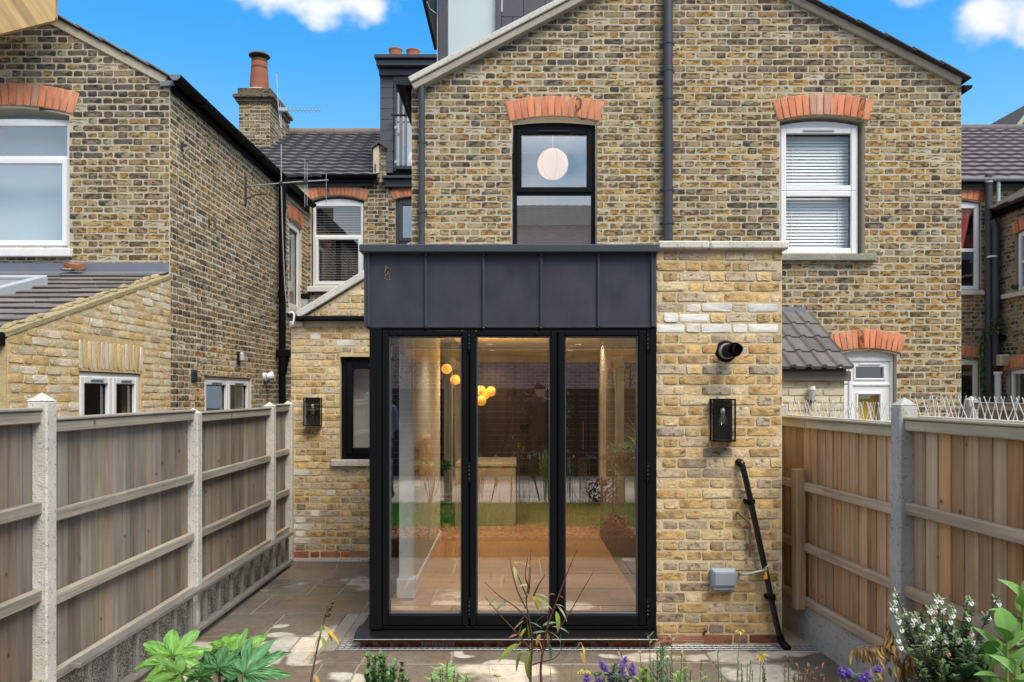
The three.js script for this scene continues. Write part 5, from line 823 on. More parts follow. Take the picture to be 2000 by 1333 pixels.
  add('coping', N().prism([[p0 - 0.03, Q3(292)], [pm + 0.0, Q3(281)], [p1 + 0.03, Q3(292)], [p1 + 0.03, Q3(287)], [pm, Q3(275)], [p0 - 0.04, Q3(287)]], z - 1.6, z + 0.06), M.tileBrown, pw); add('flashing', N().box(P3(734), Q3(325), z - 0.2, 0.02, 0.3, 0.5, 0.002, 0.5), M.lead, pw);
  blind('dark Venetian blind behind the far white window', front(D3), P3(614), P3(705), Q3(556), Q3(403), -0.14, M.slatDark, 0.046, 0.5, 'Venetian blinds');
}
{ // the house that owns the extension, behind its wing: slate hung dormer, black windows
  const house = thing('terrace_house', 'far terrace house with slate hung dormers, juliet balcony and clay chimney pots', 'house'), z = -D3;
  const win = opening(P3(772), P3(850), Q3(480), Q3(390), 0.06), tone = (u, v) => clamp(0.55 + 0.9 * (tn(u, v, 0.9, 45) - 0.5), 0.1, 0.95);
  brickWall(house, { outline: [[P3(758) + 0.002, 2.0], [-0.6, 2.0], [-0.6, Q3(352)], [P3(758) + 0.002, Q3(352)]], holes: [win], mortar: M.mortarGrey, tone, spread: 0.3, seed: 95, v0: 2.03, vLo: 2.8, skip: (u) => u > -1.2 }, front(D3));
  archOver(house, front(D3), P3(770), P3(852), Q3(390), 0.06, 0.16, 12, 0.012, 23, 'red', 'mortarGrey', 'red brick arch over the far black window');
  windowUnit(house, front(D3), { x0: P3(773), x1: P3(849), y0: Q3(476), y1: Q3(388), z: -0.04, mat: M.gunmetal, fw: 0.06, sw: 0.055, rows: [[0, 1, 1]], glass: M.glassSky, gasket: false, roomMat: M.roomBlue });
  const d = grp('dormer', house); const x0 = P3(742), x1 = -0.5, y0 = Q3(338), y1 = Q3(150), dz = z - 0.0;
  add('core', N().bx(x0 + 0.01, P3(768), y0, y1, dz - 3, dz - 0.02, 0).bx(P3(768), x1, Q3(172), y1, dz - 3, dz - 0.02, 0).bx(P3(768), x1, y0 - 0.04, Q3(327), dz - 3, dz - 0.02, 0), M.dark, d);
  const tg = N().bx(0.002, P3(768) - x0 - 0.002, 0.003, 0.222, -0.01, 0.006, 0.002).make(); for (let i = 0; i < 9; i++) { const m = mesh('slate', tg, M.slate, d); m.position.set(x0, y0 + i * (y1 - y0) / 9, dz - 0.004); m.scale.y = (y1 - y0) / 9 / 0.225; m.rotation.x = -0.01; }
  add('head_panel', N().bx(P3(768) + 0.002, x1, Q3(166), y1, dz - 0.02, dz, 0.003), M.slate, d);
  const f = N(); f.bx(P3(769), P3(774), Q3(335), Q3(166), dz - 0.08, dz + 0.01, 0.004); f.bx(P3(774), x1, Q3(332), Q3(326), dz - 0.1, dz + 0.06, 0.004); f.bx(P3(779), P3(785), Q3(326), Q3(170), dz - 0.1, dz - 0.05, 0.004); f.bx(P3(789), P3(794), Q3(326), Q3(170), dz - 0.08, dz - 0.04, 0.004); f.bx(P3(774), x1, Q3(176), Q3(166), dz - 0.08, dz - 0.02, 0.004); add('frame', f, M.gunmetal, d);
  add('pane', N().quad([P3(774), Q3(326), dz - 0.07], [x1, Q3(326), dz - 0.07], [x1, Q3(170), dz - 0.07], [P3(774), Q3(170), dz - 0.07]), M.glassSky, d);
  add('room_lining', N().bx(P3(774), x1, Q3(335), Q3(160), dz - 1.2, dz - 1.15, 0), M.roomBlue, d);
  add('sill', N().bx(P3(748), x1, Q3(352), Q3(347), dz - 0.1, dz + 0.16, 0.004).bx(P3(752), x1, Q3(367), Q3(353), dz - 0.02, dz + 0.08, 0.004), M.gunmetal, d);
  const rf = N(); rf.bx(P3(735), x1, Q3(124), Q3(117), dz - 3.2, dz + 0.26, 0.006); rf.bx(P3(738), x1, Q3(136), Q3(125), dz - 3.1, dz + 0.2, 0.006); rf.bx(P3(741), x1, Q3(150), Q3(137), dz - 3, dz + 0.08, 0.006); add('roof_edge', rf, M.gunmetal, d);
  const b = grp('balcony', house), bz = dz + 0.12; add('rail', N().bx(P3(766), x1, Q3(231), Q3(228), bz - 0.02, bz + 0.02, 0.004), M.blackGloss, b); add('glass_panel', N().quad([P3(774), Q3(326), bz], [x1, Q3(326), bz], [x1, Q3(234), bz], [P3(774), Q3(234), bz]), M.glass, b); for (const y of [254, 321]) add('clamp', N().box(P3(775), Q3(y), bz, 0.05, 0.05, 0.05, 0.006), M.steel, b);
  add('lamp_globe', N().lathe(Array.from({ length: 13 }, (_, i) => { const a = -PI / 2 + i / 12 * PI; return [max(0.001, cos(a) * 0.13), sin(a) * 0.13]; }), P3(806) - 0.02, Q3(293), dz - 0.5, 20), S([0.8, 0.75, 0.65], { emissive: new THREE.Color(1, 0.84, 0.66), emissiveIntensity: 0.8 }), house);
  { const l = new THREE.PointLight(new THREE.Color(1, 0.84, 0.66), 1.5, 0, 2); l.position.set(P3(806) - 0.02, Q3(293), dz - 0.5); l.shadow.radius = 6; scene.add(l); }
  const ch = grp('chimney', house), cd = 16.2; add('stack', N().bx(PX(748, cd), PX(826, cd), 5, PY(122, cd), -cd - 1, -cd + 0.0, 0.01), M.mortarDark, ch);
  for (const [x, y, s, dd] of [[768, 85, 1, 0], [803, 87, 1, 0], [777, 98, 0.8, 0.5], [812, 100, 0.8, 0.5]]) { const p = grp('chimney_pot', ch), q = cd + dd, X = PX(x, q), yt = PY(y, q), yb = PY(124, q), w = 0.135 * s * (1 + dd * 0.2), h = yt - yb; add('pot', N().lathe([[w * 1.08, 0], [w * 1.06, h * 0.25], [w * 1.13, h * 0.27], [w * 1.1, h * 0.32], [w * 1.02, h * 0.34], [w, h * 0.62], [w * 1.08, h * 0.64], [w * 1.05, h * 0.7], [w, h * 0.72], [w * 0.98, h * 0.92], [w * 1.07, h * 0.95], [w * 1.07, h], [w * 0.85, h]], X, yb, -q - 0.3, 20), M.terracotta, p); }
  // second, higher dormer over the wing: grey posts, a wide pale window and slates
  const u = grp('loft_dormer', house), D = 11.0, X = (p) => PX(p, D), Y = (p) => PY(p, D), ly = 4.9, ty = Y(-190);
  add('post', N().bx(X(855.5), X(875), ly, ty, -D - 0.2, -D + 0.03, 0.01).bx(X(968), X(979.5), ly, ty, -D - 0.2, -D + 0.03, 0.006), M.slate, u); add('reveal', N().bx(X(853.5), X(855.2), ly, Y(30), -D - 0.2, -D + 0.02, 0.003), M.stone, u);
  add('pane', N().quad([X(875), ly, -D], [X(968), ly, -D], [X(968), ty, -D], [X(875), ty, -D]), M.glass, u); add('frosted_sheet', N().bx(X(875), X(968), ly, ty, -D - 0.08, -D - 0.05, 0), S([0.62, 0.75, 0.82], { roughness: 0.6 }), u);
  const sg = N().bx(0.003, 0.297, 0.003, 0.397, -0.012, 0.004, 0.002).make(); for (let j = 0; j < 6; j++) for (let i = 0; i < 4; i++) { const m = mesh('slate', sg, M.slate, u); const off = (j & 1) ? -0.15 : 0; m.position.set(X(980) + i * 0.3 + off + (off ? 0.002 : 0), Y(33) - 0.4 * 4 + j * 0.4, -D - 0.0); if (off && i === 0) { m.position.x = X(980); m.scale.x = 0.5; } }
  add('backing', N().bx(X(979.6), X(1120), ly, ty, -D - 0.2, -D - 0.016, 0), M.dark, u); add('strip', N().bx(X(979.5), X(981.4), Y(24), Y(-40), -D + 0.006, -D + 0.02, 0), M.upvc, u);
  // dark raked cheek projecting from the left edge, and the wire stay on it
  const ck = [[9.35, Y(0) + 0.0], [11.0, 6.56], [11.0, 8.0], [9.2, 8.0]]; ck[0] = [9.48, PY(0, 9.48)]; add('cheek', N().prism([[9.46, 6.52], [11.0, 6.56], [11.0, 8.1], [9.3, 8.1]], -1.075, -1.035), M.black, u).rotation.y = PI / 2;
  add('stay', N().tube([at(831, 4, 9.55).add(V(0.02, 0, 0)), at(836, 17, 9.8).add(V(0.02, 0, 0)), at(852, 27, 10.95)], 0.008, 6), M.galv, u);
}
{ // terrace behind at the right, and the next wing's side wall
  const DR = 14.6, house = thing('terrace_house', 'far right terrace house with grey pantiled roof and red curtained window', 'house'), X = (p) => PX(p, DR), Y = (p) => PY(p, DR), z = -DR, XW = 8.88;
  const w1 = opening(7.2, X(1917), Y(568), Y(396), 0.07), w2 = opening(7.2, X(1915), 0.6, Y(704), 0.06), tone = (u, v) => clamp(0.66 + 0.8 * (tn(u, v, 0.9, 61) - 0.5) + 0.2 * sstep(3.5, 2.5, v), 0.1, 0.97);
  brickWall(house, { outline: [[6.6, 0], [11, 0], [11, Y(362)], [6.6, Y(362)]], holes: [w1, w2], mortar: M.mortarDark, tone, spread: 0.3, seed: 111, v0: 0.02, vLo: 1.4, skip: (u, v) => u < 8.1 || (u > XW && v < 5) }, front(DR));
  archOver(house, front(DR), 7.2, X(1917), Y(394), 0.07, 0.2, 14, 0.012, 25, 'red', 'mortarDark', 'red arch over the red curtained window'); archOver(house, front(DR), 7.2, X(1914), Y(700), 0.06, 0.2, 14, 0.012, 26, 'red', 'mortarDark', 'red arch over the far ground floor door');
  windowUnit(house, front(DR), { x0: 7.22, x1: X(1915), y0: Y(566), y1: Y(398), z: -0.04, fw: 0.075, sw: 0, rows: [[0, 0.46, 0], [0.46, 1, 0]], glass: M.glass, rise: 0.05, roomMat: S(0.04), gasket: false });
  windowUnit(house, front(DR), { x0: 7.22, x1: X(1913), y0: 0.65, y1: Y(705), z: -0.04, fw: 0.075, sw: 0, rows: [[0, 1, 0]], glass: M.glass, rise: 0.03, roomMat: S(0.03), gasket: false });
  sillStone(house, front(DR), 7.1, X(1926), Y(577), Y(568), M.stone, 0.06);
  const rf = grp('roof', house), rz = -18.2, ry = PY(254, 18.2), mt = S([0.2, 0.175, 0.185], { map: T.tile, bumpMap: T.grit, bumpScale: 0.002, roughness: 0.7 }); tileField(rf, 7.0, 13, Y(357), z + 0.12, ry, rz, 14, 0.3, mt); add('deck', N().prism([[DR - 0.1, Y(357) - 0.05], [18.2, ry - 0.05], [18.2, ry - 0.1], [DR - 0.1, Y(357) - 0.1]], 7, 13), M.dark, rf).rotation.y = PI / 2; add('ridge_tile', N().tube([V(7, ry + 0.02, rz), V(13, ry + 0.02, rz)], 0.1, 10), M.tileGrey, rf);
  const gp = []; for (let i = 0; i <= 10; i++) { const t = PI + i / 10 * PI; gp.push([cos(t) * 0.055, sin(t) * 0.055]); } const gu = add('gutter', N().prism(gp, 7.5, 10), M.upvcGrey, house); gu.rotation.y = PI / 2; gu.position.set(0, Y(352), z + 0.13);
  add('fascia', N().bx(7, 10, Y(371), Y(361), z + 0.004, z + 0.05, 0.003), S([0.14, 0.2, 0.15], { roughness: 0.7 }), house);
  const ct = thing('curtain', 'red curtain hanging behind the far right upper window', 'curtain'); const cg = N([0.5, 0.09, 0.11]); for (let i = 0; i < 26; i++) { const f = (t) => [lerp(7.4, X(1908), t), 0.03 * sin(t * 55) - 0.12], a = f(i / 26), b = f((i + 1) / 26), yt = Y(402), yl = (t) => lerp(Y(500), Y(530), t); const xl = (x) => lerp(x, 7.6, 0.35); cg.quad([xl(a[0]), Y(560), z + a[1]], [xl(b[0]), Y(560), z + b[1]], [b[0], yt, z + b[1]], [a[0], yt, z + a[1]]); } add('cloth', cg, M.vcol, ct);
  const D = DR - 0.05, t = downpipe('thick dark grey soil pipe in the corner of the far right terrace', [V(X(1924), 0.2, z + 0.12), V(X(1924), Y(345), z + 0.12)], 0.062, M.gunmetal, [[V(X(1924), Y(362), z + 0.12)], [V(X(1924), Y(430), z + 0.12)]], 'drainpipes');
  add('white_band', N().cyl(V(X(1924), Y(363), z + 0.12), V(X(1924), Y(358), z + 0.12), 0.066, 0.066, 12).cyl(V(X(1926), Y(507), z + 0.2), V(X(1926), Y(504), z + 0.2), 0.09, 0.09, 12), M.upvc, t);
  const t2 = downpipe('dark pipe with a white lower length below the ivy at the far right', [V(X(1931), Y(716), z + 0.22), V(X(1931), Y(450), z + 0.22), V(X(1928), Y(435), z + 0.2)], 0.06, M.gunmetal, [[V(X(1931), Y(600), z + 0.22)]], 'drainpipes');
  add('lower_length', N().tube([V(X(1934), 0, z + 0.24), V(X(1934), Y(732), z + 0.24)], 0.055, 12).cyl(V(X(1934), Y(733), z + 0.24), V(X(1934), Y(727), z + 0.24), 0.075, 0.075, 14), M.upvc, t2); add('branch', N().cyl(V(X(1932), Y(662), z + 0.22), V(X(1956), Y(662), z + 0.3), 0.055, 0.055, 12), M.black, t2);
  const t3 = downpipe('short white downpipe under the far right gutter', [V(X(1944), Y(425), z + 0.1), V(X(1944), Y(358), z + 0.1)], 0.035, M.upvcGrey, [[V(X(1944), Y(366), z + 0.1)]], 'drainpipes');
  // next wing
  const h2 = thing('brick_house', 'dark brick house wing at the far right edge with red arches and white windows', 'house', 'brick houses of the terrace');
  const v1 = opening(-14.05, -12.7, PY(563, 13.6), 4.62, 0.06), v2 = opening(-14.25, -12.7, 0.7, 2.2, 0.06);
  brickWall(h2, { outline: [[-14.59, 0], [-8.8, 0], [-8.8, 5.2], [-14.59, 5.2]], holes: [v1, v2], mortar: M.mortarDark, tone: (u, v) => clamp(0.74 + 0.8 * (tn(u, v, 0.9, 65) - 0.5), 0.2, 1), spread: 0.3, seed: 115, v0: 0.02, vLo: 1.4, skip: (u) => u > -12.6 }, facingLeft(XW));
  archOver(h2, facingLeft(XW), -14.05, -12.7, 4.62, 0.06, 0.22, 15, 0.012, 27, 'red', 'mortarDark', 'red arch over the upper window at the right edge'); archOver(h2, facingLeft(XW), -14.3, -12.7, 2.22, 0.06, 0.22, 18, 0.012, 28, 'red', 'mortarDark', 'red arch over the lower window at the right edge');
  windowUnit(h2, facingLeft(XW), { x0: -14.0, x1: -12.72, y0: PY(563, 13.6), y1: 4.61, z: -0.03, fw: 0.06, sw: 0, rows: [[0, 0.5, 0], [0.5, 1, 0]], glass: M.glassMid, rise: 0.03, roomMat: M.roomBlue, gasket: false }); windowUnit(h2, facingLeft(XW), { x0: -14.2, x1: -12.72, y0: 0.75, y1: 2.2, z: -0.03, fw: 0.05, sw: 0, rows: [[0, 1, 0]], glass: M.glassMid, rise: 0.03, roomMat: S(0.06), gasket: false });
  sillStone(h2, facingLeft(XW), -14.35, -12.6, PY(575, 13.6), PY(566, 13.6), M.stone, 0.07);
  const rr2 = grp('roof', h2), eg = N(), r4 = rng(6); add('slope', N().prism([[XW - 0.12, 5.12], [XW + 3, 7.0], [XW + 3, 7.1], [XW - 0.12, 5.22]], -14.6, -8.7), M.tileBrown, rr2); for (let d = 8.8; d < 14.6; d += 0.165) eg.box(XW - 0.1, 5.23 + rr(-0.012, 0.012, r4), -d, 0.36, 0.03, 0.158, 0.006, 0, 0, 0.55 + rr(-0.05, 0.05, r4)); stuff(add('eave_tiles', eg, M.tileBrown, rr2)); add('fascia', N().bx(XW - 0.06, XW - 0.02, 5.02, 5.16, -14.6, -8.7, 0.003), M.black, rr2);
  const ac = thing('wall_vent', 'square cream vent cowl over the lower red arch at the far right', 'vent'); add('body', N().box(XW - 0.08, PY(704, 14.3), -14.3, 0.16, 0.2, 0.22, 0.012), M.render, ac); for (let i = 0; i < 4; i++) add('slat', N().box(XW - 0.08, PY(704, 14.3) - 0.07 + i * 0.045, -14.185, 0.13, 0.012, 0.02, 0.002), M.mortarGrey, ac);
  const gb = thing('terrace_house', 'sliver of a further house gable beyond the far right roof', 'house'); add('roof', N().prism([[PX(1982, 19), PY(252, 19)], [PX(2030, 19), PY(252, 19)], [PX(2030, 19), PY(190, 19)]], -24, -19), M.tileBrown, gb); add('verge', N().bx(0, 2, -0.05, 0.03, 0, 0.1, 0.01), M.mortarGrey, gb).position.set(PX(1982, 19), PY(252, 19), -19); gb.children[1].rotation.z = atan2(62, 48);
}

// ------------------------------------------------------------------ patio of sandstone slabs, half wet
const ROWS = (() => { const X = (px, D) => PX(px, D);
  const rows = [[8.66, 8.44, [-2.45, -1.65, -0.9]], [8.44, 7.84, [-2.45, X(560, 8.2), X(650, 8.2), -0.9]], [7.84, 7.2, [-2.45, X(613, 7.5), [X(671, 7.5), 0.52], -0.9]], [7.2, 6.59, [-2.45, X(512, 6.9), -0.9]], [6.59, 5.98, [-2.45, X(536, 6.3), -1.36]], [5.98, 5.38, [-2.45, X(568, 5.7), [-1.37, 0.43]]], [5.37, 4.77, [-2.45, X(617, 5.2), X(711, 5.55), X(884, 5.6), X(1210, 5.6), X(1384, 5.5), 2.5]], [4.77, 4.17, [-2.5, -1.6, -0.7, 0.2, 1.1, 1.9, 2.6]], [4.17, 3.57, [-2.5, -1.9, -1.0, -0.1, 0.5, 1.4, 2.7]], [3.57, 2.75, [-2.5, -1.5, -0.6, 0.3, 1.2, 2.7]]];
  rows.push([5.655, 5.38, [-1.36, X(711, 5.5), X(884, 5.6), X(1210, 5.6), X(1384, 5.5), 2.35]]); return rows; })();
const DRY = [[600, 1262, 0.3, 1.2], [610, 1287, 0.26, 1.2], [665, 1325, 0.28, 1.2], [545, 1242, 0.14, 0.7], [415, 1262, 0.14, 0.6], [690, 1136, 0.4, 0.7], [537, 1222, 0.13, 0.9], [905, 1279, 0.14, 0.9], [1000, 1300, 0.17, 1.0], [1180, 1280, 0.12, 1.1], [1270, 1278, 0.24, 1.0], [1400, 1280, 0.18, 1.1], [1490, 1318, 0.22, 1.0], [1570, 1274, 0.2, 0.8], [480, 1304, 0.16, 0.5], [300, 1325, 0.3, 0.8], [660, 1240, 0.12, 0.9]].map(([a, b, s, k]) => { const D = EYE * F / (b - 765); return [PX(a, D), D, s, k]; });
function dryness(x, d) {
  const wx = x + 0.42 * (fbm3(x * 2.2, d * 2.2, 7, 4) - 0.5) + 0.1 * (fbm3(x * 9, d * 9, 3, 3) - 0.5), wd = d + 0.3 * (fbm3(x * 2.2, d * 2.2, 17, 4) - 0.5) + 0.08 * (fbm3(x * 9, d * 9, 13, 3) - 0.5);
  let k = -0.36 + 1.3 * (fbm3(x * 1.7 + 3, d * 2.1, 4, 5) - 0.5); for (const [a, b, s, w] of DRY) k += w * 0.7 * exp(-(((wx - a) / s) ** 2 + ((wd - b) / (s * 0.5)) ** 2));
  ROWS.forEach(([f, n, xs], i) => { if (d < f && d >= n) for (let q = 0; q + 1 < xs.length; q++) { const p = [].concat(xs[q])[0], e = [].concat(xs[q + 1])[0]; if (x >= p && x < e) { const s2 = Array.isArray(xs[q + 1]) && d < lerp(n, f, xs[q + 1][1]) ? 7 : 0; k += 0.34 * (h3(i, q + s2, 77) - 0.55); } } });
  return sstep(-0.05, 0.09, k);
}
{
  const SZ = 8, dry = new Float32Array(1024 * 1024); for (let j = 0; j < 1024; j++) for (let i = 0; i < 1024; i++) dry[j * 1024 + i] = dryness((i + 0.5) / 1024 * SZ - 4, (j + 0.5) / 1024 * SZ + 1.5);
  const dr = (u, v) => dry[min(1023, floor(v * 1024)) * 1024 + min(1023, floor(u * 1024))];
  const cm = colorTex(1024, 1024, (u, v) => { const a = fbmP(u, v, 9, 22, 5, 131), b = fbmP(u, v, 256, 256, 2, 133), c = fbmP(u, v, 22, 11, 4, 137), k = 0.7 + 0.5 * (a - 0.5) + 0.35 * (b - 0.5) + 0.3 * (c - 0.5), w = mix3([0.175, 0.145, 0.112], [0.15, 0.134, 0.115], sstep(0.4, 0.6, c)), d = [0.5, 0.475, 0.41]; return mix3(w, d, dr(u, v)).map((x) => x * k * 1.35); }, SZ);
  const rm = grayTex(1024, 1024, (u, v) => lerp(0.2 + 0.34 * fbmP(u, v, 14, 14, 4, 139), 0.95, dr(u, v)), SZ);
  const bump = grayTex(512, 512, (u, v) => 0.7 * fbmP(u, v, 5, 9, 5, 141) + 0.3 * fbmP(u, v, 60, 60, 2, 143), 1.1);
  const mats = [[0.92, 0.9, 0.9], [1, 1, 1], [1.1, 1.02, 0.95], [1.0, 0.97, 0.98]].map((c) => S(c, { map: cm, roughnessMap: rm, roughness: 1, bumpMap: bump, bumpScale: 0.006 }));
  const p = structure(new THREE.Group(), null); p.name = 'patio'; scene.add(p);
  const X = (px, D) => PX(px, D), r = rng(151);
  const slab = (x0, x1, d0, d1) => { const j = 0.0075, g = N(), y = rr(-0.003, 0.003, r), t = [rr(-0.0025, 0.0025, r), rr(-0.0025, 0.0025, r)]; g.bx(x0 + j, x1 - j, -0.05, y, -d1 + j, -d0 - j, 0.005); for (let i = 0; i < g.p.length; i += 3) { g.p[i + 1] += t[0] * (g.p[i] - x0) / (x1 - x0) + t[1] * (g.p[i + 2] + d1) / (d1 - d0); const k = i / 3 * 2; g.t[k] = g.p[i] + 4; g.t[k + 1] = -g.p[i + 2] - 1.5; } add('slab', g, mats[floor(r() * 4)], p); };
  for (const [dF, dN, xs] of ROWS) for (let i = 0; i + 1 < xs.length; i++) { const a = [].concat(xs[i])[0], b = [].concat(xs[i + 1])[0], sp = Array.isArray(xs[i + 1]) ? xs[i + 1][1] : 0; if (sp) { const m = lerp(dN, dF, sp); slab(a, b, m, dF); slab(a, b, dN, m); } else slab(a, b, dN, dF); }
  const bed = N(); bed.bx(-2.55, 2.75, -0.06, -0.007, -8.72, -2.75, 0); add('joint_bed', bed, S([0.34, 0.31, 0.265], { map: T.mortar, bumpMap: T.grit, bumpScale: 0.006, roughness: 0.95 }), p);
  // pale mortar strip between the walls and the drain
  const ap = structure(add('concrete_apron', N().bx(-1.2, 2.2, -0.04, 0.004, -5.79, -5.765, 0).bx(-1.2, 2.2, -0.04, 0.003, -5.765, -5.662 - 0.112, 0.002).bx(X2(566), -1.2, -0.04, 0.004, -8.758, -8.72, 0.002).bx(-1.15, -1.06, -0.04, 0.002, -8.72, -5.78, 0.002).bx(1.9, 2.2, -0.04, 0.002, -8.5, -5.79, 0.002), S([0.58, 0.5, 0.38], { map: T.mortar, bumpMap: T.grit, bumpScale: 0.006, roughness: 0.9 })));
}
{ // drain channels with slotted gratings
  const mk = (label, len, pos, turn, mat) => {
    const t = thing('drain_channel', label, 'drain', 'slotted drain channels along the house'); t.position.copy(pos); t.rotation.y = turn;
    const w = 0.105; add('channel', N().bx(0, len, -0.06, -0.05, -w, 0, 0).bx(0, len, -0.06, 0.001, -w - 0.004, -w, 0).bx(0, len, -0.06, 0.001, 0, 0.004, 0), M.dark, t);
    let x = 0; while (x < len - 0.02) {
      const L = min(1.0, len - x) - 0.004, g = N(); for (const z of [0.006, w / 2, w - 0.006]) g.bx(x, x + L, -0.004, 0.003, -z - 0.007, -z + 0.007, 0.0015);
      for (let k = 0; k * 0.04 < L - 0.015; k++) for (const z of [0.03, 0.076]) g.box(x + 0.012 + k * 0.04, -0.001, -z, 0.017, 0.006, 0.05, 0.001, 0, 0.35, 0);
      add('grating', g, mat, t); x += 1.0;
    }
    return t;
  };
  mk('slotted steel drain channel running in front of the doors and pier', 3.45, V(-1.24, 0, -5.662), 0, M.galv);
  mk('steel drain channel along the left side of the glazed extension', 3.05, V(-1.15, 0, -5.665), PI / 2, M.alu);
  mk('slotted drain channel at the foot of the low side return wall', 0.86, V(-2.42, 0, -8.6), 0, M.galv);
}

// ------------------------------------------------------------------ timber fences with concrete posts and gravel boards
function fenceBay(fence, A, B, o) { // A -> B along local +x, z towards the garden
  const g = grp('fence_panel', fence), dx = B.x - A.x, dz = B.z - A.z, L = hypot(dx, dz), r = rng(o.seed), k = o.board, rl = o.rail; g.position.set(A.x, 0, A.z); g.rotation.y = atan2(-dz, dx);
  const x0 = 0.05, x1 = L - 0.05, pitch = o.pitch ?? 0.112; let x = x0;
  while (x < x1 - 0.02) {
    const w = min(rr(0.095, 0.128, r), x1 - x), q = rr(...(o.vq ?? [0.72, 1.22]), r), h = rr(-0.08, 0.08, r), s = rr(0, 1, r), c0 = mix3(mix3(k[0], k[1], s), [0.27, 0.33, 0.13], o.algae && r() < 0.12 ? 0.24 : 0), b = N([c0[0] * q * (1 + h), c0[1] * q, c0[2] * q * (1 - h)]); b.off = [r() * 5, r() * 5];
    b.box(x + w / 2 + 0.006, (o.y0 + o.y1) / 2, -0.012 + rr(-0.002, 0.002, r), w + 0.012, o.y1 - o.y0 - 0.02, 0.012, 0.003, 0, -0.075, 0); const wk = rr(0.68, 0.95, r); for (let i = 0; i < b.c.length; i += 3) if (b.p[i + 1] < o.y0 + 0.4) { b.c[i] *= wk; b.c[i + 1] *= wk * 0.93; b.c[i + 2] *= wk * 0.86; } add('board', b, M.wood, g); x += w;
  }
  for (const [y, h] of o.rails) { const q = rr(0.9, 1.1, r), b = N(rl.map((c) => c * q)); b.grain = 'x'; b.off = [r() * 5, r() * 5]; b.bx(x0 - 0.03, x1 + 0.03, y - h, y, 0.002, 0.045, 0.006); add('rail', b, M.wood, g); }
  { const b = N((o.cap ?? rl)); b.grain = 'x'; b.off = [r() * 5, r() * 5]; b.bx(x0 - 0.02, x1 + 0.02, o.y1 - 0.075, o.y1 - 0.012, 0.002, 0.042, 0.006); b.bx(x0 - 0.02, x1 + 0.02, o.y1 - 0.0115, o.y1 + 0.006, -0.03, 0.052, 0.005); add('cap_rail', b, M.wood, g); }
  add('gravel_board', N().bx(x0 - 0.01, x1 + 0.01, -0.05, o.y0 - 0.002, -0.02, 0.026, 0.006), o.gravel ?? M.aggregate, g);
  return g;
}
function fencePost(fence, p, top, mat, turn = 0, w = 0.1) { const g = N(), h = w / 2; g.bx(-h, h, -0.1, top - 0.045, -h - 0.0, h + 0.012, 0.008); const a = [[-h, top - 0.045, h + 0.012], [h, top - 0.045, h + 0.012], [h, top - 0.045, -h], [-h, top - 0.045, -h]], t = [0, top, 0.006]; for (let i = 0; i < 4; i++) g.tri(a[i], a[(i + 1) % 4], t); const m = add('post', g, mat, fence); m.position.set(p.x, 0, p.z); m.rotation.y = turn; return m; }
const LF = (D) => V(-2.47, 0, -D);
{
  const f = thing('timber_fence', 'grey weathered close board fence with pale concrete posts along the left', 'fence', null);
  const col = { board: [[0.34, 0.32, 0.295], [0.3, 0.245, 0.2]], rail: [0.39, 0.365, 0.315], algae: 1, vq: [0.66, 1.22] };
  const D = [2.3, 4.15, 6.12, 8.05, 8.72];
  fenceBay(f, LF(D[0]), LF(D[1]), { ...col, seed: 1, y0: 0.3, y1: 1.75, rails: [[1.27, 0.065], [0.82, 0.065], [0.36, 0.06]] });
  fenceBay(f, LF(D[1]), LF(D[2]), { ...col, seed: 2, y0: 0.3, y1: 1.695, rails: [[1.21, 0.065], [0.765, 0.065], [0.355, 0.06]] });
  fenceBay(f, LF(D[2]), LF(D[3]), { ...col, seed: 3, y0: 0.3, y1: 1.675, rails: [[1.2, 0.065], [0.76, 0.065], [0.355, 0.06]] });
  fenceBay(f, LF(D[3]), LF(D[4]), { ...col, seed: 4, y0: 0.32, y1: 1.7, rails: [[1.22, 0.065], [0.78, 0.065], [0.37, 0.06]] });
  [1.835, 1.715, 1.735, 1.74].forEach((h, i) => fencePost(f, LF(D[i + 1]).add(V(0.012, 0, 0)), h, M.concrete, PI / 2, 0.094));
}
const RF = (D) => V(2.14 + 0.09 * (6.33 - D), 0, -D);
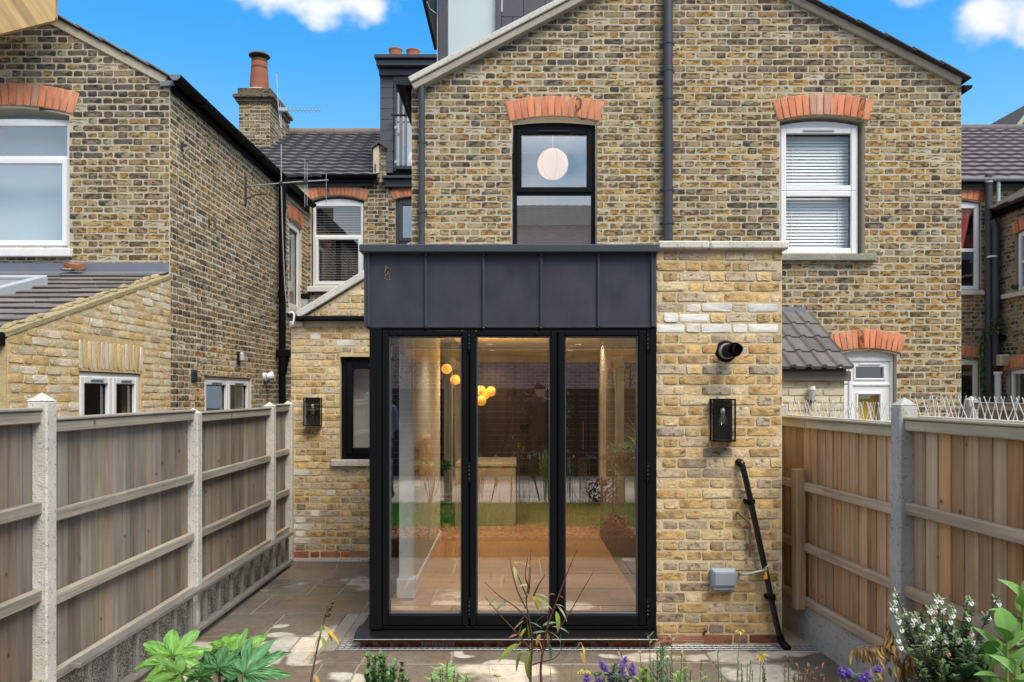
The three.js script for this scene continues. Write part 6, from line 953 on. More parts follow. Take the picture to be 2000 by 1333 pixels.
{
  const f = thing('timber_fence', 'warm brown close board fence with grey concrete posts along the right', 'fence', null);
  const col = { board: [[0.66, 0.39, 0.185], [0.7, 0.52, 0.345]], rail: [0.62, 0.49, 0.36], cap: [0.58, 0.53, 0.38], gravel: S([0.56, 0.55, 0.53], { map: T.concrete, bumpMap: T.grit, bumpScale: 0.008, roughness: 0.95 }), vq: [0.75, 1.18] };
  const D = [6.35, 4.62, 2.75];
  fenceBay(f, RF(D[0]), RF(D[1]), { ...col, seed: 11, y0: 0.27, y1: 1.645, rails: [[1.17, 0.06], [0.725, 0.06], [0.33, 0.06]] });
  fenceBay(f, RF(D[1]), RF(D[2]), { ...col, seed: 12, y0: 0.27, y1: 1.688, rails: [[1.2, 0.065], [0.725, 0.065], [0.33, 0.06]] });
  const tr = atan2(1, -0.09) + PI; [[6.35, 1.77], [4.62, 1.805], [2.75, 1.8]].forEach(([d, h]) => fencePost(f, RF(d).add(V(-0.01, 0, 0)), h, M.concreteGrey, -PI / 2 + 0.09, 0.1));
  // loose stake leaning on the gravel board
  const st = thing('timber_stake', 'pale square timber stake propped upright against the right fence by the pier', 'timber stake'), b = N([0.55, 0.4, 0.22]); b.box(0, 0.51, 0, 0.076, 1.03, 0.076, 0.006); const m = add('stake', b, M.wood, st); m.position.set(PX(1561, 5.85), 0.245, -5.85); m.rotation.set(-0.015, 0.2, 0.0);
  // expanding trellis spikes on top of both bays
  for (const [d0, d1, y, seed, lab] of [[6.2, 4.72, 1.655, 3, 'thin white plastic trellis strip on the fence bay beside the pier'], [4.5, 2.9, 1.698, 4, 'thin white plastic trellis strip on the fence bay at the right edge']]) {
    const t = thing('trellis_strip', lab, 'trellis'), r = rng(seed), A = RF(d0), B = RF(d1), n = 62, wm = S([0.74, 0.72, 0.67], { roughness: 0.6 }); t.position.set(A.x, y, A.z); t.rotation.y = atan2(-(B.z - A.z), B.x - A.x); const L = hypot(B.x - A.x, B.z - A.z), sg = N().bx(-0.0028, 0.0028, 0, 0.125, -0.0012, 0.0012, 0.0005).make();
    for (let i = 0; i < n; i++) { const m = mesh('stick', sg, wm, t), dir = i & 1 ? 1 : -1; m.position.set((i + 0.5) / n * L + rr(-0.01, 0.01, r), rr(-0.006, 0.006, r), dir * 0.004 + rr(-0.012, 0.012, r)); m.rotation.set(rr(-0.12, 0.12, r), 0, dir * rr(0.28, 0.5, r)); }
    add('base_strip', N().bx(0, L, -0.003, 0.004, -0.02, 0.02, 0.001), wm, t);
  }
  // further fence beyond the neighbouring garden
  const g = thing('timber_fence', 'silvery old fence beyond the neighbouring garden, seen through the trellis at right', 'fence', null), c2 = { board: [[0.3, 0.28, 0.25], [0.24, 0.21, 0.18]], rail: [0.36, 0.34, 0.3] };
  fenceBay(g, V(5.0, 0, -8.6), V(5.02, 0, -6.75), { ...c2, seed: 21, y0: 0.2, y1: 1.72, rails: [[1.3, 0.06], [0.8, 0.06]] }); fenceBay(g, V(5.02, 0, -6.75), V(5.04, 0, -4.9), { ...c2, seed: 22, y0: 0.2, y1: 1.73, rails: [[1.3, 0.06], [0.8, 0.06]] }); fencePost(g, V(5.0, 0, -8.65), 1.79, M.concreteGrey, -PI / 2); fencePost(g, V(5.02, 0, -6.75), 1.82, M.concreteGrey, -PI / 2);
}
{ // aluminium ladder lying on its edge along the left gravel boards
  const t = thing('ladder', 'grey aluminium ladder lying on edge along the foot of the left fence', 'ladder'), x = -2.345, A = V(x, 0.215, -4.26), B = V(x - 0.03, 0.185, -8.42), dir = B.clone().sub(A).normalize(), h = 0.155;
  const rail = (dy) => { const a = A.clone().add(V(0, dy, 0)), b = B.clone().add(V(0, dy, 0)), L = a.distanceTo(b), g = N(); g.grain = 'x'; g.bx(0, L, -0.014, 0.014, -0.032, 0.032, 0.003); const m = add('rail', g, M.alu, t); m.position.copy(a); m.rotation.y = PI / 2; m.rotation.order = 'YXZ'; m.rotation.z = Math.asin((b.y - a.y) / L); };
  rail(h); rail(-h + 0.02);
  const L = A.distanceTo(B); for (let s = 0.14; s < L; s += 0.286) { const p = A.clone().addScaledVector(dir, s); add('rung', N().bx(p.x - 0.016, p.x + 0.014, p.y - h + 0.034, p.y + h - 0.014, p.z - 0.017, p.z + 0.017, 0.004), M.alu, t); }
}
// ------------------------------------------------------------------ fittings on the pier and the side wall
function lantern(label, x0, x1, y0, y1, z) {
  const t = thing('wall_lantern', label, 'wall lamp', 'black box wall lanterns'), d = 0.11; t.position.set((x0 + x1) / 2, y0, z); const w = (x1 - x0) / 2, H = y1 - y0, b = 0.011;
  add('back_plate', N().bx(-w, w, 0, H, 0.0, 0.014, 0.003), M.black, t); const f = N(); for (const s of [-1, 1]) { f.bx(s * w - (s > 0 ? b : 0), s * w + (s < 0 ? b : 0), 0, H, d - b, d, 0.002); } f.bx(-w, w, H - b, H, 0.014, d, 0.002); f.bx(-w, w, 0, b, 0.014, d, 0.002); add('frame', f, M.black, t);
  add('pane', N().quad([-w + b, b, d - 0.005], [w - b, b, d - 0.005], [w - b, H - b, d - 0.005], [-w + b, H - b, d - 0.005]), M.glass, t); for (const s of [-1, 1]) add('pane', N().quad([s * (w - 0.004), b, 0.014], [s * (w - 0.004), b, d - b], [s * (w - 0.004), H - b, d - b], [s * (w - 0.004), H - b, 0.014]), M.lampGlass, t);
  const lb = grp('bulb', t); lb.position.set(0, H * 0.66, 0.055); add('cap', N().lathe([[0.0, 0.035], [0.014, 0.035], [0.016, 0.012], [0.014, 0.0]], 0, 0, 0, 16), M.steel, lb); add('glass', N().lathe([[0.014, 0], [0.026, -0.03], [0.03, -0.055], [0.022, -0.085], [0.001, -0.095]], 0, 0, 0, 20), M.lampGlass, lb); const fi = N(); for (const s of [-1, 1]) fi.tube([V(s * 0.004, 0, 0), V(s * 0.01, -0.06, 0), V(s * 0.003, -0.075, 0)], 0.0014, 5); add('filament', fi, S([0.8, 0.6, 0.3], { roughness: 0.4, metalness: 0.3 }), lb); add('holder', N().cyl(V(0, 0.035, 0), V(0, H * 0.34 - b, 0), 0.012, 0.012, 12), M.black, lb);
  return t;
}
{
  const z = -D1 + 0.03;
  lantern('black box lantern on the right brick pier under the flue', X1(1384), X1(1427.5), Y1(861), Y1(779), z); lantern('smaller looking black box lantern on the side return wall by the passage window', X2(597), X2(629), Y2(832), Y2(777), -D2);
  const f = thing('flue_terminal', 'round black boiler flue terminal on the upper pier', 'flue'), c = V(X1(1416), Y1(687), z); add('flange', N().lathe([[0.001, 0.012], [0.06, 0.012], [0.078, 0.005], [0.08, 0]], 0, 0, 0, 28), M.black, f); f.children[0].position.copy(c); f.children[0].rotation.x = PI / 2; const tip = c.clone().add(V(0.02, 0.0, 0.16)); add('collar', N().cyl(c.clone().add(V(0.0, 0, 0.01)), c.clone().add(V(0.004, 0, 0.045)), 0.058, 0.056, 24), M.galv, f); add('tube', N().tube([c.clone().add(V(0.004, 0, 0.04)), c.clone().add(V(0.015, 0.002, 0.12)), c.clone().add(V(0.022, 0.004, 0.17))], 0.05, 22, false), M.black, f); add('inner_tube', N().tube([c.clone().add(V(0.01, 0.002, 0.08)), c.clone().add(V(0.03, 0.007, 0.215))], 0.034, 20, false).lathe([[0.001, 0], [0.034, 0]], c.x + 0.012, c.y, c.z + 0.09, 20, new THREE.Matrix4().makeRotationX(PI / 2)), M.blackGloss, f);
  const s = thing('outdoor_socket', 'pale blue grey weatherproof socket box low on the pier', 'socket'), bm = S([0.3, 0.35, 0.42], { roughness: 0.5 }); const sx0 = X1(1384), sx1 = X1(1432), sy0 = Y1(1151), sy1 = Y1(1107); add('box', N().bx(sx0, sx1, sy0 + 0.02, sy1, z, z + 0.05, 0.01), bm, s); add('cover', N().bx(sx0 + 0.006, sx1 - 0.003, sy0 + 0.035, sy1 - 0.004, z + 0.0505, z + 0.082, 0.014).bx(sx0 + 0.02, sx1 - 0.018, sy0 + 0.052, sy1 - 0.022, z + 0.0825, z + 0.087, 0.006), bm, s); const ce = N(); for (const k of [0.3, 0.66]) ce.cyl(V(lerp(sx0, sx1, k), sy0 + 0.024, z + 0.03), V(lerp(sx0, sx1, k), sy0 + 0.002, z + 0.03), 0.018, 0.016, 14); ce.bx(sx0 + 0.012, sx1 - 0.012, sy0 + 0.012, sy0 + 0.036, z + 0.012, z + 0.07, 0.006); add('cable_entry', ce, bm, s);
  const P = (a, b, o = 0.05) => V(X1(a), Y1(b), z + o), spl = (p, n = 20) => new THREE.CatmullRomCurve3(p).getPoints(n);
  const cp = thing('copper_pipe', 'short bent copper pipe sticking out of the pier beside the black waste pipe', 'pipe'); add('pipe', N().tube(spl([P(1437, 1000, -0.01), P(1438, 1000, 0.04), P(1447, 1008, 0.05), P(1456, 1017, 0.05), P(1459, 1030, 0.05), P(1459, 1085, 0.04)], 26), 0.0085, 10), M.copper, cp); add('hole', N().lathe([[0.001, 0.002], [0.016, 0.002]], X1(1437), Y1(1001), z + 0.002, 12, new THREE.Matrix4().makeRotationX(PI / 2)), M.dark, cp); add('clip', N().box(X1(1459), Y1(1063), z + 0.025, 0.026, 0.018, 0.05, 0.003), M.copper, cp);
  const tp = thing('garden_tap', 'brass garden tap on a bent pipe with an orange lever on the pier', 'tap'); add('pipe', N().tube(spl([P(1441, 1116, -0.01), P(1444, 1118, 0.04), P(1455, 1116, 0.06), P(1482, 1109, 0.07)], 18), 0.009, 10), M.galv, tp); add('body', N().cyl(P(1481, 1111, 0.07), P(1490, 1106, 0.075), 0.017, 0.017, 12).cyl(P(1486, 1108, 0.07), P(1487, 1120, 0.09), 0.013, 0.011, 12).cyl(P(1485, 1107, 0.07), P(1485, 1100, 0.07), 0.01, 0.008, 10), M.brass, tp); add('lever', N().box(X1(1490), Y1(1100), z + 0.08, 0.05, 0.008, 0.014, 0.003, 0, 0, 0.6), M.galv, tp); add('spout', N().cyl(P(1485, 1117, 0.085), P(1486, 1124, 0.09), 0.016, 0.014, 12), S([0.75, 0.3, 0.03], { roughness: 0.5 }), tp);
  const wp = thing('waste_pipe', 'black plastic waste pipe slanting down the pier to the drain', 'pipe', null); const a = P(1443, 903, 0.05), b = P(1517, 1243, 0.07); add('pipe', N().tube(spl([P(1442, 901, -0.02), P(1442, 902, 0.04), a.clone().lerp(b, 0.02), a.clone().lerp(b, 0.5), b, P(1521, 1251, 0.085), P(1527, 1256, 0.115)], 40), 0.0215, 14, false), M.blackGloss, wp); const co = N(); for (const k of [0.22, 0.76]) { const p = a.clone().lerp(b, k); co.box(p.x, p.y, z + 0.025, 0.075, 0.03, 0.05, 0.004); co.cyl(p.clone().add(V(-0.004, 0.018, 0)), p.clone().add(V(0.004, -0.018, 0)), 0.026, 0.026, 14); } add('clip', co, M.black, wp); add('elbow', N().tube(spl([P(1514, 1232, 0.07), P(1518, 1246, 0.075), P(1527, 1256, 0.12)], 12), 0.0265, 14, false), M.black, wp); add('elbow', N().cyl(P(1440, 902, 0.0), P(1443, 906, 0.05), 0.027, 0.026, 14), M.black, wp); add('inside', N().lathe([[0.001, 0], [0.021, 0]], X1(1526.5), Y1(1255.4), z + 0.112, 14, new THREE.Matrix4().makeRotationX(PI / 2)), M.dark, wp);
  const lp = thing('cable', 'short black cable loop poking out of the pier above the airbrick', 'cable', null); add('cable', N().tube(spl([P(1373, 1240, -0.02), P(1372, 1233, 0.02), P(1374, 1229, 0.03), P(1377, 1231, 0.02)], 14), 0.0055, 8), M.dark, lp); add('grommet', N().cyl(P(1373, 1240, -0.01), P(1373, 1239, 0.004), 0.01, 0.008, 10), M.black, lp);
}

// ------------------------------------------------------------------ planting bed in front of the camera
const BED = 0.2;
{
  const soil = structure(add('flower_bed', N().bx(-2.45, 2.7, -0.05, BED, -2.72, -2.02, 0.02), S([0.2, 0.1, 0.055], { map: T.aggregate, bumpMap: T.grit, bumpScale: 0.02, roughness: 1 })));
  const lawn = structure(add('lawn', N().bx(-2.45, 2.7, -0.05, BED - 0.01, -2.018, 0.1, 0.01), S([0.08, 0.24, 0.03], { map: T.aggregate, roughness: 1 })));
  const r = rng(201), bg = N(); bg.tri([-0.004, 0, 0], [0.004, 0, 0], [0.002, 0.045, 0.012], [0, 0.3, 1], [0, 0.3, 1], [0, 0.3, 1]); const im = new THREE.InstancedMesh(bg.make(), S(1, { roughness: 0.8, side: THREE.DoubleSide }), 26000), m4 = new THREE.Matrix4(), q = new THREE.Quaternion(), e = new THREE.Euler(), c = new THREE.Color();
  for (let i = 0; i < 26000; i++) { e.set(rr(-0.5, 0.5, r), r() * 6.3, rr(-0.4, 0.4, r)); q.setFromEuler(e); const k = rr(0.7, 1.5, r); m4.compose(V(rr(-2.4, 2.6, r), BED - 0.012, rr(-2.0, 0.08, r)), q, V(1.2, k, k)); im.setMatrixAt(i, m4); c.setRGB(0.09 * k, 0.3 * k, 0.03 * k); im.setColorAt(i, c); }
  im.name = 'grass'; stuff(im); im.userData.label = 'short green lawn grass behind the flower bed'; scene.add(im);
  const chip = N().bx(-0.03, 0.03, -0.004, 0.004, -0.011, 0.011, 0.002).make(), im2 = new THREE.InstancedMesh(chip, S(1, { map: T.wood, roughness: 0.95 }), 2600); for (let i = 0; i < 2600; i++) { e.set(rr(-0.4, 0.4, r), r() * 6.3, rr(-0.5, 0.5, r)); q.setFromEuler(e); const k = rr(0.5, 1.3, r); m4.compose(V(rr(-2.4, 2.65, r), BED + 0.004, rr(-2.7, -2.02, r)), q, V(k, k, k)); im2.setMatrixAt(i, m4); const s = r(); c.setRGB(lerp(0.42, 0.22, s), lerp(0.2, 0.1, s), lerp(0.09, 0.05, s)); im2.setColorAt(i, c); }
  im2.name = 'bark_mulch'; stuff(im2); im2.userData.label = 'orange brown bark chips covering the flower bed'; scene.add(im2);
}
// one blade: base at origin, grows along +y, faces +z; curve bends it back, fold along the midrib
function bladeGeo(g, M4, L, W, o = {}) {
  const { curve = 0.4, fold = 0.25, n = 6, shape = (t) => Math.pow(sin(PI * Math.pow(t, 0.75)), 0.8), c0 = [0.1, 0.2, 0.03], c1 = c0, mid, wave = 0, r = R0 } = o, v = V(), P = (s, t) => { const a = curve * t, w = shape(t) * W / 2 * s, y = curve ? L * sin(a) / curve : L * t, z = curve ? -L * (1 - cos(a)) / curve : 0; v.set(w, y + fold * 0 * abs(w), z + abs(w) * fold + wave * sin(t * 14 + s * 2) * W * 0.06).applyMatrix4(M4); return [v.x, v.y, v.z]; };
  for (let i = 0; i < n; i++) { const a = i / n, b = (i + 1) / n; for (const s of [-1, 1]) { const ca = mix3(c0, c1, (a + b) / 2).map((x) => x * (s > 0 ? 1 : 0.9)), p = [P(0, a), P(s, a), P(s, b), P(0, b)]; s > 0 ? g.quad(p[0], p[1], p[2], p[3], ca) : g.quad(p[1], p[0], p[3], p[2], ca); } }
}
const frame4 = (p, dir, roll = 0, tilt = 0) => { // y axis along dir, z axis as upward as it can be, rolled
  const y = dir.clone().normalize(), x = V().crossVectors(y, V(0, 1, 0)); if (x.lengthSq() < 1e-4) x.set(1, 0, 0); x.normalize(); const z = V().crossVectors(x, y).normalize(); const m = new THREE.Matrix4().makeBasis(x, y, z); if (roll) m.multiply(new THREE.Matrix4().makeRotationY(roll)); m.setPosition(p); return m;
};
const vary = (c, r, k = 0.2) => { const q = rr(1 - k, 1 + k, r), h = rr(-0.1, 0.1, r); return [c[0] * q * (1 + h), c[1] * q, c[2] * q]; };
const leafPart = (parent, M4, L, W, o, mat = M.leaf, name = 'leaf') => { const g = N(); bladeGeo(g, M4, L, W, o); return add(name, g, mat, parent); };
const bed = (px, D) => V(PX(px, D), BED, -D);
const stemMat = (c) => S(c, { roughness: 0.8 });

{ // palmate glossy shrub at bottom left
  const t = thing('fatsia_shrub', 'large lobed bright green leaves rising at bottom left before the ladder', 'shrub'), r = rng(211), D = 2.55;
  const st = N();
  const palm = (px, py, d, R, lean, turn, c, lobes = 7) => {
    const p = at(px, py, d), g = N(), nA = 126, nR = 6, A = 2.55, E = new THREE.Matrix4().makeRotationFromEuler(new THREE.Euler(lean[0], turn, lean[1], 'YXZ')).setPosition(p), v = V();
    const rad = (a) => { const q = a * lobes / (2 * A), k = 1 - 2 * abs(q - Math.round(q)); return R * 0.86 * (0.47 + 0.53 * Math.pow(k, 0.85)) * (1 - 0.26 * abs(a / A) ** 1.6) * (1 + 0.06 * abs(sin(a * 30))); };
    const P = (a, s) => { const q = rad(a) * s; const rib = abs(cos(a * lobes / (2 * A) * PI)); v.set(sin(a) * q, -0.42 * q * q / R + 0.007 * sin(q * 45 + a * 5) + 0.0045 * sin(q * 190 - 9 * rib) * s, -cos(a) * q).applyMatrix4(E); return [v.x, v.y, v.z]; };
    for (let i = 0; i < nA; i++) for (let k = 0; k < nR; k++) { const a = lerp(-A, A, i / nA), b = lerp(-A, A, (i + 1) / nA), rib = abs(cos((a + b) / 2 * lobes / (2 * A) * PI)); const cc = c.map((x, q) => 0.78 * x * (0.92 + 0.1 * rib + (rib > 0.99 && k < 5 ? 0.28 : 0) + 0.16 * (fbm3(a * 6 + px, k * 0.8, 3, 3) - 0.5))); if (k === 0) g.tri(P(a, 0), P(a, 1 / nR), P(b, 1 / nR), null, null, null, cc); else g.quad(P(a, k / nR), P(a, (k + 1) / nR), P(b, (k + 1) / nR), P(b, k / nR), cc); }
    add('leaf', g, M.leafGloss, t); const root = V(PX(430, D), BED + 0.35, -D - 0.05); st.tube(new THREE.CatmullRomCurve3([p, p.clone().lerp(root, 0.5).add(V(0.02, -0.03, 0)), root]).getPoints(10), 0.0045, 6);
  };
  palm(336, 1283, 2.5, 0.15, [0.72, 0.2], 0.5, [0.2, 0.42, 0.08], 7); palm(400, 1297, 2.55, 0.1, [0.5, -0.4], -1.2, [0.19, 0.4, 0.09], 5); palm(440, 1262, 2.6, 0.115, [0.35, -0.1], -0.4, [0.18, 0.42, 0.05], 7); palm(452, 1288, 2.5, 0.14, [0.8, -0.45], -1.1, [0.16, 0.36, 0.05], 7);
  palm(425, 1308, 2.42, 0.13, [0.7, 0.1], 0.2, [0.07, 0.2, 0.06], 9); palm(475, 1318, 2.4, 0.16, [0.85, -0.3], -0.6, [0.1, 0.27, 0.1], 9); palm(350, 1318, 2.4, 0.1, [0.9, 0.4], 1.6, [0.12, 0.27, 0.04], 5); palm(388, 1326, 2.35, 0.06, [0.6, 0], 0.1, [0.05, 0.15, 0.03], 9);
  add('stem', st.cyl(V(PX(430, D), BED, -D - 0.05), V(PX(430, D), BED + 0.36, -D - 0.05), 0.012, 0.009, 8), stemMat([0.12, 0.16, 0.06]), t);
}
function stalk(t, pts, r0, r1, c, name = 'stem') { const m = add(name, N().tube(new THREE.CatmullRomCurve3(pts).getPoints(18), (k) => lerp(r0, r1, k), 6), stemMat(c), t); return m; }
{ // thin yellowing stalk with a spent brown flower head
  const t = thing('buddleia_stalk', 'thin stalk with yellow leaves and a brown spent flower head at left of the doors', 'plant'), r = rng(221), D = 2.4, p = [[606, 1345], [613, 1300], [623, 1250], [632, 1215], [640, 1182]].map(([a, b]) => at(a, b, D)); p.unshift(V(p[0].x - 0.01, BED, -D)); stalk(t, p, 0.004, 0.0018, [0.13, 0.09, 0.07]);
  for (const [x, y, dx, dy, L, c] of [[632, 1222, 0.9, -1, 0.06, [0.5, 0.47, 0.07]], [631, 1228, 1.0, -0.5, 0.075, [0.72, 0.48, 0.04]], [628, 1240, -0.7, -0.9, 0.05, [0.62, 0.4, 0.06]], [620, 1272, -1, -0.5, 0.06, [0.75, 0.42, 0.06]], [633, 1216, -0.4, -1, 0.055, [0.4, 0.48, 0.12]], [627, 1244, 0.5, -0.8, 0.05, [0.35, 0.45, 0.1]], [612, 1318, 0.7, -0.8, 0.045, [0.6, 0.38, 0.1]]]) leafPart(t, frame4(at(x, y, D), V(dx, dy, 0.3)), L, 0.017, { curve: 0.5, c0: c, c1: c.map((q) => q * 0.85), n: 5, r });
  const h = N([0.1, 0.06, 0.035]); for (let i = 0; i < 46; i++) { const s = i / 46, q = at(640 + s * 11, 1205 - s * 32, D); h.box(q.x + rr(-1, 1, r) * 0.009 * (1 - s * 0.8), q.y, q.z + rr(-0.008, 0.008, r), 0.006, 0.006, 0.006, 0.002, r(), r(), r()); } add('flower_head', h, M.vcol, t);
}
// dense small-leaved clumps: foliage as one part of many leaf-sized faces on short shoots
function bushy(t, base, shoots, o) {
  const { leafL = 0.02, leafW = 0.009, c0, c1, per = 26, r, up = 0.5, mat = M.leaf } = o, g = N(), st = N();
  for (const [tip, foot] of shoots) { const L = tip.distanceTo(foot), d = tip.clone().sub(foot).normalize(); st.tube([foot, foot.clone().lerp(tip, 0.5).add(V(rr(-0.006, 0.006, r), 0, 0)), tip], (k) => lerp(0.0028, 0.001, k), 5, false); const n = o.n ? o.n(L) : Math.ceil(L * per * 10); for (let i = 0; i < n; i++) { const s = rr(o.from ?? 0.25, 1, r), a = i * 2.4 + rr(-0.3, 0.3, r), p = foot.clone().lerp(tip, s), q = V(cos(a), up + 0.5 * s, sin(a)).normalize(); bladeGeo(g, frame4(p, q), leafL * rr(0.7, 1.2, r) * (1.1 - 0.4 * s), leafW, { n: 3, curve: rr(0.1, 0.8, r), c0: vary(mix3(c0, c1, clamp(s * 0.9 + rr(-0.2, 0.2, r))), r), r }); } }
  const f = add('foliage', g, mat, t); stuff(f); add('stem', st, stemMat(o.stem ?? [0.1, 0.12, 0.05]), t); return f;
}
{ // the red stemmed shrub in the middle
  const t = thing('red_stemmed_shrub', 'sparse shrub with thin red stems and narrow leaves in front of the middle door', 'shrub'), r = rng(231), D = 2.35, A = (x, y, dz = 0) => at(x, y, D).add(V(0, 0, dz));
  const red = [0.12, 0.025, 0.025], brn = [0.07, 0.045, 0.035];
  const stems = [
    [[1036, 1345], [1037, 1300], [1040, 1260], [1035, 1220], [1028, 1180], [1032, 1150], [1038, 1080]], [[1038, 1272], [1010, 1238], [975, 1200], [948, 1168]], [[1030, 1210], [1008, 1185], [975, 1160], [947, 1132]], [[1028, 1190], [1012, 1160], [1000, 1120], [996, 1098]], [[1030, 1168], [1018, 1140], [1006, 1112]], [[1032, 1160], [1034, 1140], [1037, 1100]],
    [[1058, 1345], [1056, 1310], [1060, 1280], [1066, 1240], [1082, 1195], [1100, 1150], [1118, 1105], [1130, 1080]], [[1060, 1275], [1080, 1245], [1108, 1205], [1140, 1150], [1160, 1115]], [[1042, 1165], [1052, 1140], [1064, 1118]], [[1060, 1278], [1050, 1250], [1046, 1225]], [[1040, 1300], [1052, 1295], [1085, 1285], [1105, 1250]], [[1035, 1150], [1026, 1125], [1030, 1085]],
  ];
  stems.forEach((s, i) => { const p = s.map(([x, y], k) => A(x, y, (i % 3 - 1) * 0.05 * k / s.length)); if (s[0][1] > 1330) p.unshift(V(p[0].x, BED, -D)); stalk(t, p, i === 0 || i === 6 ? 0.0046 : 0.0026, 0.0009, i === 0 || i === 4 || i === 5 ? brn : red); });
  const lv = [[1000, 1102, -1, -0.4, 30, 3], [1003, 1105, 0.4, -1, 26, 1], [1006, 1103, 1, 0.1, 32, 3], [1003, 1103, 0.9, 0.2, 20, 3], [1038, 1142, 0.8, 0.7, 16, 1], [1040, 1165, 1, 0.3, 30, 1], [1046, 1164, 1, -0.35, 32, 0], [1040, 1168, 0.6, -0.9, 34, 2], [1044, 1172, 0.9, -0.8, 30, 0], [1034, 1162, -0.9, -0.5, 26, 2], [1028, 1168, -0.6, -0.8, 22, 0], [1085, 1190, 0.3, -1, 34, 0], [1088, 1188, 0.9, -0.9, 32, 1], [1084, 1188, 0.9, 0.1, 18, 1], [1085, 1167, -0.8, 0.2, 12, 4], [1090, 1166, 0.8, 0.1, 12, 4], [1028, 1205, -0.8, -0.6, 18, 5], [1032, 1215, 0.6, -0.8, 26, 5], [1036, 1220, 0.9, -0.3, 22, 5], [1024, 1220, -0.9, -0.6, 24, 2], [1030, 1225, 0.2, -1, 30, 2], [1020, 1228, -0.5, -1, 34, 0], [1028, 1232, -0.8, -0.8, 24, 2], [1040, 1235, 0.8, 0.4, 24, 5], [1060, 1228, 0.9, 0.5, 26, 5], [1066, 1222, 0.8, 0.8, 24, 5], [1078, 1225, 1, 0.0, 30, 5], [1070, 1232, 0.9, -0.2, 28, 5], [1046, 1225, 0.4, 0.9, 22, 5], [1010, 1238, -1, 0.0, 16, 4], [1012, 1258, -0.9, -0.35, 44, 0], [1020, 1272, -0.5, -1, 36, 0], [1034, 1268, -1, 0.15, 34, 0], [1036, 1272, -0.4, -1, 46, 2], [1043, 1270, 0.7, -0.8, 22, 3], [1040, 1262, -0.5, -0.7, 20, 2], [1070, 1248, 0.3, -1, 30, 5], [1070, 1240, 0.1, -1, 22, 0], [1052, 1252, 0.5, -0.9, 22, 3], [985, 1165, 0.3, -1, 14, 5], [990, 1172, -0.9, -0.4, 30, 5], [975, 1172, -0.9, -0.4, 26, 5], [1056, 1243, -0.5, -0.7, 22, 3], [1132, 1268, 0.5, -1, 26, 3], [1030, 1140, -0.9, 0.2, 16, 1], [1020, 1250, -0.7, -0.5, 26, 0]];
  const cols = [[0.22, 0.3, 0.04], [0.4, 0.45, 0.2], [0.35, 0.38, 0.04], [0.5, 0.3, 0.1], [0.4, 0.12, 0.07], [0.17, 0.27, 0.15]];
  for (const [x, y, dx, dy, L, k] of lv) leafPart(t, frame4(A(x, y, rr(-0.04, 0.04, r)), V(dx, dy, rr(-0.2, 0.7, r)), rr(-0.5, 0.5, r)), L * D / F * 1.25, L * D / F * rr(0.26, 0.34, r), { curve: rr(0.3, 0.9, r), c0: vary(cols[k], r, 0.15), c1: vary(cols[k], r, 0.15), n: 6, r });
}
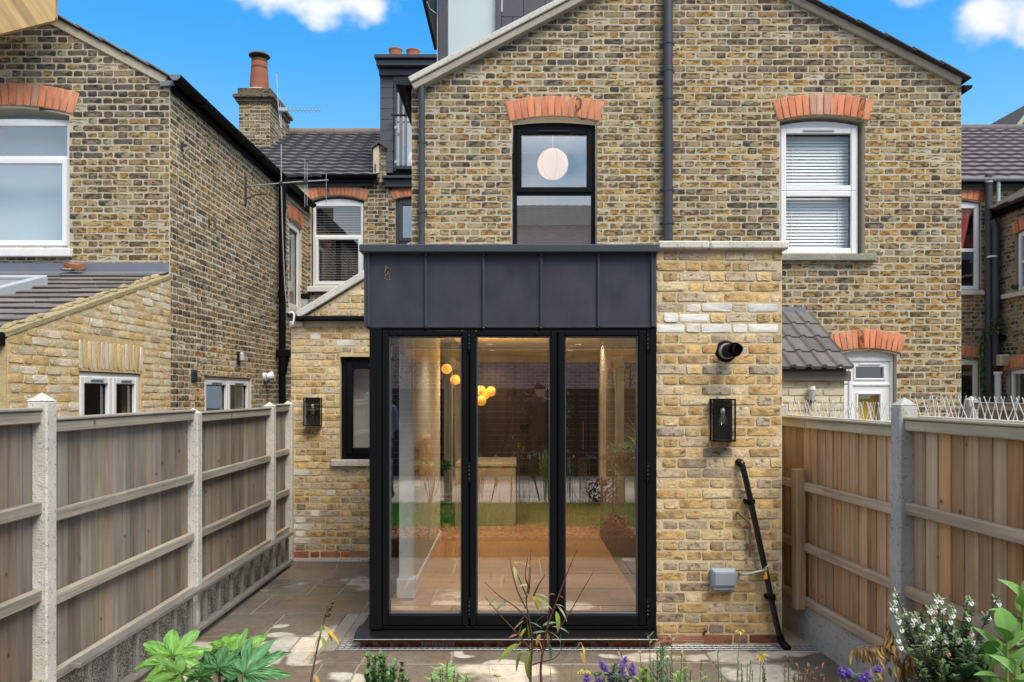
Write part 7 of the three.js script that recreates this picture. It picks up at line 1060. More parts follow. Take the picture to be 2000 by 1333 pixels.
{ // small dark evergreen, feathery green plant, tufts
  const r = rng(241);
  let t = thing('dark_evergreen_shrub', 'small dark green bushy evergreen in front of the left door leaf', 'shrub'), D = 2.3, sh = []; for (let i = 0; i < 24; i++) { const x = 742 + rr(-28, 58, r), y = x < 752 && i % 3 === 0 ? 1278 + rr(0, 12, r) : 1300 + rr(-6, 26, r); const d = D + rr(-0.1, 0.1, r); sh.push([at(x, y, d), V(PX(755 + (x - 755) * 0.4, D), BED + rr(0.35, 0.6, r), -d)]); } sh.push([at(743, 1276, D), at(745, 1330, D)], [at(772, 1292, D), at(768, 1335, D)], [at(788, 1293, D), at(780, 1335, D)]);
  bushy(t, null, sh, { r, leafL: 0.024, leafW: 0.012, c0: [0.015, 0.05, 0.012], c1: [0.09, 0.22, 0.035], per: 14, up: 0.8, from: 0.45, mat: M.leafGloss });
  t = thing('feathery_plant', 'pale feathery green plant in front of the left door leaf, right of the dark evergreen', 'plant'); sh = []; for (let i = 0; i < 16; i++) { const a = rr(-1, 1, r), d = 2.25 + rr(-0.1, 0.1, r); sh.push([at(877 + a * 42, 1291 + abs(a) * 30 + rr(0, 14, r), d), V(PX(874, 2.25), BED + 0.5, -d)]); } bushy(t, null, sh, { r, leafL: 0.045, leafW: 0.009, c0: [0.12, 0.32, 0.04], c1: [0.3, 0.5, 0.16], per: 5, up: 0.1, from: 0.55 });
  t = thing('dry_grass_tuft', 'tuft of cream dried leaves at the bottom, right of the lobed shrub', 'grass tuft'); let g = N(); for (let i = 0; i < 60; i++) bladeGeo(g, frame4(V(PX(558, 2.3) + rr(-0.03, 0.03, r), BED + rr(0.5, 0.74, r), -2.3 + rr(-0.05, 0.05, r)), V(rr(-0.9, 0.9, r), 1, rr(-0.5, 0.5, r))), rr(0.04, 0.09, r), 0.008, { curve: rr(0.5, 1.6, r), c0: vary([0.6, 0.55, 0.36], r), n: 4, r }); stuff(add('foliage', g, M.leaf, t)); stalk(t, [V(PX(558, 2.3), BED, -2.3), V(PX(558, 2.3), BED + 0.7, -2.3)], 0.006, 0.003, [0.3, 0.26, 0.15]);
  const tuft = (px, pyTop, label, c, n, D, spread = 0.5, w = 0.006) => { const t2 = thing('grass_tuft', label, 'grass tuft'), g2 = N(), top = PY(pyTop, D) - BED; for (let i = 0; i < n; i++) bladeGeo(g2, frame4(V(PX(px, D) + rr(-0.02, 0.02, r), BED, -D + rr(-0.03, 0.03, r)), V(rr(-spread, spread, r), 2, rr(-0.3, 0.3, r))), top * rr(0.75, 1.12, r), w, { curve: rr(0.1, 0.7, r), shape: (q) => 1 - q * 0.9, c0: vary(c, r), n: 6, r, fold: 0.3 }); stuff(add('foliage', g2, M.leaf, t2)); };
  tuft(1106, 1285, 'narrow green grass blades right of the red stemmed shrub', [0.16, 0.26, 0.08], 26, 2.3, 0.35); tuft(1012, 1322, 'low green grass blades at the foot of the red stemmed shrub', [0.2, 0.3, 0.1], 18, 2.3, 0.4); tuft(1128, 1292, 'thin dry brown grass stalks beside the purple hebe', [0.3, 0.24, 0.15], 8, 2.2, 0.2, 0.003);
  t = thing('yarrow', 'flat greenish yellow flower head among the plants left of the purple hebe', 'flower'); const p = at(1142, 1316, 2.2); stalk(t, [V(p.x, BED, p.z), p], 0.003, 0.002, [0.2, 0.25, 0.1]); g = N([0.38, 0.34, 0.08]); for (let i = 0; i < 60; i++) { const a = r() * 6.3, q = sqrt(r()) * 0.017; g.box(p.x + cos(a) * q * 1.2, p.y + rr(0, 0.006, r), p.z + sin(a) * q, 0.005, 0.004, 0.005, 0.001, r(), r()); } add('flower_head', g, M.vcol, t);
  // fallen and hanging yellow leaves
  for (const [x, y, D2_, lab, dx] of [[1137, 1262, 2.3, 'yellow leaf hanging over the drain right of the red stemmed shrub', 0.4]]) { const t3 = thing('yellow_leaf', lab, 'leaf'); leafPart(t3, frame4(at(x, y, D2_), V(dx, -1, 0.2)), 0.04, 0.014, { curve: 0.6, c0: [0.75, 0.6, 0.14], n: 5, r }); stalk(t3, [at(x, y, D2_), at(x - 3, y - 6, D2_), at(1120, 1290, D2_), V(PX(1118, D2_), BED, -D2_)], 0.0012, 0.0012, [0.3, 0.25, 0.14]); }
  const f1 = thing('fallen_leaf', 'small yellow leaf lying on the wet slabs left of the red stemmed shrub', 'leaf'); leafPart(f1, frame4(V(PX(962, 5.15), 0.006, -5.15), V(1, 0.08, 0.2)), 0.075, 0.03, { curve: 0.5, c0: [0.6, 0.47, 0.14], n: 5, r });
}
function hebe(label, spots, fol, seed, D) { // purple flower spikes over grey green leaves
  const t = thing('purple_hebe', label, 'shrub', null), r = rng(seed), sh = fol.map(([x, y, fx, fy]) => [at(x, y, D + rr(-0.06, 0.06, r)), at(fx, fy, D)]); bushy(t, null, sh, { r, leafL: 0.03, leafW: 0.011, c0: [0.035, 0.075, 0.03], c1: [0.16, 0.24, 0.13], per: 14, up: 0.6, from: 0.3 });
  for (const [x, y, dx, L] of spots) { const g = N(), p = at(x, y, D), d = V(dx, 1, 0.15).normalize(), l = L * D / F; for (let i = 0; i < 150; i++) { const s = r(), a = i * 2.4, w = 0.0125 * sin(PI * clamp(0.12 + s * 0.86)) + 0.001, c = p.clone().addScaledVector(d, s * l), q = V(cos(a), 0.3, sin(a)); bladeGeo(g, frame4(c, q), w * rr(0.9, 1.3, r), 0.0042, { n: 2, curve: 0.4, c0: vary(mix3([0.19, 0.05, 0.52], [0.4, 0.25, 0.72], r() * r()), r, 0.3), r }); } add('flower_spike', g, M.leaf, t); }
}
hebe('purple flower spikes over grey green leaves, right of the red stemmed shrub', [[1184, 1314, -0.5, 28], [1212, 1313, 0.35, 34], [1236, 1327, -0.05, 34], [1198, 1335, 0, 30], [1214, 1340, 0.1, 30], [1146, 1345, 0, 30], [1168, 1348, 0.1, 26]], [[1201, 1296, 1202, 1340], [1188, 1318, 1196, 1350], [1218, 1316, 1212, 1350], [1170, 1322, 1190, 1350], [1228, 1325, 1215, 1350], [1160, 1318, 1180, 1350], [1205, 1320, 1203, 1350]], 251, 2.1);
hebe('purple flower spikes with cream buds below the withered brown plant at bottom right', [[1650, 1330, -0.35, 32], [1660, 1326, -0.2, 22], [1690, 1338, 0.15, 30], [1714, 1316, 0.05, 16], [1680, 1345, 0.1, 30]], [[1640, 1330, 1660, 1360], [1668, 1318, 1670, 1360], [1700, 1320, 1690, 1360], [1655, 1312, 1665, 1350], [1720, 1330, 1700, 1360]], 252, 2.15);
{ // rosemary-like perennials, seed stalks and reddish plant along the bottom
  const r = rng(261); const per = (name, label, cat, tips, fx, D, o) => { const t = thing(name, label, cat), sh = tips.map(([x, y]) => { const d = D + rr(-0.08, 0.08, r); return [at(x, y, d), V(PX(lerp(x, fx, 0.35), d), BED + rr(0.2, 0.45, r), -d)]; }); bushy(t, null, sh, { r, ...o }); return t; };
  per('rosemary', 'tall grey green needle leaved plant standing before the pier corner', 'shrub', [[1290, 1256], [1296, 1268], [1284, 1275], [1303, 1285], [1276, 1290], [1310, 1300], [1293, 1262]], 1292, 2.2, { leafL: 0.042, leafW: 0.0055, c0: [0.06, 0.14, 0.045], c1: [0.22, 0.33, 0.19], per: 15, up: 0.9, from: 0.15 });
  per('lime_leaved_plant', 'low lime green leafy plant between the purple hebe and the grey green plant', 'plant', [[1256, 1305], [1262, 1312], [1250, 1318], [1324, 1318], [1330, 1312], [1372, 1325], [1262, 1308]], 1290, 2.15, { leafL: 0.032, leafW: 0.012, c0: [0.12, 0.27, 0.03], c1: [0.3, 0.45, 0.08], per: 14, up: 0.5, from: 0.4 });
  per('tall_daisy', 'thin branching grey green plant right of the needle leaved plant', 'plant', [[1331, 1276], [1340, 1292], [1336, 1283], [1370, 1290], [1349, 1310], [1250, 1276], [1268, 1240], [1312, 1248], [1378, 1316]], 1330, 2.25, { leafL: 0.03, leafW: 0.006, c0: [0.14, 0.22, 0.09], c1: [0.3, 0.42, 0.16], per: 8, up: 0.7, from: 0.3 });
  per('wispy_plant', 'wispy grey green plant with fine stems under the yellow flower', 'plant', [[1442, 1287], [1448, 1295], [1460, 1298], [1466, 1290], [1450, 1310], [1470, 1310], [1402, 1275], [1408, 1300]], 1452, 2.3, { leafL: 0.024, leafW: 0.004, c0: [0.16, 0.22, 0.12], c1: [0.34, 0.42, 0.24], per: 11, up: 0.9, from: 0.15 });
  per('reddish_sedum', 'reddish brown seed heads on grey green stems at the foot of the right fence', 'plant', [[1540, 1284], [1560, 1300], [1580, 1297], [1575, 1310], [1592, 1304], [1570, 1318], [1552, 1315], [1606, 1302], [1532, 1300]], 1565, 2.3, { leafL: 0.02, leafW: 0.006, c0: [0.26, 0.32, 0.16], c1: [0.3, 0.12, 0.06], per: 16, up: 0.8, from: 0.3 });
  per('dark_spire_plant', 'single dark dried flower spire below the yellow flower', 'plant', [[1491, 1298], [1493, 1306], [1494, 1315]], 1500, 2.25, { leafL: 0.01, leafW: 0.006, c0: [0.1, 0.13, 0.07], c1: [0.08, 0.075, 0.06], per: 16, up: 0.7, from: 0.45 });
  for (const [x, y, lab, k] of [[1487, 1281, 'ragged yellow daisy flower on a thin stem at the foot of the pier', 1], [1445, 1232, 'small yellow flower on a thin stem in front of the red plinth bricks', 0.7]]) { const t = thing('yellow_flower', lab, 'flower'), p = at(x, y, 2.3); stalk(t, [V(p.x - 0.02, BED, p.z), V(p.x - 0.01, p.y - 0.2, p.z), p], 0.0016, 0.0011, [0.2, 0.24, 0.1]); for (let i = 0; i < 11; i++) { const a = i / 11 * 6.28 + rr(-0.2, 0.2, r); leafPart(t, frame4(p, V(cos(a), sin(a) * (k < 1 ? 0.35 : 1), 0.5)), 0.024 * k * rr(0.7, 1.1, r), 0.007 * k, { n: 3, curve: 0.3, c0: [0.8, 0.68, 0.06], r }, M.leaf, 'petal'); } }
}
{ // withered brown plant
  const t = thing('withered_plant', 'withered plant with drooping orange brown leaves in front of the right gravel board', 'plant'), r = rng(271), D = 2.35; const arcs = [[[1772, 1345], [1755, 1290], [1737, 1274], [1722, 1262], [1708, 1262], [1690, 1264], [1672, 1268]], [[1768, 1340], [1752, 1292], [1745, 1262], [1738, 1240], [1736, 1222]], [[1776, 1345], [1764, 1320], [1768, 1290], [1786, 1272], [1812, 1272]]]; const cs = [[0.5, 0.27, 0.07], [0.4, 0.25, 0.1], [0.55, 0.36, 0.12], [0.36, 0.27, 0.07], [0.25, 0.14, 0.07]];
  for (const a of arcs) { const p = a.map(([x, y]) => at(x, y, D)); p.unshift(V(PX(1775, D), BED, -D)); stalk(t, p, 0.004, 0.0014, [0.11, 0.06, 0.045]); const cv = new THREE.CatmullRomCurve3(p); const up = a[4][0] === 1736 && false; for (let i = 0; i < 26; i++) { const s = lerp(0.5, 1, i / 25), q = cv.getPoint(s); leafPart(t, frame4(q.add(V(0, 0, rr(-0.02, 0.02, r))), V(rr(-0.35, 0.35, r), -1, rr(-0.2, 0.4, r)), r() * 3), rr(0.035, 0.07, r), rr(0.009, 0.016, r), { curve: rr(-0.6, 0.9, r), fold: 0.8, c0: vary(cs[floor(r() * 5)], r, 0.25), c1: vary(cs[floor(r() * 5)], r, 0.25), n: 5, wave: 1, r }); } }
  for (let i = 0; i < 16; i++) { const x = rr(1700, 1800, r), y = rr(1300, 1330, r); leafPart(t, frame4(at(x, y, D + rr(-0.1, 0.1, r)), V(rr(-0.3, 0.3, r), -1, 0.2), r() * 3), rr(0.03, 0.06, r), 0.012, { curve: rr(-0.5, 0.8, r), fold: 0.8, c0: vary(cs[floor(r() * 5)], r), n: 4, r }); }
}
{ // white and red flowered sage
  const t = thing('flowering_sage', 'bushy green sage with small white and red lipped flowers before the right fence post', 'shrub'), r = rng(281), D = 2.4, sh = []; const foot = V(PX(1860, D), BED + 0.25, -D);
  const tips = [[1750, 1160], [1748, 1195], [1760, 1220], [1772, 1235], [1835, 1170], [1842, 1172], [1860, 1192], [1862, 1180], [1892, 1172], [1905, 1175], [1798, 1195], [1815, 1190], [1820, 1220], [1838, 1190], [1848, 1225], [1895, 1205], [1900, 1218], [1930, 1205], [1948, 1170], [1790, 1200], [1780, 1200]];
  for (const [x, y] of tips) sh.push([at(x, y, D + rr(-0.12, 0.12, r)), at(lerp(x, 1840, 0.55), 1300, D)]); for (let i = 0; i < 130; i++) { const x = rr(1768, 1950, r), y = 1225 + rr(0, 95, r) + abs(x - 1850) * 0.22; sh.push([at(x, y, D + rr(-0.22, 0.2, r)), at(lerp(x, 1850, 0.35), y + 60, D + rr(-0.1, 0.1, r))]); }
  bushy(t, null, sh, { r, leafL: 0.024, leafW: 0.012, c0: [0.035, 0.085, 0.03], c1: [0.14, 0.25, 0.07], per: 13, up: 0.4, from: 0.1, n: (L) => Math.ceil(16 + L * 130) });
  const fl = (x, y, red) => { const p = at(x, y, D - 0.03 + rr(-0.1, 0.06, r)), g = N(), a = rr(-0.5, 0.5, r), w = [0.85, 0.85, 0.84], e = frame4(p, V(a, 1, 0.4)); bladeGeo(g, e, 0.014, 0.0095, { n: 4, curve: 1.1, c0: w, fold: -0.8, r }); const lw = (k) => red ? [0.55, 0.02, 0.03] : w; bladeGeo(g, frame4(p, V(a - 0.8, -0.9, 0.7)), 0.0115, 0.0095, { n: 3, c0: w, c1: lw(1), curve: 0.6, r }); bladeGeo(g, frame4(p, V(a + 0.8, -0.9, 0.7)), 0.013, 0.011, { n: 3, c0: w, c1: lw(1), curve: 0.6, r }); bladeGeo(g, frame4(p, V(a, -1.1, 0.9)), 0.015, 0.013, { n: 3, c0: w, c1: lw(1), curve: 0.5, r }); g.col = [0.2, 0.24, 0.12]; g.cyl(p.clone().add(V(-a * 0.01, 0.012, -0.012)), p, 0.0028, 0.004, 6); add('flower', g, M.vcol, t); };
  const F0 = [[1749, 1158], [1748, 1172], [1742, 1187], [1749, 1188], [1752, 1202], [1756, 1212], [1757, 1210], [1768, 1198], [1762, 1228], [1755, 1248], [1757, 1252], [1777, 1246], [1786, 1248], [1784, 1208], [1783, 1217], [1793, 1210], [1801, 1222], [1815, 1193], [1820, 1193], [1829, 1170], [1830, 1182], [1838, 1172], [1841, 1192], [1822, 1210], [1832, 1226], [1863, 1190], [1862, 1200], [1857, 1212], [1890, 1174], [1897, 1175], [1891, 1206], [1849, 1225], [1865, 1230], [1808, 1250], [1815, 1252], [1822, 1242], [1833, 1240], [1846, 1238], [1848, 1250], [1870, 1250], [1886, 1222], [1896, 1221], [1899, 1236], [1836, 1260], [1893, 1252], [1898, 1255], [1904, 1258], [1825, 1270], [1840, 1286], [1834, 1290], [1791, 1298], [1799, 1297], [1809, 1307], [1818, 1307], [1888, 1268], [1945, 1172], [1951, 1177], [1950, 1192], [1924, 1205], [1932, 1205], [1921, 1248], [1981, 1205], [1900, 1252], [1768, 1268], [1760, 1262], [1852, 1255], [1876, 1247], [1812, 1246]]; for (const [x, y] of F0) fl(x, y, false); for (const [x, y] of [[1826, 1192], [1852, 1275], [1863, 1263], [1836, 1304], [1842, 1304], [1889, 1206]]) fl(x, y, true);
}
{ // broad leaved plant at the right edge
  const t = thing('broad_leaved_plant', 'tall plant with broad glossy bright green leaves at the bottom right corner', 'plant'), r = rng(291);
  const shoot = (px, top, D, n, s) => { const x = PX(px, D), y1 = PY(top, D); stalk(t, [V(x + 0.02, BED, -D), V(x, (BED + y1) / 2, -D), V(x, y1, -D)], 0.007, 0.004, [0.2, 0.3, 0.06]); for (let i = 0; i < n; i++) { const k = i / (n - 1), a = i * 2.399 + s, y = lerp(y1 - 0.34, y1 - 0.01, k), el = lerp(0.15, 1.5, k * k); leafPart(t, frame4(V(x, y, -D), V(cos(a), el, sin(a))), lerp(0.155, 0.09, k) * rr(0.8, 1.15, r), 0.05 * rr(0.8, 1.1, r), { curve: rr(0.3, 0.8, r), fold: 0.35, c0: vary([0.12, 0.28, 0.045], r, 0.25), c1: vary([0.17, 0.36, 0.07], r, 0.25), n: 8, r }); } };
  shoot(1968, 1232, 2.15, 16, 0.4); shoot(1998, 1150, 2.25, 16, 1.9); shoot(1935, 1275, 2.2, 11, 3.1); shoot(1985, 1290, 2.0, 12, 5.2);
}
// ivy and a hanging branch at the far right corner
{
  const t = thing('ivy', 'trailing green creeper hanging beside the dark pipe at the far right', 'creeper', null), r = rng(301), D = 14.3, g = N(); const st = [V(PX(1921, D), PY(640, D), -D), V(PX(1919, D), PY(700, D), -D), V(PX(1923, D), PY(780, D), -D)]; for (let i = 0; i < 130; i++) { const s = r(), p = new THREE.CatmullRomCurve3(st).getPoint(s); const a = r() < 0.5 ? -1 : 1; bladeGeo(g, frame4(p, V(a * rr(0.3, 1, r), -rr(0.4, 1, r), rr(0, 0.8, r))), rr(0.08, 0.19, r), rr(0.03, 0.06, r), { curve: 0.5, n: 3, c0: vary([0.05, 0.12, 0.045], r, 0.35), r }); } stuff(add('foliage', g, M.leaf, t)); stalk(t, st, 0.01, 0.006, [0.1, 0.08, 0.05]);
  const t2 = thing('wall_weed', 'small leafy weed growing from the wall above the side pipe at the far right', 'plant'), g2 = N(); for (let i = 0; i < 90; i++) { const p = V(PX(1946 + rr(-9, 10, r), D), PY(637 + rr(-14, 14, r), D), -D + rr(-0.1, 0.1, r)); bladeGeo(g2, frame4(p, V(rr(-1, 1, r), rr(-0.6, 1, r), rr(0, 1, r))), rr(0.05, 0.1, r), 0.045, { n: 3, c0: vary([0.11, 0.17, 0.06], r, 0.4), r }); } stuff(add('foliage', g2, M.leaf, t2)); stalk(t2, [V(PX(1935, D), PY(655, D), -D), V(PX(1946, D), PY(640, D), -D)], 0.01, 0.004, [0.12, 0.1, 0.06]);
  const t3 = thing('wall_weed', 'tuft of weed on the sill of the upper window at the right edge', 'plant'), g3 = N(); for (let i = 0; i < 50; i++) bladeGeo(g3, frame4(V(8.8, PY(566, 13.9), -13.9 + rr(-0.08, 0.08, r)), V(-0.3, 1, rr(-0.8, 0.8, r))), rr(0.06, 0.14, r), 0.03, { n: 3, c0: vary([0.09, 0.17, 0.06], r, 0.3), r }); stuff(add('foliage', g3, M.leaf, t3));
}

// ------------------------------------------------------------------ the garden behind the camera, which the glass mirrors
{
  const p = structure(new THREE.Group()); p.name = 'rear_patio'; scene.add(p); const r = rng(311), mt = [0.92, 1, 1.06].map((k) => S([0.6 * k, 0.56 * k, 0.53 * k], { map: T.concrete, roughness: 0.7 })); const sg = N().bx(0.005, 0.595, -0.04, 0, 0.005, 0.595, 0.004).make();
  for (let i = 0; i < 9; i++) for (let j = 0; j < 6; j++) { const m = mesh('slab', sg, mt[floor(r() * 3)], p); m.position.set(-2.6 + i * 0.6, 0.2, 0.105 + j * 0.6); } add('joint_bed', N().bx(-2.6, 2.8, 0, 0.19, 0.105, 3.7, 0), M.mortarDark, p);
  const f = thing('timber_fence', 'black painted horizontal board fence across the end of the garden, mirrored in the doors', 'fence', null); for (let k = 0; k < 15; k++) add('board', N().bx(-3.2, 3.2, 0.22 + k * 0.112, 0.22 + k * 0.112 + 0.106, 3.7, 3.72, 0.003), S([0.014, 0.014, 0.015], { map: T.wood, roughness: 0.6 }), f); for (const x of [-2.4, -0.6, 1.2, 3]) add('post', N().bx(x, x + 0.09, 0, 1.88, 3.722, 3.8, 0.004), M.dark, f);
  for (const s of [-1, 1]) { const g = thing('timber_fence', s < 0 ? 'grey boundary fence at the left of the garden behind the lawn' : 'brown boundary fence at the right of the garden behind the lawn', 'fence', null), A = s < 0 ? V(-2.5, 0, 3.6) : V(2.75, 0, -2.0), B = s < 0 ? V(-2.5, 0, -2.2) : V(2.75, 0, 3.6); fenceBay(g, A, B, { board: [[0.25, 0.2, 0.16], [0.32, 0.22, 0.14]], rail: [0.4, 0.34, 0.26], seed: 41 + s, y0: 0.3, y1: 1.72, rails: [[1.2, 0.065], [0.76, 0.065]] }); }
  // pergola
  const pg = thing('pergola', 'pale timber pergola over the rear patio, mirrored in the doors', 'pergola'), wd = (s) => { const b = N([0.85, 0.58, 0.28]); b.grain = s; return b; };
  for (const x of [-0.95, 1.6]) for (const z of [0.25, 2.5]) { add('post', wd('y').bx(x - 0.06, x + 0.06, 0.2, 2.19, z - 0.06, z + 0.06, 0.006), M.wood, pg); const b = wd('y'); b.box(x + (x > 0 ? 0.0 : 0), 1.95, z + (z < 1 ? 0.32 : -0.32), 0.06, 0.95, 0.09, 0.005, z < 1 ? 0.72 : -0.72); add('brace', b, M.wood, pg); }
  for (const x of [-0.95, 1.6]) add('beam', wd('z').bx(x - 0.03, x + 0.03, 2.2, 2.355, 0.0, 2.75, 0.005), M.wood, pg); add('fascia_beam', wd('x').bx(-1.6, 2.3, 2.49, 2.72, 0.16, 0.22, 0.005), M.wood, pg); for (let i = 0; i < 11; i++) add('rafter', wd('x').bx(-1.6, 2.3, 2.36, 2.475, 0.35 + i * 0.23, 0.395 + i * 0.23, 0.005), M.wood, pg);
  // brick house beyond
  const bt = colorTex(512, 512, (u, v) => { const rows = 12, row = floor(v * rows), x = u * 4 + (row & 1) * 0.5, fx = x % 1, fy = v * rows % 1, k = h3(floor(x) % 4, row, 9), m = fx < 0.05 || fy < 0.13 ? 1 : 0; return m ? [0.55, 0.5, 0.45] : mix3([0.36, 0.15, 0.1], [0.52, 0.26, 0.18], k); }, 0.9);
  const h = thing('brick_house', 'red brick house across the back gardens, mirrored in the glass', 'house', 'brick houses of the terrace'), zz = 7.5, wl = add('wall', N().bx(-9, 9, 0, 7.1, zz, zz + 0.3, 0), S(1, { map: bt, roughness: 0.9 }), h); tileField(h, -9.3, 9.3, 7.08, -zz + 2 * zz - 0.2, 8.4, 10.3, 12, 0.3, M.tileBrown); for (const [a, b, c, d] of [[-4.4, -3, 3.4, 4.8], [2.6, 4, 4.4, 5.8], [-1, 0.4, 4.5, 5.9]]) { const w = grp('window', h); add('frame', N().bx(a, b, c, d, zz - 0.05, zz - 0.002, 0.004), M.upvc, w); add('pane', N().quad([b - 0.08, c + 0.08, zz - 0.056], [a + 0.08, c + 0.08, zz - 0.056], [a + 0.08, d - 0.08, zz - 0.056], [b - 0.08, d - 0.08, zz - 0.056]), S([0.5, 0.56, 0.66], { roughness: 0.1 }), w); }
  // leafy climbers and shrubs along the end fence
  const cl = (label, x0, x1, y0, y1, z, n, c, seed) => { const t = thing('garden_shrub', label, 'shrub', null), q = rng(seed), g = N(); for (let i = 0; i < n; i++) { const p = V(rr(x0, x1, q), lerp(y0, y1, q() * (0.6 + 0.4 * q())), z + rr(-0.25, 0.25, q)); bladeGeo(g, frame4(p, V(rr(-1, 1, q), rr(-0.5, 1, q), rr(-1, 0.5, q))), rr(0.07, 0.15, q), rr(0.03, 0.06, q), { n: 2, c0: vary(c, q, 0.4), r: q }); } stuff(add('foliage', g, M.leaf, t)); stalk(t, [V((x0 + x1) / 2, 0.2, z), V((x0 + x1) / 2, y1, z)], 0.03, 0.01, [0.1, 0.08, 0.05]); };
  cl('leafy evergreen growing over the left end of the black fence, mirrored in the left door', -3.1, -0.9, 1.7, 2.9, 4.3, 900, [0.1, 0.16, 0.05], 321); cl('dark glossy climber on the black fence behind the pergola, mirrored in the middle door', 0.2, 1.1, 1.0, 1.9, 3.5, 420, [0.05, 0.11, 0.035], 322); cl('tall bush at the right end of the black fence, mirrored in the right door', 1.7, 3.0, 1.7, 2.9, 4.2, 620, [0.12, 0.17, 0.08], 323);
  const y = thing('yucca', 'spiky yucca at the right of the rear patio, mirrored in the right door', 'plant'), q = rng(331); for (let i = 0; i < 60; i++) leafPart(y, frame4(V(2.0, 1.0 + rr(-0.05, 0.1, q), 0.75), V(rr(-1, 1, q), rr(-0.2, 1.1, q), rr(-1, 1, q))), rr(0.5, 0.75, q), 0.045, { curve: rr(0.2, 0.9, q), shape: (t) => (1 - t) * 0.9 + 0.05, c0: vary([0.16, 0.2, 0.08], q), n: 5, r: q }); stalk(y, [V(2.0, 0.2, 0.75), V(2.0, 1.0, 0.75)], 0.05, 0.045, [0.2, 0.15, 0.1]);
  cl('round dark red leaved shrub at the edge of the lawn, mirrored in the right door', 1.1, 1.5, 0.22, 0.6, -0.1, 260, [0.13, 0.03, 0.04], 341); cl('low rust red grass mound in the flower bed, mirrored in the right door', 1.05, 1.35, 0.2, 0.42, -2.4, 240, [0.3, 0.07, 0.035], 342);
}
// ------------------------------------------------------------------ tripod with camera, and the two people beside it
{
  const t = thing('tripod', 'black tripod carrying a small camera behind the flower bed, mirrored in the middle door', 'tripod'), top = V(0.03, 1.62, 0.12); for (const a of [0.4, 2.5, 4.6]) add('leg', N().tube([top, V(top.x + cos(a) * 0.22, 0.95, top.z + max(0.0, sin(a)) * 0.2 + 0.04), V(top.x + cos(a) * 0.42, 0.2, top.z + sin(a) * 0.3 + 0.1)], (k) => lerp(0.016, 0.01, k), 8), M.blackGloss, t); add('column', N().cyl(top, V(0.0, 1.76, 0.12), 0.018, 0.02, 12), M.black, t); add('camera', N().bx(-0.07, 0.07, 1.775, 1.885, 0.06, 0.13, 0.01).cyl(V(0, 1.83, 0.06), V(0, 1.83, 0.02), 0.035, 0.036, 18), M.black, t);
}
function body(t, J, mats, cell = 0.024) { // one continuous surface from tapered capsules, coloured by what covers it
  const res = 84, size = 2.1, mc = new MarchingCubes(res, new THREE.MeshBasicMaterial(), false, false, 200000), ctr = J.centre; mc.isolation = 0; const half = size / 2, a = V(), ab = V(), p = V();
  for (let k = 0; k < res; k++) for (let j = 0; j < res; j++) for (let i = 0; i < res; i++) {
    p.set((i - res / 2) / (res / 2) * half + ctr.x, (j - res / 2) / (res / 2) * half + ctr.y, (k - res / 2) / (res / 2) * half + ctr.z); let s = 0, dmin = 9;
    for (const [A, B, r0, r1] of J.bones) { ab.copy(B).sub(A); a.copy(p).sub(A); const h = clamp(a.dot(ab) / max(1e-6, ab.lengthSq())), d = a.addScaledVector(ab, -h).length() - lerp(r0, r1, h); s += exp(-d * 60); dmin = min(dmin, d); }
    mc.field[i + j * res + k * res * res] = dmin > 0.2 ? -dmin : Math.log(max(s, 1e-9)) / 60;
  }
  mc.update(); const n = mc.count, g = N(), cover = (q) => { let best = 9, c = null; for (const [A, B, r0, r1, col] of J.bones) { ab.copy(B).sub(A); a.set(q[0], q[1], q[2]).sub(A); const h = clamp(a.dot(ab) / max(1e-6, ab.lengthSq())), d = a.addScaledVector(ab, -h).length() - lerp(r0, r1, h); if (d < best) { best = d; c = col; } } return c; };
  for (let i = 0; i < n; i += 3) { const v = [0, 1, 2].map((q) => { const o = (i + q) * 3; return [mc.positionArray[o] * half + ctr.x, mc.positionArray[o + 1] * half + ctr.y, mc.positionArray[o + 2] * half + ctr.z]; }), nn = [0, 1, 2].map((q) => { const o = (i + q) * 3; const x = V(mc.normalArray[o], mc.normalArray[o + 1], mc.normalArray[o + 2]).normalize(); return [x.x, x.y, x.z]; }), m = [(v[0][0] + v[1][0] + v[2][0]) / 3, (v[0][1] + v[1][1] + v[2][1]) / 3, (v[0][2] + v[1][2] + v[2][2]) / 3]; g.tri(v[0], v[1], v[2], nn[0], nn[1], nn[2], cover(m)); }
  add('body', g, M.vcol, t);
}
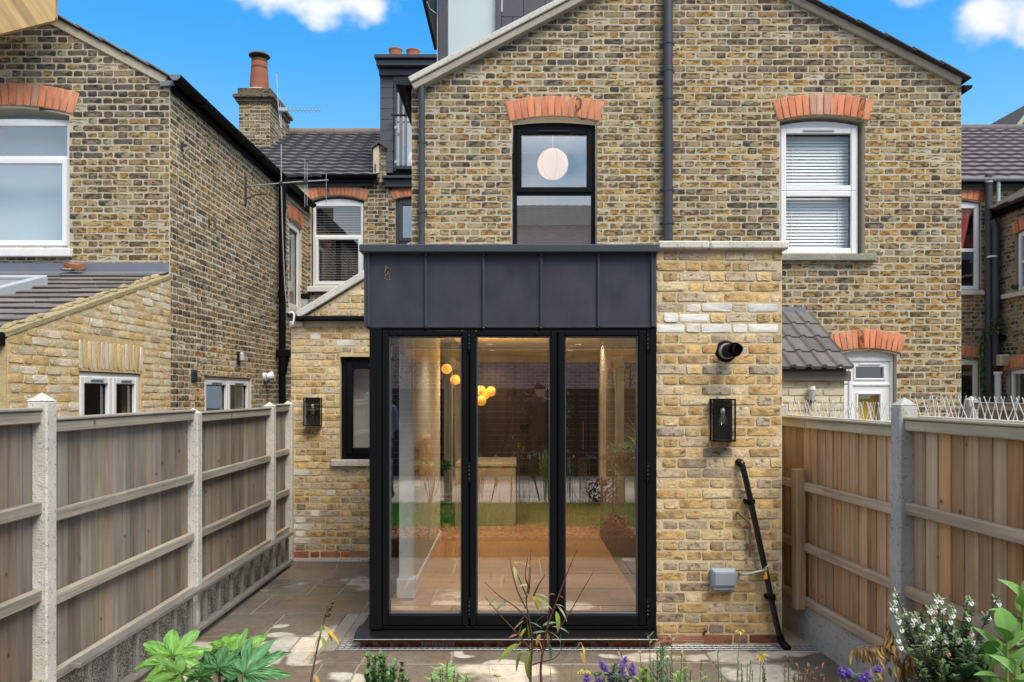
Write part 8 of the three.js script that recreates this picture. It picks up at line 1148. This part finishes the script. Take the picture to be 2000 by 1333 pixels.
function person(label, x, z, turn, top, legs, hair, H) {
  const t = thing('person', label, 'person', null), k = H / 1.76, y = 0.2, sk = [0.5, 0.32, 0.24], ca = cos(turn), sa = sin(turn), P = (a, b, c) => V(x + (a * ca + c * sa) * k, y + b * k, z + (-a * sa + c * ca) * k), b = [], bone = (A, B, r0, r1, c) => b.push([A, B, r0 * k, r1 * k, c]);
  for (const s of [-1, 1]) { bone(P(s * 0.1, 0.92, 0), P(s * 0.11, 0.5, 0.02), 0.09, 0.058, legs); bone(P(s * 0.11, 0.5, 0.02), P(s * 0.12, 0.09, -0.01), 0.056, 0.042, legs); bone(P(s * 0.12, 0.045, -0.03), P(s * 0.13, 0.035, 0.15), 0.045, 0.034, [0.02, 0.02, 0.02]); bone(P(s * 0.17, 1.42, 0), P(s * 0.24, 1.15, 0.0), 0.058, 0.046, top); bone(P(s * 0.24, 1.15, 0), P(s * 0.2, 0.98, 0.2), 0.044, 0.036, top); bone(P(s * 0.2, 0.98, 0.2), P(s * 0.17, 0.99, 0.26), 0.03, 0.03, sk);
    for (let f = 0; f < 4; f++) { bone(P(s * (0.195 - f * 0.019), 0.995 - 0.004 * f, 0.27), P(s * (0.185 - f * 0.02), 0.985, 0.315 - 0.006 * abs(f - 1.2)), 0.0095, 0.0085, sk); bone(P(s * (0.185 - f * 0.02), 0.985, 0.315 - 0.006 * abs(f - 1.2)), P(s * (0.17 - f * 0.02), 0.962, 0.325 - 0.006 * f), 0.0085, 0.008, sk); } bone(P(s * 0.16, 1.0, 0.25), P(s * 0.135, 1.0, 0.29), 0.011, 0.009, sk); }
  bone(P(0, 0.95, 0), P(0, 1.15, 0.01), 0.135, 0.13, top); bone(P(0, 1.15, 0.01), P(0, 1.36, 0), 0.135, 0.145, top); bone(P(-0.13, 1.4, 0), P(0.13, 1.4, 0), 0.075, 0.075, top); bone(P(0, 1.44, 0), P(0, 1.54, 0.015), 0.06, 0.055, sk); bone(P(0, 1.6, 0.03), P(0, 1.66, 0.0), 0.085, 0.096, sk); bone(P(0, 1.565, 0.05), P(0, 1.6, 0.06), 0.05, 0.05, sk); bone(P(0, 1.62, 0.11), P(0, 1.6, 0.128), 0.012, 0.016, sk); for (const s of [-1, 1]) bone(P(s * 0.09, 1.62, 0.0), P(s * 0.095, 1.645, -0.005), 0.014, 0.016, sk);
  body(t, { bones: b, centre: P(0, 0.88, 0.03) }, null);
  const hg = N(hair), c = P(0, 1.665, -0.008); hg.lathe(Array.from({ length: 12 }, (_, i) => { const a = i / 11 * 1.75; return [max(0.001, sin(a) * 0.107 * k), cos(a) * 0.107 * k]; }), c.x, c.y, c.z, 20); add('hair', hg, M.vcol, t); const ey = N([0.03, 0.025, 0.02]), mo = N([0.4, 0.16, 0.14]); for (const s of [-1, 1]) { const e = P(s * 0.033, 1.645, 0.098); ey.box(e.x, e.y, e.z, 0.018, 0.01, 0.012, 0.004); } const mm = P(0, 1.568, 0.108); mo.box(mm.x, mm.y, mm.z, 0.044, 0.011, 0.012, 0.004); add('eye', ey, M.vcol, t); add('mouth', mo, M.vcol, t);
}
person('person in a blue grey hooded top and dark trousers standing left of the tripod', -1.98, 0.75, PI + 0.5, [0.11, 0.12, 0.2], [0.015, 0.016, 0.02], [0.12, 0.06, 0.03], 1.7);
person('person in dark clothes by the far black garden fence behind the tripod', 0.53, 3.3, 0.2, [0.02, 0.021, 0.028], [0.015, 0.015, 0.018], [0.03, 0.025, 0.022], 1.8);

// ------------------------------------------------------------------ every thing gets its origin at its base
scene.updateMatrixWorld(true);
for (const o of scene.children) {
  if (!(o.isGroup || (o.isMesh && !o.isInstancedMesh))) continue;
  const b = new THREE.Box3().setFromObject(o); if (b.isEmpty()) continue;
  const base = V((b.min.x + b.max.x) / 2, b.min.y, (b.min.z + b.max.z) / 2), local = base.clone().sub(o.position).applyQuaternion(o.quaternion.clone().invert());
  if (o.isMesh) o.geometry.translate(-local.x, -local.y, -local.z);
  for (const c of o.children) c.position.sub(local);
  o.position.copy(base);
}
renderer.render(scene, camera);
